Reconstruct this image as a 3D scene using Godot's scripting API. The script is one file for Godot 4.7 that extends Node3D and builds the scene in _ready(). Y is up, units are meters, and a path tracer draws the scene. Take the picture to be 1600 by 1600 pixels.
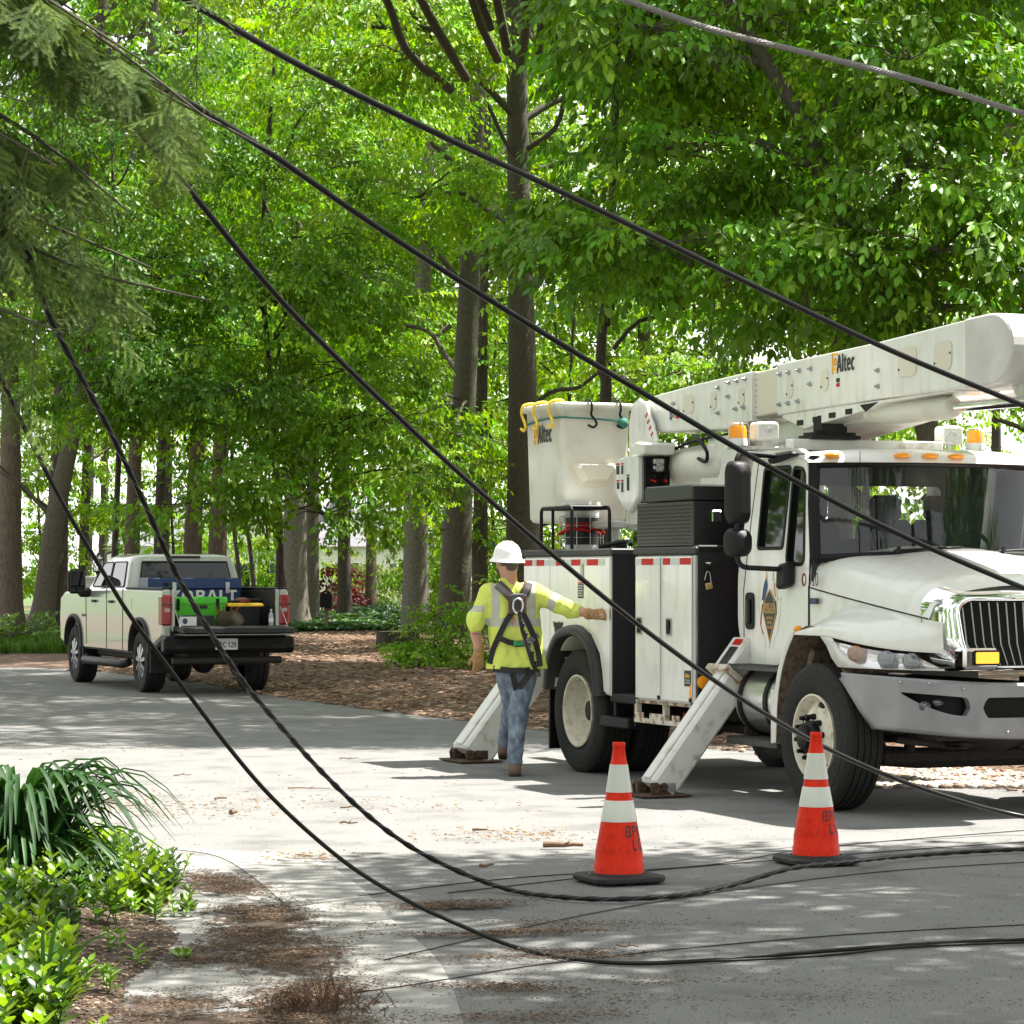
extends Node3D
# ---------------------------------------------------------------- mesh building
class B:
	var st := SurfaceTool.new()
	var xf := Transform3D()
	var grp := 0
	var n := 0
	var flip := false
	func _init():
		st.begin(Mesh.PRIMITIVE_TRIANGLES)
	func put(p: Vector3, uv := Vector2.ZERO):
		st.set_uv(uv)
		st.add_vertex(xf * p)
	func flat(): st.set_smooth_group(-1)
	func smooth():
		grp += 1
		st.set_smooth_group(grp)
	# corners counter-clockwise seen from outside
	func tri(a: Vector3, b: Vector3, c: Vector3, ua := Vector2.ZERO, ub := Vector2.ZERO, uc := Vector2.ZERO):
		n += 1
		if flip:
			put(a, ua); put(b, ub); put(c, uc)
		else:
			put(a, ua); put(c, uc); put(b, ub)
	func quad(a: Vector3, b: Vector3, c: Vector3, d: Vector3):
		tri(a, b, c, Vector2(0, 0), Vector2(1, 0), Vector2(1, 1))
		tri(a, c, d, Vector2(0, 0), Vector2(1, 1), Vector2(0, 1))
	func box(c: Vector3, s: Vector3, bev := 0.0, bas := Basis()):
		var old := xf
		xf = xf * Transform3D(bas, c)
		var h := s * 0.5
		bev = minf(bev, minf(h.x, minf(h.y, h.z)) * 0.9)
		flat()
		var ax := [Vector3.RIGHT, Vector3.UP, Vector3.BACK]
		for i in 3:
			var u: Vector3 = ax[(i + 1) % 3]; var w: Vector3 = ax[(i + 2) % 3]; var nn: Vector3 = ax[i]
			var hu: float = h[(i + 1) % 3] - bev; var hw: float = h[(i + 2) % 3] - bev
			for sg in [1.0, -1.0]:
				var o: Vector3 = nn * h[i] * sg
				var a := o - u * hu - w * hw; var b := o + u * hu - w * hw; var c2 := o + u * hu + w * hw; var d := o - u * hu + w * hw
				if sg > 0: quad(a, b, c2, d)
				else: quad(a, d, c2, b)
		if bev > 0.0:
			for i in 3:
				var u: Vector3 = ax[(i + 1) % 3]; var w: Vector3 = ax[(i + 2) % 3]; var t: Vector3 = ax[i]
				var hu: float = h[(i + 1) % 3]; var hw: float = h[(i + 2) % 3]; var ht: float = h[i] - bev
				for su in [1.0, -1.0]:
					for sw in [1.0, -1.0]:
						var p: Vector3 = u * su * hu + w * sw * (hw - bev); var q: Vector3 = u * su * (hu - bev) + w * sw * hw
						if su * sw > 0: quad(p - t * ht, q - t * ht, q + t * ht, p + t * ht)
						else: quad(q - t * ht, p - t * ht, p + t * ht, q + t * ht)
			for sx in [1.0, -1.0]:
				for sy in [1.0, -1.0]:
					for sz in [1.0, -1.0]:
						var a := Vector3(sx * h.x, sy * (h.y - bev), sz * (h.z - bev)); var b := Vector3(sx * (h.x - bev), sy * h.y, sz * (h.z - bev)); var d := Vector3(sx * (h.x - bev), sy * (h.y - bev), sz * h.z)
						if sx * sy * sz > 0: tri(a, b, d)
						else: tri(a, d, b)
		xf = old
	# polygon in x,y extruded along z from z0 to z1 (z1 > z0)
	func prism(poly: PackedVector2Array, z0: float, z1: float, bev := 0.0, sm := false):
		if area(poly) < 0: poly.reverse()
		var idx := Geometry2D.triangulate_polygon(poly)
		var inn := poly if bev <= 0.0 else inset(poly, bev)
		flat()
		for k in range(0, idx.size(), 3):
			var a := inn[idx[k]]; var b := inn[idx[k + 1]]; var c := inn[idx[k + 2]]
			if (b - a).cross(c - a) < 0:
				var t := b; b = c; c = t
			tri(Vector3(a.x, a.y, z1), Vector3(b.x, b.y, z1), Vector3(c.x, c.y, z1), a, b, c)
			tri(Vector3(a.x, a.y, z0), Vector3(c.x, c.y, z0), Vector3(b.x, b.y, z0), a, c, b)
		if sm: smooth()
		var m := poly.size()
		for i in m:
			var a := poly[i]; var b := poly[(i + 1) % m]; var ai := inn[i]; var bi := inn[(i + 1) % m]
			var zb := z1 - bev; var za := z0 + bev
			quad(Vector3(a.x, a.y, za), Vector3(b.x, b.y, za), Vector3(b.x, b.y, zb), Vector3(a.x, a.y, zb))
			if bev > 0.0:
				quad(Vector3(a.x, a.y, zb), Vector3(b.x, b.y, zb), Vector3(bi.x, bi.y, z1), Vector3(ai.x, ai.y, z1))
				quad(Vector3(ai.x, ai.y, z0), Vector3(bi.x, bi.y, z0), Vector3(b.x, b.y, za), Vector3(a.x, a.y, za))
	static func area(p: PackedVector2Array) -> float:
		var s := 0.0
		for i in p.size(): s += p[i].cross(p[(i + 1) % p.size()])
		return s * 0.5
	static func inset(p: PackedVector2Array, d: float) -> PackedVector2Array:
		var o := PackedVector2Array()
		var m := p.size()
		for i in m:
			var e1 := (p[i] - p[(i + m - 1) % m]).normalized(); var e2 := (p[(i + 1) % m] - p[i]).normalized()
			var n1 := Vector2(-e1.y, e1.x); var n2 := Vector2(-e2.y, e2.x)
			var b := n1 + n2
			if b.length() < 0.2: o.append(p[i] + n1 * d)
			else: o.append(p[i] + b / maxf(b.length_squared() * 0.5, 0.35) * d)
		return o
	# rings of equal length; closed: each ring is a loop, counter-clockwise seen from the far end
	func loft(rings: Array, closed := true, caps := true, sm := true):
		if sm: smooth()
		else: flat()
		for k in rings.size() - 1:
			var a: PackedVector3Array = rings[k]; var b: PackedVector3Array = rings[k + 1]
			var m := a.size()
			for i in (m if closed else m - 1):
				var j := (i + 1) % m
				var u0 := float(i) / m; var u1 := float(i + 1) / m; var v0 := float(k) / rings.size(); var v1 := float(k + 1) / rings.size()
				tri(a[i], a[j], b[j], Vector2(u0, v0), Vector2(u1, v0), Vector2(u1, v1))
				tri(a[i], b[j], b[i], Vector2(u0, v0), Vector2(u1, v1), Vector2(u0, v1))
		if caps and closed:
			flat()
			for e in 2:
				var r: PackedVector3Array = rings[0] if e == 0 else rings[rings.size() - 1]
				var c := Vector3.ZERO
				for q in r: c += q
				c /= r.size()
				for i in r.size():
					var j := (i + 1) % r.size()
					if e == 1: tri(c, r[i], r[j])
					else: tri(c, r[j], r[i])
	func tube(pts: PackedVector3Array, rad, sides := 8, caps := true):
		var rings := []
		var m := pts.size()
		var up := Vector3.UP
		for i in m:
			var t := (pts[mini(i + 1, m - 1)] - pts[maxi(i - 1, 0)]).normalized()
			if i == 0:
				up = Vector3.UP if absf(t.y) < 0.9 else Vector3.RIGHT
			var s := t.cross(up).normalized()
			up = s.cross(t).normalized()
			var r: float = rad if (rad is float or rad is int) else rad[i]
			var ring := PackedVector3Array()
			for k in sides:
				var a := -TAU * k / sides
				ring.append(pts[i] + (s * cos(a) + up * sin(a)) * r)
			ring.reverse()
			rings.append(ring)
		loft(rings, true, caps)
	func rod(a: Vector3, b: Vector3, r: float, sides := 8): tube(PackedVector3Array([a, b]), r, sides)
	# profile: Vector2(radius, y) from bottom to top, turned about y
	func lathe(prof: PackedVector2Array, segs := 24, bas := Basis(), org := Vector3.ZERO, crease := 35.0):
		var old := xf
		xf = xf * Transform3D(bas, org)
		smooth()
		for k in prof.size() - 1:
			if k > 0:
				var d1 := (prof[k] - prof[k - 1]).normalized(); var d2 := (prof[k + 1] - prof[k]).normalized()
				if rad_to_deg(absf(d1.angle_to(d2))) > crease: smooth()
			for i in segs:
				var a0 := TAU * i / segs; var a1 := TAU * (i + 1) / segs
				var p := prof[k]; var q := prof[k + 1]
				var A := Vector3(p.x * cos(a0), p.y, -p.x * sin(a0)); var Bq := Vector3(p.x * cos(a1), p.y, -p.x * sin(a1))
				var C := Vector3(q.x * cos(a1), q.y, -q.x * sin(a1)); var D := Vector3(q.x * cos(a0), q.y, -q.x * sin(a0))
				if p.x > 1e-5: tri(A, Bq, C)
				if q.x > 1e-5: tri(A, C, D)
		xf = old
	func ball(c: Vector3, r: Vector3, segs := 12, bas := Basis()):
		var pr := PackedVector2Array()
		for k in segs / 2 + 1:
			var a := -PI / 2 + PI * k / (segs / 2)
			pr.append(Vector2(maxf(cos(a), 0.0), sin(a)))
		lathe(pr, segs, bas * Basis.from_scale(r), c, 180.0)
	# rows of points, smooth
	func sheet(rows: Array, sm := true): loft(rows, false, false, sm)

func V(x, y, z) -> Vector3: return Vector3(x, y, z)
func P2(a: Array) -> PackedVector2Array:
	var p := PackedVector2Array()
	for k in range(0, a.size(), 2): p.append(Vector2(a[k], a[k + 1]))
	return p
func P3(a: Array) -> PackedVector3Array:
	var p := PackedVector3Array()
	for k in range(0, a.size(), 3): p.append(Vector3(a[k], a[k + 1], a[k + 2]))
	return p
func rrect(cx: float, cy: float, w: float, h: float, r: float, n := 4) -> PackedVector2Array:
	return rounded(P2([cx - w / 2, cy - h / 2, cx + w / 2, cy - h / 2, cx + w / 2, cy + h / 2, cx - w / 2, cy + h / 2]), r, n)
func rounded(p: PackedVector2Array, r, n := 4) -> PackedVector2Array:
	var o := PackedVector2Array()
	var m := p.size()
	for i in m:
		var rr: float = r if (r is float or r is int) else r[i]
		var a := p[(i + m - 1) % m]; var c := p[(i + 1) % m]; var b := p[i]
		if rr <= 0.0:
			o.append(b)
			continue
		var l: float = minf(rr, minf((a - b).length(), (c - b).length()) * 0.49)
		var s := b + (a - b).normalized() * l; var e := b + (c - b).normalized() * l
		for k in n + 1:
			var t := float(k) / n
			o.append(s.lerp(b, t).lerp(b.lerp(e, t), t))
	return o
func circ(cx: float, cy: float, rx: float, ry: float, n := 20) -> PackedVector2Array:
	var o := PackedVector2Array()
	for k in n: o.append(Vector2(cx + rx * cos(TAU * k / n), cy + ry * sin(TAU * k / n)))
	return o
# cuts holes into a polygon by a hair-wide slit to the nearest corner
func holed(outer: PackedVector2Array, holes: Array) -> PackedVector2Array:
	var o := outer.duplicate()
	if B.area(o) < 0: o.reverse()
	for hq in holes:
		var h: PackedVector2Array = hq.duplicate()
		if B.area(h) > 0: h.reverse()
		var best := 1e9; var bi := 0; var bj := 0
		for i in o.size():
			for j in h.size():
				var d := o[i].distance_squared_to(h[j])
				if d < best: best = d; bi = i; bj = j
		var q := PackedVector2Array()
		var dir := (h[bj] - o[bi]).normalized(); var side := Vector2(dir.y, -dir.x) * 0.0003
		for i in bi + 1: q.append(o[i])
		for k in h.size(): q.append(h[(bj + k) % h.size()])
		q.append(h[bj] + side)
		q.append(o[bi] + side)
		for i in range(bi + 1, o.size()): q.append(o[i])
		o = q
	return o
func spline(p: PackedVector3Array, per := 8) -> PackedVector3Array:
	var o := PackedVector3Array()
	var m := p.size()
	for i in m - 1:
		var a := p[maxi(i - 1, 0)]; var d := p[mini(i + 2, m - 1)]
		for k in per: o.append(p[i].cubic_interpolate(p[i + 1], a, d, float(k) / per))
	o.append(p[m - 1])
	return o

# ---------------------------------------------------------------- naming
var taken := {}
func numbered(nm: String) -> String:
	if not taken.has(nm):
		taken[nm] = 0
		return nm
	taken[nm] += 1
	return "%s_%03d" % [nm, taken[nm]]
func tag(o: Node, label := "", category := "", group := "", kind := "") -> Node:
	if label: o.set_meta("label", label)
	if category: o.set_meta("category", category)
	if group: o.set_meta("group", group)
	if kind: o.set_meta("kind", kind)
	return o
func thing(nm: String, label: String, category: String, at := Vector3.ZERO, turn := 0.0, group := "") -> Node3D:
	var o := Node3D.new()
	o.name = numbered(nm)
	add_child(o)
	o.position = at
	o.rotation.y = turn
	tag(o, label, category, group)
	return o
func obj(nm: String, b: B, m: Material, parent: Node = null, kind := "") -> MeshInstance3D:
	b.st.generate_normals()
	b.st.index()
	return inst(nm, b.st.commit(), m, parent, kind)
func inst(nm: String, me: Mesh, m: Material, parent: Node = null, kind := "") -> MeshInstance3D:
	var o := MeshInstance3D.new()
	o.mesh = me
	o.material_override = m
	if parent == null:
		o.name = numbered(nm)
		add_child(o)
	else:
		o.name = nm
		parent.add_child(o, true)
	if kind: o.set_meta("kind", kind)
	return o
func many(nm: String, me: Mesh, m: Material, xfs: Array, cols: Array, parent: Node = null) -> MultiMeshInstance3D:
	var mm := MultiMesh.new()
	mm.transform_format = MultiMesh.TRANSFORM_3D
	mm.use_colors = cols.size() > 0
	mm.mesh = me
	mm.instance_count = xfs.size()
	for i in xfs.size():
		mm.set_instance_transform(i, xfs[i])
		if cols.size() > 0: mm.set_instance_color(i, cols[i])
	var o := MultiMeshInstance3D.new()
	o.multimesh = mm
	o.material_override = m
	o.set_meta("kind", "stuff")
	if parent == null:
		o.name = numbered(nm)
		add_child(o)
	else:
		o.name = nm
		parent.add_child(o, true)
	return o
func lettering(text: String, size: float, m: Material, parent: Node, xf: Transform3D, bold := false, font := "Droid Sans", wide := 1.0, nm := "lettering") -> MeshInstance3D:
	var t := TextMesh.new()
	var f := SystemFont.new()
	f.font_names = PackedStringArray([font])
	if bold: f.font_weight = 700
	t.font = f
	t.text = text
	t.font_size = 48
	t.pixel_size = size / 48.0
	t.depth = 0.002
	t.curve_step = 1.0
	var o := inst(nm, t, m, parent)
	o.transform = xf * Transform3D(Basis.from_scale(Vector3(wide, 1, 1)), Vector3.ZERO)
	return o

# ---------------------------------------------------------------- materials
func lin(r: float, g: float, b: float) -> Color: return Color(r, g, b).linear_to_srgb()
func mat(r: float, g: float, b: float, rough := 0.6, metal := 0.0, spec := 0.5) -> StandardMaterial3D:
	var m := StandardMaterial3D.new()
	m.albedo_color = lin(r, g, b)
	m.roughness = rough
	m.metallic = metal
	m.metallic_specular = spec
	return m
func noise_tex(seed_: int, freq: float, ramp: Array, size := 512, oct := 5, kind := FastNoiseLite.TYPE_SIMPLEX_SMOOTH, as_normal := false, bump := 4.0) -> NoiseTexture2D:
	var nz := FastNoiseLite.new()
	nz.seed = seed_
	nz.frequency = freq
	nz.noise_type = kind
	nz.fractal_octaves = oct
	var t := NoiseTexture2D.new()
	t.width = size
	t.height = size
	t.seamless = true
	t.noise = nz
	t.as_normal_map = as_normal
	t.bump_strength = bump
	if ramp.size() > 0:
		var gr := Gradient.new()
		var offs := PackedFloat32Array()
		var cs := PackedColorArray()
		for k in ramp:
			offs.append(k[0])
			cs.append(lin(k[1], k[2], k[3]))
		gr.offsets = offs
		gr.colors = cs
		t.color_ramp = gr
	return t
func textured(tex: Texture2D, scale: Vector3, rough := 0.8, world := true) -> StandardMaterial3D:
	var m := StandardMaterial3D.new()
	m.albedo_texture = tex
	m.uv1_triplanar = true
	m.uv1_world_triplanar = world
	m.uv1_scale = scale
	m.roughness = rough
	return m
func grey(seed_: int, freq: float, size := 512, oct := 5, kind := FastNoiseLite.TYPE_SIMPLEX_SMOOTH) -> NoiseTexture2D:
	return noise_tex(seed_, freq, [[0.0, 0, 0, 0], [1.0, 1, 1, 1]], size, oct, kind)
func relief(m: StandardMaterial3D, tex: Texture2D, cm: float) -> StandardMaterial3D:
	m.heightmap_enabled = true
	m.heightmap_texture = tex
	m.heightmap_scale = cm
	return m
func paint(r: float, g: float, b: float, rough := 0.28, coat := 0.6) -> StandardMaterial3D:
	var m := mat(r, g, b, rough)
	m.clearcoat_enabled = coat > 0.0
	m.clearcoat = coat
	m.clearcoat_roughness = 0.04
	return m
func glass(alpha := 0.12, r := 0.6, g := 0.7, b := 0.65) -> StandardMaterial3D:
	var m := mat(r, g, b, 0.02)
	m.albedo_color.a = alpha
	m.transparency = BaseMaterial3D.TRANSPARENCY_ALPHA
	return m
# colour comes from each copy; light passes through
func leafy(rough := 0.42, through := 1.0, tr := 1.0, tg := 1.0, tb := 0.4) -> StandardMaterial3D:
	var m := mat(1, 1, 1, rough)
	m.vertex_color_use_as_albedo = true
	m.backlight_enabled = true
	m.backlight = lin(tr * through, tg * through, tb * through)
	return m

var M := {}
var rng := RandomNumberGenerator.new()
func rr(a: float, b: float) -> float: return rng.randf_range(a, b)
func gnd(px: float, py: float, h := 0.0) -> Vector3:
	# a point on the ground where the photograph shows it: camera 1.6 m up, horizon at 900 of 1600
	var d := 4400.0 * (1.6 - h) / (py - 900.0)
	return Vector3((px - 800.0) / 4400.0 * d, h, -d)
func at(px: float, py: float, d: float) -> Vector3:
	return Vector3((px - 800.0) / 4400.0 * d, 1.6 - (py - 900.0) / 4400.0 * d, -d)

func make_materials():
	M.white = textured(noise_tex(10, 0.012, [[0.0, 0.56, 0.55, 0.48], [0.3, 0.665, 0.665, 0.615], [0.6, 0.705, 0.71, 0.67], [1.0, 0.72, 0.725, 0.69]], 512, 5), Vector3(1.1, 0.35, 1.1), 0.3, false)
	M.white.clearcoat_enabled = true
	M.white.clearcoat = 0.6
	M.white.clearcoat_roughness = 0.05
	M.white_worn = textured(noise_tex(11, 0.012, [[0.0, 0.30, 0.19, 0.10], [0.2, 0.5, 0.47, 0.42], [0.36, 0.64, 0.635, 0.61], [1.0, 0.70, 0.70, 0.68]]), Vector3(0.7, 0.7, 0.7), 0.5, false)
	M.fiberglass = textured(noise_tex(12, 0.008, [[0.0, 0.50, 0.48, 0.38], [0.4, 0.62, 0.615, 0.54], [1.0, 0.68, 0.68, 0.62]]), Vector3(0.5, 0.5, 0.5), 0.4, false)
	M.cover = mat(0.62, 0.59, 0.48, 0.5)
	M.black = mat(0.005, 0.005, 0.0052, 0.5, 0.0, 0.35)
	M.black_coat = textured(noise_tex(13, 0.02, [[0.0, 0.004, 0.004, 0.005], [0.6, 0.006, 0.006, 0.007], [1.0, 0.014, 0.014, 0.015]]), Vector3(2, 2, 2), 0.7, false)
	relief(M.black_coat, grey(14, 0.15, 256), 0.06)
	M.rubber = textured(noise_tex(15, 0.02, [[0.0, 0.006, 0.006, 0.006], [0.55, 0.010, 0.010, 0.009], [1.0, 0.03, 0.027, 0.024]]), Vector3(2, 2, 2), 0.85, false)
	M.plastic = mat(0.008, 0.008, 0.009, 0.55, 0.0, 0.4)
	relief(M.plastic, grey(16, 0.3, 256, 2), 0.02)
	M.trim = mat(0.028, 0.029, 0.027, 0.6)
	M.rust = textured(noise_tex(17, 0.02, [[0.0, 0.09, 0.03, 0.012], [0.4, 0.20, 0.085, 0.035], [0.5, 0.42, 0.31, 0.2], [0.6, 0.62, 0.59, 0.52], [1.0, 0.66, 0.65, 0.6]]), Vector3(3, 3, 3), 0.8, false)
	M.dirty = textured(noise_tex(18, 0.03, [[0.0, 0.05, 0.035, 0.025], [0.5, 0.17, 0.125, 0.09], [1.0, 0.26, 0.2, 0.155]]), Vector3(1.2, 1.2, 1.2), 0.9, false)
	M.chassis = textured(noise_tex(19, 0.03, [[0.0, 0.012, 0.011, 0.01], [0.6, 0.03, 0.026, 0.022], [1.0, 0.09, 0.065, 0.045]]), Vector3(2, 2, 2), 0.8, false)
	M.chrome = mat(0.85, 0.86, 0.88, 0.04, 1.0)
	M.alu = textured(noise_tex(20, 0.01, [[0.0, 0.5, 0.5, 0.49], [1.0, 0.68, 0.67, 0.65]]), Vector3(0.3, 6, 6), 0.32, false)
	M.alu.metallic = 0.95
	M.steel = mat(0.45, 0.45, 0.46, 0.3, 1.0)
	M.bumper = textured(noise_tex(21, 0.006, [[0.0, 0.19, 0.19, 0.2], [0.5, 0.25, 0.25, 0.265], [1.0, 0.29, 0.29, 0.305]]), Vector3(0.8, 0.8, 0.8), 0.38, false)
	M.bumper.metallic = 0.35
	M.red = mat(0.45, 0.014, 0.010, 0.5, 0.0, 0.3)
	M.silver_tape = mat(0.5, 0.53, 0.5, 0.4)
	M.amber = mat(0.9, 0.32, 0.01, 0.2)
	M.amber_lit = mat(1.0, 0.42, 0.05, 0.3)
	M.amber_lit.emission_enabled = true
	M.amber_lit.emission = lin(1.0, 0.36, 0.03)
	M.amber_lit.emission_energy_multiplier = 0.5
	M.clear = glass(0.15, 0.9, 0.9, 0.9)
	M.windscreen = glass(0.22, 0.012, 0.02, 0.02)
	M.tint = mat(0.006, 0.009, 0.007, 0.03)
	M.seat = mat(0.025, 0.026, 0.028, 0.9)
	M.cabin = mat(0.03, 0.03, 0.029, 0.85)
	M.logo_yellow = mat(0.85, 0.42, 0.01, 0.5)
	M.print_black = mat(0.012, 0.012, 0.012, 0.5)
	M.paper = mat(0.75, 0.75, 0.72, 0.6)
	M.tread = textured(noise_tex(22, 0.08, [[0.0, 0.02, 0.02, 0.02], [0.6, 0.05, 0.05, 0.048], [1.0, 0.12, 0.11, 0.1]], 256, 2, FastNoiseLite.TYPE_CELLULAR), Vector3(3, 3, 3), 0.6, false)
	M.diamond = mat(0.008, 0.0085, 0.0085, 0.38, 0.0, 0.5)
	M.fender = mat(0.010, 0.0115, 0.0095, 0.5)
	M.foot = textured(noise_tex(25, 0.03, [[0.0, 0.02, 0.012, 0.008], [0.5, 0.06, 0.035, 0.022], [1.0, 0.2, 0.12, 0.07]]), Vector3(2, 2, 2), 0.9, false)
	M.seal_green = mat(0.035, 0.04, 0.025, 0.5)
	M.seal_cream = mat(0.7, 0.62, 0.5, 0.5)
	M.seal_blue = mat(0.03, 0.06, 0.16, 0.5)
	M.seal_gold = mat(0.6, 0.36, 0.12, 0.5)
	M.maroon = mat(0.16, 0.02, 0.02, 0.5)
	M.lamp_back = mat(0.75, 0.75, 0.76, 0.15, 0.9)
	M.lamp_amber = mat(0.22, 0.07, 0.015, 0.15, 0.5)
	M.lamp_dark = mat(0.12, 0.13, 0.15, 0.1, 0.7)
	M.step_dark = textured(noise_tex(23, 0.05, [[0.0, 0.03, 0.03, 0.03], [1.0, 0.09, 0.09, 0.08]], 256, 3), Vector3(2, 2, 2), 0.6, false)
	M.elbow = textured(noise_tex(24, 0.01, [[0.0, 0.48, 0.47, 0.44], [1.0, 0.62, 0.61, 0.58]], 256, 4), Vector3(1, 1, 1), 0.6, false)
	M.beacon_base = mat(0.6, 0.65, 0.62, 0.3)
	M.hook_yellow = mat(0.75, 0.5, 0.03, 0.5)
	M.rope = mat(0.03, 0.16, 0.12, 0.8)
	M.brass = mat(0.45, 0.32, 0.15, 0.4, 0.6)
	M.seedling = mat(0.17, 0.31, 0.025, 0.4)
	M.leaf_dark = mat(0.04, 0.10, 0.022, 0.3)
	M.strap = mat(0.014, 0.048, 0.010, 0.6, 0.0, 0.3)
	M.strap_light = mat(0.026, 0.08, 0.015, 0.55, 0.0, 0.35)
	for k in ["seedling", "leaf_dark", "strap", "strap_light"]:
		M[k].backlight_enabled = true
	M.seedling.backlight = lin(0.10, 0.2, 0.012)
	M.leaf_dark.backlight = lin(0.03, 0.08, 0.01)
	M.strap.backlight = lin(0.02, 0.06, 0.006)
	M.strap_light.backlight = lin(0.03, 0.08, 0.008)
	M.dead = mat(0.10, 0.05, 0.025, 0.9)
	M.boot = mat(0.16, 0.10, 0.07, 0.8)
	M.label_green = mat(0.03, 0.5, 0.15, 0.6)
	M.ring = mat(0.6, 0.62, 0.65, 0.3, 0.9)
	M.ring_dark = mat(0.08, 0.08, 0.09, 0.4, 0.3)
	M.tail_dark = mat(0.06, 0.005, 0.006, 0.12)
	M.alloy = mat(0.26, 0.27, 0.28, 0.3, 0.8)
	M.bar = mat(0.28, 0.29, 0.28, 0.2, 0.9)
	M.rusty = textured(noise_tex(26, 0.012, [[0.0, 0.14, 0.065, 0.03], [0.32, 0.26, 0.15, 0.085], [0.46, 0.5, 0.45, 0.37], [1.0, 0.64, 0.63, 0.57]], 512, 5), Vector3(1.3, 1.3, 1.3), 0.75, false)

# ---------------------------------------------------------------- vegetation
func leaf(b: B, o: Vector3, dir: Vector3, up: Vector3, l: float, w: float, fold := 0.25, droop := 0.3, jag := false):
	b.smooth()
	var d := dir.normalized(); var s := d.cross(up).normalized(); var u := s.cross(d).normalized()
	var m1 := o + d * l * 0.36 - u * fold * w * 0.5; var m2 := o + d * l * 0.7 - u * (fold * w * 0.5 + droop * l * 0.18)
	var tip := o + d * l * 0.98 - u * droop * l * 0.5
	var l1 := o + d * l * 0.34 + s * w * 0.5; var r1 := o + d * l * 0.34 - s * w * 0.5
	var l2 := o + d * l * 0.68 + s * w * 0.42 - u * droop * l * 0.12; var r2 := o + d * l * 0.68 - s * w * 0.42 - u * droop * l * 0.12
	b.tri(o, m1, l1); b.tri(o, r1, m1)
	b.tri(l1, m1, m2); b.tri(l1, m2, l2)
	b.tri(m1, r1, r2); b.tri(m1, r2, m2)
	b.tri(l2, m2, tip); b.tri(m2, r2, tip)
# a leafy twig along +x, its leaves in two rows
func spray_mesh(seed_: int, length: float, l: float, n: int, spread := 1.0) -> Mesh:
	rng.seed = seed_
	var b := B.new()
	var w := l * 0.5
	var axes := [[Vector3.ZERO, Vector3(1, -0.12, 0), length], [Vector3(length * 0.25, 0, 0), Vector3(0.75, -0.1, 0.6), length * 0.6], [Vector3(length * 0.4, 0, 0), Vector3(0.75, -0.15, -0.62), length * 0.55]]
	for ax in axes:
		var o: Vector3 = ax[0]; var d: Vector3 = ax[1].normalized(); var L: float = ax[2]
		var cnt := int(n * L / length / 2.0) + 1
		b.smooth()
		var s := d.cross(Vector3.UP).normalized()
		var e := o + d * L
		b.tri(o + Vector3(0, 0.004, 0), e, o - s * 0.004); b.tri(o + Vector3(0, 0.004, 0), o + s * 0.004, e)
		for k in cnt:
			var t := (k + rr(0.2, 0.8)) / cnt
			var p := o + d * L * t
			var side := 1.0 if k % 2 == 0 else -1.0
			var ld := (d * rr(0.45, 0.9) + s * side * rr(0.5, 1.0) * spread + Vector3(0, rr(-1.5, -0.1), 0)).normalized()
			var up := Vector3(rr(-0.5, 0.5), 1, rr(-0.5, 0.5))
			var ls := rr(0.55, 1.2)
			leaf(b, p, ld, up, l * ls, w * ls * rr(0.85, 1.15), 0.3, rr(0.1, 0.6))
		leaf(b, e, d + Vector3(0, -0.4, 0), Vector3.UP, l, w)
	b.st.generate_normals()
	b.st.index()
	return b.st.commit()
var sprays := {}
func spray(kind: String, k: int) -> Mesh:
	var key := "%s%d" % [kind, k]
	if not sprays.has(key):
		if kind == "beech": sprays[key] = spray_mesh(100 + k, 0.62, 0.122, 13)
		elif kind == "small": sprays[key] = spray_mesh(200 + k, 0.75, 0.138, 16)
		elif kind == "far": sprays[key] = spray_mesh(300 + k, 0.95, 0.19, 17)
	return sprays[key]
var clump := FastNoiseLite.new()
func bark(seed_: int, a: Color, c: Color, stretch := 0.35, deep := 1.5, sc := 1.3) -> StandardMaterial3D:
	var m := textured(noise_tex(seed_, 0.02, [[0.0, a.r, a.g, a.b], [0.45, (a.r + c.r) / 2, (a.g + c.g) / 2, (a.b + c.b) / 2], [1.0, c.r, c.g, c.b]], 512, 5), Vector3(sc, sc * stretch, sc), 0.9)
	relief(m, grey(seed_ + 1, 0.03, 512, 4), deep)
	return m
class Grown:
	var root: Node3D
	var wood: B
	var tw: B
	var xf := []   # one list per twig variant
	var col := []
	var kind := "small"
	var green := Color(0.10, 0.215, 0.022)
	var at := Vector3.ZERO
	func _init():
		wood = B.new(); tw = B.new()
		for k in 3: xf.append([]); col.append([])
var gap := 0.09
func tree_new(nm: String, label: String, at_: Vector3, kind: String, green: Color, group := "trees of the wood") -> Grown:
	var t := Grown.new()
	t.root = thing(nm, label, "tree", at_, 0.0, group)
	t.kind = kind
	t.green = green
	t.at = at_
	return t
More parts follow.
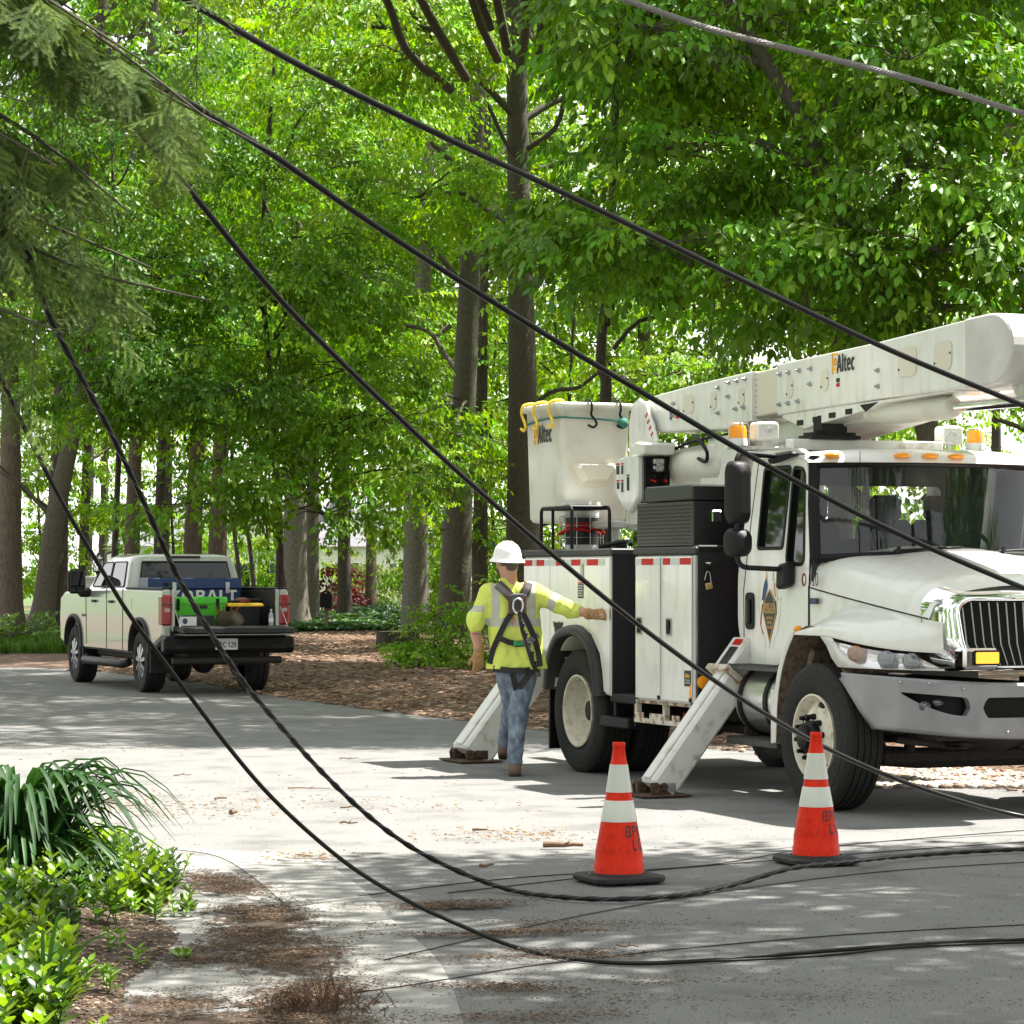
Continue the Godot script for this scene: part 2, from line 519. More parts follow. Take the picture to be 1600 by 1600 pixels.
func trunk(t: Grown, pts: PackedVector3Array, r0: float, r1: float, flare := 1.35, sides := 14, per := 10):
	var s := spline(pts, per)
	var rings := []
	var m := s.size()
	t.wood.smooth()
	for i in m:
		var f := float(i) / (m - 1)
		var y := s[i].y
		var r := lerpf(r0, r1, pow(f, 0.8)) * (1.0 + (flare - 1.0) * exp(-maxf(y, 0.0) / 0.5))
		var ring := PackedVector3Array()
		var d := (s[mini(i + 1, m - 1)] - s[maxi(i - 1, 0)]).normalized()
		var sx := d.cross(Vector3.BACK).normalized(); var sz := sx.cross(d).normalized()
		for k in sides:
			var a := TAU * k / sides
			var w := 1.0 + 0.05 * sin(a * 3 + r0 * 40) + 0.04 * clump.get_noise_3d(k * 9.0 + r0 * 100, y * 6, r0 * 50) + (flare - 1.0) * 0.5 * exp(-maxf(y, 0.0) / 0.3) * sin(a * 5 + r0 * 90)
			ring.append(s[i] + (sx * cos(a) + sz * sin(a)) * r * w)
		rings.append(ring)
	t.wood.loft(rings, true, true)
func limb(t: Grown, a: Vector3, c: Vector3, r0: float, r1: float, sag := 0.1, b: B = null) -> PackedVector3Array:
	var L := (c - a).length()
	var p := PackedVector3Array()
	for k in 6:
		var f := k / 5.0
		var q := a.lerp(c, f) + Vector3(rr(-1, 1), rr(-1, 1), rr(-1, 1)) * L * (0.045 if k > 0 and k < 5 else 0.0)
		q.y += sin(f * PI) * L * sag
		p.append(q)
	p = spline(p, 3)
	var rad := []
	for k in p.size(): rad.append(lerpf(r0, r1, float(k) / (p.size() - 1)))
	(t.tw if b == null else b).tube(p, rad, 7 if r0 > 0.04 else 5)
	return p
# leafy twigs in layers through an ellipsoid about c (in the tree's own axes), with branchlets from its middle
func mass(t: Grown, c: Vector3, rad: Vector3, n: int, from = null, size := 1.0, thick := 0.05):
	var start: Vector3 = c if from == null else from
	if from != null: limb(t, start, c, thick, thick * 0.5)
	var nb := 7
	var ends := []
	for k in nb:
		var a := TAU * k / nb + rr(-0.3, 0.3)
		var e := c + Vector3(cos(a) * rad.x, rr(-0.7, 0.7) * rad.y, sin(a) * rad.z) * rr(0.6, 0.95)
		ends.append(limb(t, c, e, thick * 0.5, 0.006, 0.06))
	n = int(n * (0.5 if c.y > 12.0 else 0.85))
	for i in n:
		var p: Vector3
		var out: Vector3
		for tries in 8:
			var q := Vector3(rr(-1, 1), rr(-1, 1), rr(-1, 1))
			var l := q.length()
			if l > 1.0 or l < 0.1: continue
			p = c + q * rad
			var lay := 0.55
			p.y = lerpf(p.y, (floorf((p.y + c.x * 0.7) / lay) + 0.5) * lay - c.x * 0.7 + rr(-0.15, 0.15), 0.5)
			out = Vector3(q.x * rad.x, 0, q.z * rad.z).normalized()
			if clump.get_noise_3dv((p + t.at) * 14.0) > gap: break
		var yaw := atan2(-out.z, out.x) + rr(-0.9, 0.9)
		var bs := Basis(Vector3.UP, yaw) * Basis(Vector3.BACK, rr(-0.8, 0.25)) * Basis(Vector3.RIGHT, rr(-0.7, 0.7))
		var k := rng.randi() % 3
		t.xf[k].append(Transform3D(bs.scaled_local(Vector3.ONE * size * rr(0.8, 1.2)), p))
		var br := rr(0.55, 1.35)
		var ye := rr(-0.22, 0.32)
		t.col[k].append(Color(t.green.r * br * (1.0 + ye), t.green.g * br, t.green.b * br))
func tree_end(t: Grown, bark_m: Material, leaf_m: Material):
	if t.wood.n > 0: obj("trunk", t.wood, bark_m, t.root)
	if t.tw.n > 0: obj("branches", t.tw, bark_m, t.root)
	for k in 3:
		if t.xf[k].size() > 0: many("crown", spray(t.kind, k), leaf_m, t.xf[k], t.col[k], t.root)
	t.xf = []; t.col = []

func build_sky():
	var cam := Camera3D.new()
	cam.name = "camera"
	add_child(cam)
	cam.position = Vector3(0, 1.6, 0)
	cam.projection = Camera3D.PROJECTION_FRUSTUM
	cam.near = 0.1
	cam.far = 900.0
	cam.size = 0.1 * 1600.0 / 4400.0
	cam.frustum_offset = Vector2(0, 0.1 * 100.0 / 4400.0)
	cam.current = true
	var we := WorldEnvironment.new()
	we.name = "world_environment"
	var e := Environment.new()
	e.background_mode = Environment.BG_SKY
	var sk := Sky.new()
	var pm := ProceduralSkyMaterial.new()
	pm.sky_top_color = Color(0.755, 0.76, 0.775)
	pm.sky_horizon_color = Color(0.95, 0.945, 0.935)
	pm.sky_curve = 0.12
	pm.ground_bottom_color = Color(0.35, 0.36, 0.3)
	pm.ground_horizon_color = Color(0.7, 0.72, 0.7)
	pm.sun_angle_max = 2.0
	pm.energy_multiplier = 0.84
	sk.sky_material = pm
	e.sky = sk
	e.tonemap_mode = Environment.TONE_MAPPER_LINEAR
	e.tonemap_exposure = 3.25
	e.sdfgi_enabled = true
	e.ssao_enabled = true
	e.ssil_enabled = true
	we.environment = e
	add_child(we)
	var sun := DirectionalLight3D.new()
	sun.name = "sun"
	var el := deg_to_rad(64.0); var az := deg_to_rad(22.0)
	var to_sun := Vector3(cos(el) * cos(az), sin(el), -cos(el) * sin(az))
	sun.basis = Basis.looking_at(-to_sun)
	sun.light_energy = 1.6
	sun.light_color = Color(1.0, 0.98, 0.945)
	sun.light_angular_distance = 0.53
	sun.shadow_enabled = true
	add_child(sun)

func flat_poly(pts: Array, y: float, m: Material, nm: String, parent: Node = null, kind := "structure") -> MeshInstance3D:
	# pts: Vector3 on the ground
	var p := PackedVector2Array()
	for q in pts: p.append(Vector2(q.x, q.z))
	var idx := Geometry2D.triangulate_polygon(p)
	var b := B.new()
	b.flat()
	for k in range(0, idx.size(), 3):
		var a := p[idx[k]]; var c := p[idx[k + 1]]; var d := p[idx[k + 2]]
		if (c - a).cross(d - a) > 0:
			var s := c; c = d; d = s
		b.tri(Vector3(a.x, y, a.y), Vector3(c.x, y, c.y), Vector3(d.x, y, d.y), a, c, d)
	return obj(nm, b, m, parent, kind)
func chip_mesh(seed_: int, l: float, w: float, h: float) -> Mesh:
	rng.seed = seed_
	var b := B.new()
	b.flat()
	var q := [V(-l * 0.5, 0, -w * 0.4), V(l * 0.45, h * 0.3, -w * 0.5), V(l * 0.5, 0, w * 0.35), V(-l * 0.4, h * 0.2, w * 0.5)]
	var t := []
	for p in q: t.append(p * Vector3(0.85, 1, 0.75) + V(0, h, 0))
	b.quad(t[3], t[2], t[1], t[0])
	for i in 4:
		var j := (i + 1) % 4
		b.quad(q[j], q[i], t[i], t[j])
	b.st.generate_normals()
	return b.st.commit()
func tint_mat(rough := 0.85) -> StandardMaterial3D:
	var m := mat(1, 1, 1, rough)
	m.vertex_color_use_as_albedo = true
	return m
func inside(poly: PackedVector2Array, p: Vector2) -> bool: return Geometry2D.is_point_in_polygon(p, poly)
func bank_height(x: float, z: float) -> float:
	var d := -z
	# the wooded bank beyond the road rises a little from the road's far edge
	var e := road_edge(x)
	var s := smoothstep(0.0, 7.0, d - e)
	return s * 0.16 + (0.05 * clump.get_noise_2d(x * 9.0, z * 9.0) + 0.03 * clump.get_noise_2d(x * 40.0, z * 40.0)) * minf(s * 6.0, 1.0) - 0.03 * (1.0 - smoothstep(-0.1, 0.3, d - e))
func road_edge(x: float) -> float:
	var xs := [-60.0, -16.0, -10.2, -6.9, -4.6, -3.4, -1.9, -0.58, 0.4, 2.07, 3.3, 3.85, 6.0, 30.0]
	var ds := [54.0, 52.5, 50.0, 47.5, 42.5, 38.5, 34.6, 31.6, 29.3, 26.1, 22.3, 21.0, 15.5, -40.0]
	for i in xs.size() - 1:
		if x <= xs[i + 1]: return lerpf(ds[i], ds[i + 1], clampf((x - xs[i]) / (xs[i + 1] - xs[i]), 0.0, 1.0))
	return -40.0

func build_ground():
	clump.seed = 5
	clump.frequency = 0.03
	clump.fractal_octaves = 2
	M.asphalt = textured(noise_tex(31, 0.2, [[0.0, 0.06, 0.059, 0.057], [0.38, 0.165, 0.163, 0.158], [0.55, 0.21, 0.208, 0.202], [0.75, 0.275, 0.272, 0.263], [1.0, 0.46, 0.455, 0.44]], 1024, 4), Vector3(0.55, 0.55, 0.55), 0.92)
	M.asphalt.detail_enabled = true
	M.asphalt.detail_blend_mode = BaseMaterial3D.BLEND_MODE_MUL
	M.asphalt.detail_uv_layer = BaseMaterial3D.DETAIL_UV_2
	M.asphalt.uv2_triplanar = true
	M.asphalt.uv2_world_triplanar = true
	M.asphalt.uv2_scale = Vector3(0.11, 0.11, 0.11)
	M.asphalt.detail_albedo = noise_tex(32, 0.012, [[0.0, 0.6, 0.6, 0.6], [0.4, 0.9, 0.9, 0.9], [1.0, 1, 1, 1]], 1024, 5)
	relief(M.asphalt, grey(33, 0.25, 1024, 3), 0.8)
	M.concrete = textured(noise_tex(34, 0.2, [[0.0, 0.19, 0.183, 0.168], [0.5, 0.27, 0.263, 0.246], [1.0, 0.34, 0.332, 0.31]], 1024, 4), Vector3(0.5, 0.5, 0.5), 0.9)
	relief(M.concrete, grey(35, 0.3, 512, 2), 0.3)
	M.soil = textured(noise_tex(36, 0.06, [[0.0, 0.035, 0.025, 0.018], [0.5, 0.075, 0.05, 0.034], [1.0, 0.17, 0.115, 0.075]], 1024, 5), Vector3(0.6, 0.6, 0.6), 0.95)
	relief(M.soil, grey(37, 0.12, 512, 4), 2.5)
	M.mulch = textured(noise_tex(38, 0.08, [[0.0, 0.04, 0.023, 0.015], [0.5, 0.11, 0.066, 0.04], [1.0, 0.24, 0.155, 0.1]], 1024, 4), Vector3(0.5, 0.8, 0.5), 0.95)
	M.lawn = textured(noise_tex(39, 0.05, [[0.0, 0.03, 0.06, 0.01], [1.0, 0.09, 0.16, 0.03]], 512, 4), Vector3(0.5, 0.5, 0.5), 0.95)
	# base ground to the horizon
	var b := B.new()
	b.flat()
	b.quad(V(-500, -0.3, 200), V(500, -0.3, 200), V(500, -0.3, -800), V(-500, -0.3, -800))
	obj("ground", b, M.lawn, null, "structure")
	# the road: one sheet under everything near, cut at its far edge by the bank
	var road := [V(-120, 0, 60), V(60, 0, 60)]
	b = B.new()
	b.flat()
	b.quad(V(-70, 0, 40), V(60, 0, 40), V(60, 0, -60), V(-70, 0, -60))
	obj("road", b, M.asphalt, null, "structure")
	# the wooded bank beyond it
	b = B.new()
	var rows := []
	var ns := 64
	for j in ns + 1:
		var row := PackedVector3Array()
		for i in 141:
			var x := -70.0 + i * 0.5 if i < 140 else 0.0
			x = -42.0 + 62.0 * i / 140.0
			var e := road_edge(x) - 0.35
			var d := e + pow(float(j) / ns, 2.2) * (150.0 - e)
			row.append(V(x, bank_height(x, -d), -d))
		rows.append(row)
	b.sheet(rows)
	obj("wooded_bank", b, M.mulch, null, "structure")
	# concrete gutter pan curving out of the driveway
	var L := [[250, 1326], [345, 1340], [430, 1400], [500, 1470], [525, 1555], [530, 1640], [520, 1760]]
	var R := [[760, 1780], [735, 1640], [690, 1510], [615, 1440], [560, 1385], [500, 1348], [420, 1333]]
	var gp := PackedVector3Array()
	for p in L: gp.append(gnd(p[0], p[1]))
	var g2 := PackedVector3Array()
	for p in R: g2.append(gnd(p[0], p[1]))
	var pts := []
	for p in spline(gp, 5): pts.append(p)
	for p in spline(g2, 5): pts.append(p)
	flat_poly(pts, 0.004, M.concrete, "gutter")
	var dr := []
	for p in [[-250, 1345], [240, 1330], [335, 1343], [425, 1402], [494, 1472], [519, 1556], [524, 1640], [514, 1760], [-300, 1760]]: dr.append(gnd(p[0], p[1]))
	flat_poly(dr, 0.004, M.concrete, "driveway")
	build_debris()
func scatter(nm: String, pts: Array, cols: Array, meshes: Array, m: Material, sizes: Vector2):
	var xs := []; var cs := []
	for k in meshes.size(): xs.append([]); cs.append([])
	for p in pts:
		var k := rng.randi() % meshes.size()
		var bs := Basis(Vector3.UP, rr(0, TAU)) * Basis(Vector3.RIGHT, rr(-0.25, 0.25)) * Basis(Vector3.BACK, rr(-0.2, 0.2))
		xs[k].append(Transform3D(bs.scaled_local(Vector3.ONE * rr(sizes.x, sizes.y)), p))
		var c: Color = cols[rng.randi() % cols.size()]
		var br := rr(0.65, 1.3)
		cs[k].append(Color(c.r * br, c.g * br, c.b * br))
	for k in meshes.size():
		if xs[k].size(): many(nm, meshes[k], m, xs[k], cs[k])
func _patch(c: Vector3, a: float, w: float, turn: float):
	# thin ragged film of humus under each pile, its edge fading out in grains
	if not M.has("humus"):
		var im := Image.create(384, 384, false, Image.FORMAT_RGBA8)
		var n1 := FastNoiseLite.new()
		n1.seed = 40; n1.frequency = 0.02; n1.fractal_octaves = 4
		var n2 := FastNoiseLite.new()
		n2.seed = 41; n2.frequency = 0.25; n2.fractal_octaves = 2
		for y in 384:
			for x in 384:
				var r := Vector2(x - 192, y - 192).length() / 192.0
				var f := 1.0 - r + 0.75 * n1.get_noise_2d(x, y)
				var g := n2.get_noise_2d(x, y)
				var al := smoothstep(0.18, 0.62, f + 0.3 * g) * (1.0 - smoothstep(0.9, 1.0, r))
				var d := 0.7 + 0.6 * g
				im.set_pixel(x, y, Color(0.095 * d, 0.062 * d, 0.042 * d).linear_to_srgb() * Color(1, 1, 1, 0) + Color(0, 0, 0, al * 0.9))
		var m := mat(1, 1, 1, 0.95)
		m.albedo_texture = ImageTexture.create_from_image(im)
		m.transparency = BaseMaterial3D.TRANSPARENCY_ALPHA
		M.humus = m
	patch_y += 0.0006
	var b := B.new()
	b.flat()
	var ux := V(cos(turn), 0, -sin(turn)) * a * 1.05; var uz := V(sin(turn), 0, cos(turn)) * w * 1.2
	var o := V(c.x, 0.006 + patch_y, c.z)
	b.quad(o - ux + uz, o + ux + uz, o + ux - uz, o - ux - uz)
	obj("soil_stain", b, M.humus, null, "structure")
var patch_y := 0.0
func build_debris():
	rng.seed = 77
	var chips := [chip_mesh(1, 1.0, 0.35, 0.12), chip_mesh(2, 1.0, 0.6, 0.1), chip_mesh(3, 1.6, 0.13, 0.1)]
	M.chip = tint_mat()
	var browns := [Color(0.085, 0.05, 0.03), Color(0.15, 0.09, 0.05), Color(0.05, 0.032, 0.022), Color(0.22, 0.14, 0.08), Color(0.035, 0.024, 0.018)]
	var nz := FastNoiseLite.new()
	nz.seed = 9
	nz.frequency = 1.6
	nz.fractal_octaves = 3
	# swept piles of bark litter: [pixel of the middle, half length, half width, turn, count]
	var piles := [[345, 1385, 0.75, 0.22, 1.9, 4500], [410, 1440, 0.75, 0.26, 1.75, 6500], [455, 1500, 0.7, 0.25, 1.6, 6500], [470, 1570, 0.65, 0.24, 1.45, 5500], [380, 1470, 0.5, 0.2, 1.5, 1800], [305, 1500, 0.35, 0.18, 1.4, 1500], [250, 1575, 0.35, 0.25, 1.3, 1800], [330, 1600, 0.6, 0.2, 0.1, 1800], [400, 1605, 0.45, 0.2, 0.0, 1700], [785, 1462, 0.5, 0.13, 0.1, 2800], [715, 1418, 0.4, 0.16, 0.2, 2000], [840, 1497, 0.5, 0.16, 0.1, 2000], [860, 1545, 0.5, 0.16, 0.1, 1700], [800, 1450, 0.9, 0.2, 0.05, 1300], [900, 1545, 1.2, 0.4, 0.05, 1200], [850, 1595, 0.5, 0.2, 0.1, 1300], [1100, 1570, 1.0, 0.25, 0.05, 700]]
	var pts := []
	for q in piles:
		var c := gnd(q[0], q[1])
		var ca := cos(q[4]); var sa := sin(q[4])
		if q[0] < 760: _patch(c, q[2], q[3], q[4])
		var k := 0
		var guard := 0
		while k < int(q[5]) and guard < 60000:
			guard += 1
			var u: float = rng.randfn(0, 0.5) * q[2]; var w: float = rng.randfn(0, 0.5) * q[3]
			var p := c + V(u * ca + w * sa, 0, -(u * sa - w * ca))
			if nz.get_noise_2d(p.x * 0.8, p.z * 1.6) < rr(-0.35, 0.2): continue
			pts.append(V(p.x, rr(0.013, 0.02), p.z))
			k += 1
	scatter("bark_litter", pts, browns, chips, M.chip, Vector2(0.004, 0.015))
	# thin litter over the whole near road
	pts = []
	for i in 5200:
		var py := 1180.0 + 480.0 * pow(rng.randf(), 0.8)
		var p := gnd(rr(100, 1650), py)
		pts.append(V(p.x, 0.003, p.z))
	scatter("road_grit", pts, [Color(0.09, 0.06, 0.04), Color(0.2, 0.14, 0.08), Color(0.05, 0.05, 0.045)], chips, M.chip, Vector2(0.004, 0.014))
	# pale wood chips on the sunlit road, in drifts
	pts = []
	for q in [[180, 1255, 1.1, 420], [300, 1270, 0.8, 160], [790, 1305, 0.55, 260], [470, 1340, 0.35, 160], [420, 1250, 1.2, 110], [640, 1260, 0.9, 80], [120, 1170, 1.5, 120], [560, 1210, 1.5, 80]]:
		var c := gnd(q[0], q[1])
		for i in q[3]: pts.append(V(c.x + rng.randfn(0, 0.5) * q[2], 0.004, c.z + rng.randfn(0, 0.5) * q[2] * 0.9))
	scatter("wood_chips", pts, [Color(0.32, 0.19, 0.09), Color(0.40, 0.25, 0.13), Color(0.2, 0.12, 0.06)], chips, M.chip, Vector2(0.008, 0.035))
	# mulch on the bank
	pts = []
	for i in 26000:
		var x := rr(-7.5, 4.6)
		var e := road_edge(x)
		var d := e - 0.5 + pow(rng.randf(), 1.4) * 34.0
		if absf(x) / d > 0.2: continue
		pts.append(V(x, bank_height(x, -d) + 0.015 if d > e - 0.2 else 0.01, -d))
	scatter("bark_mulch", pts, [Color(0.15, 0.082, 0.046), Color(0.24, 0.145, 0.085), Color(0.085, 0.046, 0.028), Color(0.31, 0.21, 0.14)], chips, M.chip, Vector2(0.03, 0.12))
	# pebbles beside the road to the right
	var peb := B.new()
	peb.ball(Vector3.ZERO, V(0.5, 0.3, 0.38), 6)
	peb.st.generate_normals()
	pts = []
	for i in 3500:
		var p := gnd(rr(1330, 1700), 1196.0 + 36.0 * rng.randf())
		pts.append(V(p.x, 0.01, p.z))
	scatter("pebbles", pts, [Color(0.45, 0.38, 0.31), Color(0.55, 0.5, 0.45), Color(0.3, 0.2, 0.15), Color(0.36, 0.33, 0.3)], [peb.st.commit()], M.chip, Vector2(0.03, 0.1))
	# twigs that fell on the road, each a thing
	M.twig = mat(0.16, 0.10, 0.06, 0.9)
	var tw := [[880, 1327, 62, 0.05, "broken rotten branch lying on the road left of the nearer cone", 0.022], [760, 1357, 22, 0.1, "short pale stick on the road right of the twisted cable", 0.012], [165, 1254, 34, 0.0, "brown stick on the sunlit road right of the strap leaf clump", 0.008], [345, 1251, 20, 0.5, "short thick twig on the sunlit road, middle of the bright patch", 0.01], [365, 1275, 14, 0.9, "curled bark piece on the sunlit road below the short thick twig", 0.02], [205, 1262, 26, 0.7, "forked brown twig on the sunlit road beside the brown stick", 0.006], [483, 1234, 66, 0.03, "long thin stick on the road between the two hanging cables", 0.006], [545, 1264, 26, 0.1, "small dark stick beside the thick twisted cable, upper of two", 0.007], [545, 1289, 28, -0.15, "curved dark stick beside the thick twisted cable, lower of two", 0.009], [285, 1213, 28, 0.06, "straight grey stick at the far side of the bright road patch", 0.006], [750, 1300, 24, -0.2, "flat brown stick among the wood chips in front of the worker", 0.011], [980, 1482, 36, -0.25, "thin crooked twig on the grey road below the nearer cone", 0.005], [545, 1187, 30, -0.1, "slim twig at the edge of the tree shade, behind the twisted cable", 0.006]]
	for q in tw:
		var p := gnd(q[0], q[1])
		var L: float = q[2] / 4400.0 * -p.z
		var o := B.new()
		var ps := PackedVector3Array()
		var rad := []
		for k in 5:
			var f := k / 4.0
			ps.append(V((f - 0.5) * L, q[5] + rr(0, 0.01), rr(-0.06, 0.06) * L))
			rad.append(q[5] * (1.0 - 0.5 * f))
		o.tube(ps, rad, 6)
		if q[2] > 25: o.tube(PackedVector3Array([ps[2], ps[2] + V(0.15 * L, 0.02, 0.12 * L)]), [q[5] * 0.5, q[5] * 0.2], 5)
		var t := obj("stick", o, M.twig)
		t.position = p + V(0, 0.003, 0)
		t.rotation.y = q[3]
		tag(t, q[4], "stick", "sticks on the road")

func canopy(t: Grown, y0: float, y1: float, reach: float, nm: int, per: int, top: Vector3, size := 1.0, thick := 0.08, flatness := 0.22):
	for k in nm:
		var f := (k + 0.5) / nm
		var y := lerpf(y0, y1, f)
		var a := k * 2.4 + rr(-0.5, 0.5)
		var rc := reach * (0.75 - 0.45 * f) * rr(0.7, 1.1)
		var axis := V(top.x * y / top.y, y, top.z * y / top.y)
		var fx := cos(a) * rc; var fz := sin(a) * rc
		if fz > 0.0 and absf(fx) < 1.9: fz = -fz   # keeps the trunk's near side open
		var c := axis + V(fx, rr(0.2, 0.8), fz)
		var rad := reach * rr(0.42, 0.6) * (1.0 - 0.35 * f)
		mass(t, c, V(rad, rad * flatness + 0.35, rad), per, axis - V(0, rr(0.3, 1.2), 0), size, thick)
const PLACES := ["above the hemlock's lower twigs at the left", "above the pickup's bonnet", "above the middle of the pickup's bed", "right of the straight beech, over the bucket", "over the boom's collar", "at the right edge over the cab", "at the very left edge", "between the bucket and the cab, low down", "just right of the straight beech trunk", "above the pickup's right rear corner", "behind the elbow of the boom", "left of the straight beech trunk", "highest up left of the leaning pair", "above the stump"]
func tree_materials():
	M.leaf = leafy(0.45, 1.0, 1.0, 0.9, 0.2)
	M.leaf_far = leafy(0.5, 1.0, 1.0, 0.9, 0.2)
	var grey_bark := bark(51, Color(0.075, 0.067, 0.053), Color(0.19, 0.172, 0.138), 0.8, 0.6, 1.1)
	var dark_bark := bark(53, Color(0.02, 0.017, 0.013), Color(0.075, 0.06, 0.045), 0.3, 2.5, 1.5)
	var brown_bark := bark(55, Color(0.045, 0.034, 0.025), Color(0.15, 0.115, 0.083), 0.22, 3.5, 1.2)
	var olive_bark := bark(57, Color(0.035, 0.032, 0.022), Color(0.09, 0.08, 0.056), 0.6, 0.8, 1.1)
	M.grey_bark = grey_bark; M.dark_bark = dark_bark; M.brown_bark = brown_bark; M.olive_bark = olive_bark
func build_trees():
	rng.seed = 4242
	var grey_bark: Material = M.grey_bark; var dark_bark: Material = M.dark_bark; var brown_bark: Material = M.brown_bark; var olive_bark: Material = M.olive_bark
	var yg := Color(0.225, 0.445, 0.010)
	var mid := Color(0.155, 0.345, 0.010)
	var deep := Color(0.085, 0.225, 0.010)
	var t: Grown
	# smooth beech whose foot the bucket truck hides
	t = tree_new("beech_tree", "tall smooth olive grey beech trunk rising straight up behind the bucket of the truck", V(0.22, 0.1, -55), "small", yg)
	trunk(t, P3([0.0, -0.3, 0, 0.0, 3, 0, -0.02, 6, 0, -0.1, 10, 0, -0.15, 15, 0, 0.2, 22, 0]), 0.40, 0.12)
	canopy(t, 10.5, 16.0, 4.6, 9, 210, V(0, 22, 0))
	mass(t, V(-2.0, 9.4, -3), V(2.4, 0.9, 2.0), 300, V(0, 8.0, 0), 1.0, 0.07)
	mass(t, V(2.3, 8.3, -2), V(2.0, 0.8, 2.0), 260, V(0, 7.0, 0), 1.0, 0.07)
	mass(t, V(2.3, 11.3, 2), V(1.4, 0.7, 1.6), 150, V(0, 9.8, 0), 1.0, 0.06)
	mass(t, V(-2.0, 11.3, 2), V(1.2, 0.5, 1.2), 90, V(0, 9.4, 0), 1.0, 0.05)
	# long limbs over the road
	for q in [[-4.5, 12.5, 9.5], [-1.0, 13.0, 13.0], [2.5, 13.5, 10.0], [-2.5, 14.5, 17.0], [1.5, 14.5, 19.0], [5.0, 14.0, 15.0], [-6.0, 14.0, 14.0], [4.5, 13.0, 21.5], [0.0, 16.0, 7.0], [-5.0, 13.5, 5.0], [1.0, 12.2, 14.5], [-0.8, 14.5, 10.0], [2.8, 15.0, 12.5], [-3.5, 12.5, 13.5], [3.0, 12.5, 18.0], [0.8, 15.5, 16.5], [-2.0, 13.0, 20.5], [6.5, 13.0, 18.5], [-0.2, 12.8, 11.5], [0.9, 13.2, 9.5], [-1.6, 13.0, 10.5], [1.0, 13.0, 23.5], [3.2, 13.5, 24.0], [2.0, 12.5, 20.5], [5.5, 13.5, 24.0]]:
		mass(t, V(q[0], q[1], q[2]), V(2.7, 0.8, 2.7), 560, V(q[0] * 0.3, q[1] - 2.0, q[2] * 0.3), 1.15, 0.09)
	mass(t, V(2.6, 5.2, 2), V(1.5, 0.5, 1.5), 130, V(0, 4.6, 0), 1.0, 0.05)
	tree_end(t, olive_bark, M.leaf)
	# the big double beech behind the worker
	t = tree_new("beech_tree", "thick beech trunk leaning slightly right, behind the worker and right of the stump", gnd(710, 1012), "small", yg)
	trunk(t, P3([0.0, -0.3, 0, 0.05, 2, 0, 0.2, 5, 0, 0.38, 9, 0, 0.55, 13, 0, 0.8, 20, 0]), 0.42, 0.12, 1.25)
	limb(t, V(0.0, 2.6, 0), V(-0.35, 5.4, 0.1), 0.30, 0.22, 0.0)
	canopy(t, 10.5, 16.0, 5.0, 8, 220, V(0.8, 20, 0))
	mass(t, V(-2.1, 7.6, -3), V(2.2, 0.8, 2.2), 330, V(0.2, 6, 0), 1.0, 0.07)
	mass(t, V(-2.9, 10.4, 2), V(1.9, 0.9, 2.0), 200, V(0.3, 8, 0), 1.0, 0.07)
	mass(t, V(0.1, 4.6, 3), V(1.3, 0.9, 1.3), 120, V(0.2, 5.5, 0), 1.0, 0.04)
	mass(t, V(-0.9, 3.9, 4.5), V(1.0, 0.8, 1.0), 70, V(0.2, 5.5, 0), 1.0, 0.03)
	mass(t, V(-3.4, 12.6, 4), V(2.2, 0.9, 2.0), 250, V(0.3, 10.5, 0), 1.0, 0.07)
	tree_end(t, olive_bark, M.leaf)
	t = tree_new("beech_tree", "pale beech trunk lit on its right side, directly behind the cut stump", gnd(650, 996), "small", mid)
	trunk(t, P3([0.0, -0.3, 0, 0.0, 3, 0, 0.05, 7, 0, 0.3, 12, 0, 0.3, 20, 0]), 0.40, 0.12, 1.2)
	canopy(t, 8.0, 16.0, 5.2, 9, 190, V(0.3, 20, 0), 1.1)
	tree_end(t, grey_bark, M.leaf)
	t = tree_new("rough_barked_tree", "narrow dark rough trunk half hidden behind the thick leaning beech, beside the worker", gnd(750, 1000), "small", mid)
	trunk(t, P3([0.0, -0.3, 0, 0.02, 4, 0, 0.1, 10, 0, 0.3, 17, 0]), 0.24, 0.08, 1.2)
	canopy(t, 9.0, 14.0, 3.6, 5, 160, V(0.3, 17, 0))
	tree_end(t, dark_bark, M.leaf)
	# slim tree behind the bucket
	t = tree_new("slim_tree", "slim dark bent trunk between the bucket and the boom tip, behind the truck", V(1.56, 0.1, -46), "small", mid)
	trunk(t, P3([-0.12, -0.3, 0, -0.08, 3, 0, -0.02, 4.6, 0, -0.1, 5.2, 0, 0.1, 8, 0, 0.2, 14, 0]), 0.125, 0.06, 1.2, 10)
	for q in [[1.6, 7.6, 0.5], [2.4, 9.0, -0.5], [1.5, 10.6, 0.5], [2.6, 6.2, 0.5], [-0.3, 11.8, 0]]: mass(t, V(q[0], q[1], q[2]), V(1.5, 0.6, 1.4), 150, V(0.1, q[1] - 1.0, 0), 1.0, 0.04)
	mass(t, V(0.8, 6.8, 2), V(1.6, 0.6, 1.5), 200, V(0, 5.6, 0), 1.0, 0.05)
	tree_end(t, dark_bark, M.leaf)
	# near tree over the truck
	t = tree_new("leaning_tree", "near tree with bare limbs leaning left above the boom, broad dark green leaves", V(4.5, 0.1, -29), "beech", Color(0.12, 0.29, 0.008))
	trunk(t, P3([0.15, -0.3, 0, 0.0, 1.8, 0, -0.45, 3.9, 0, -0.9, 4.9, 0, -1.25, 5.5, 0, -1.45, 6.1, 0, -1.95, 6.9, 0, -2.35, 7.6, 0, -2.9, 9.2, 0]), 0.15, 0.05, 1.2, 12)
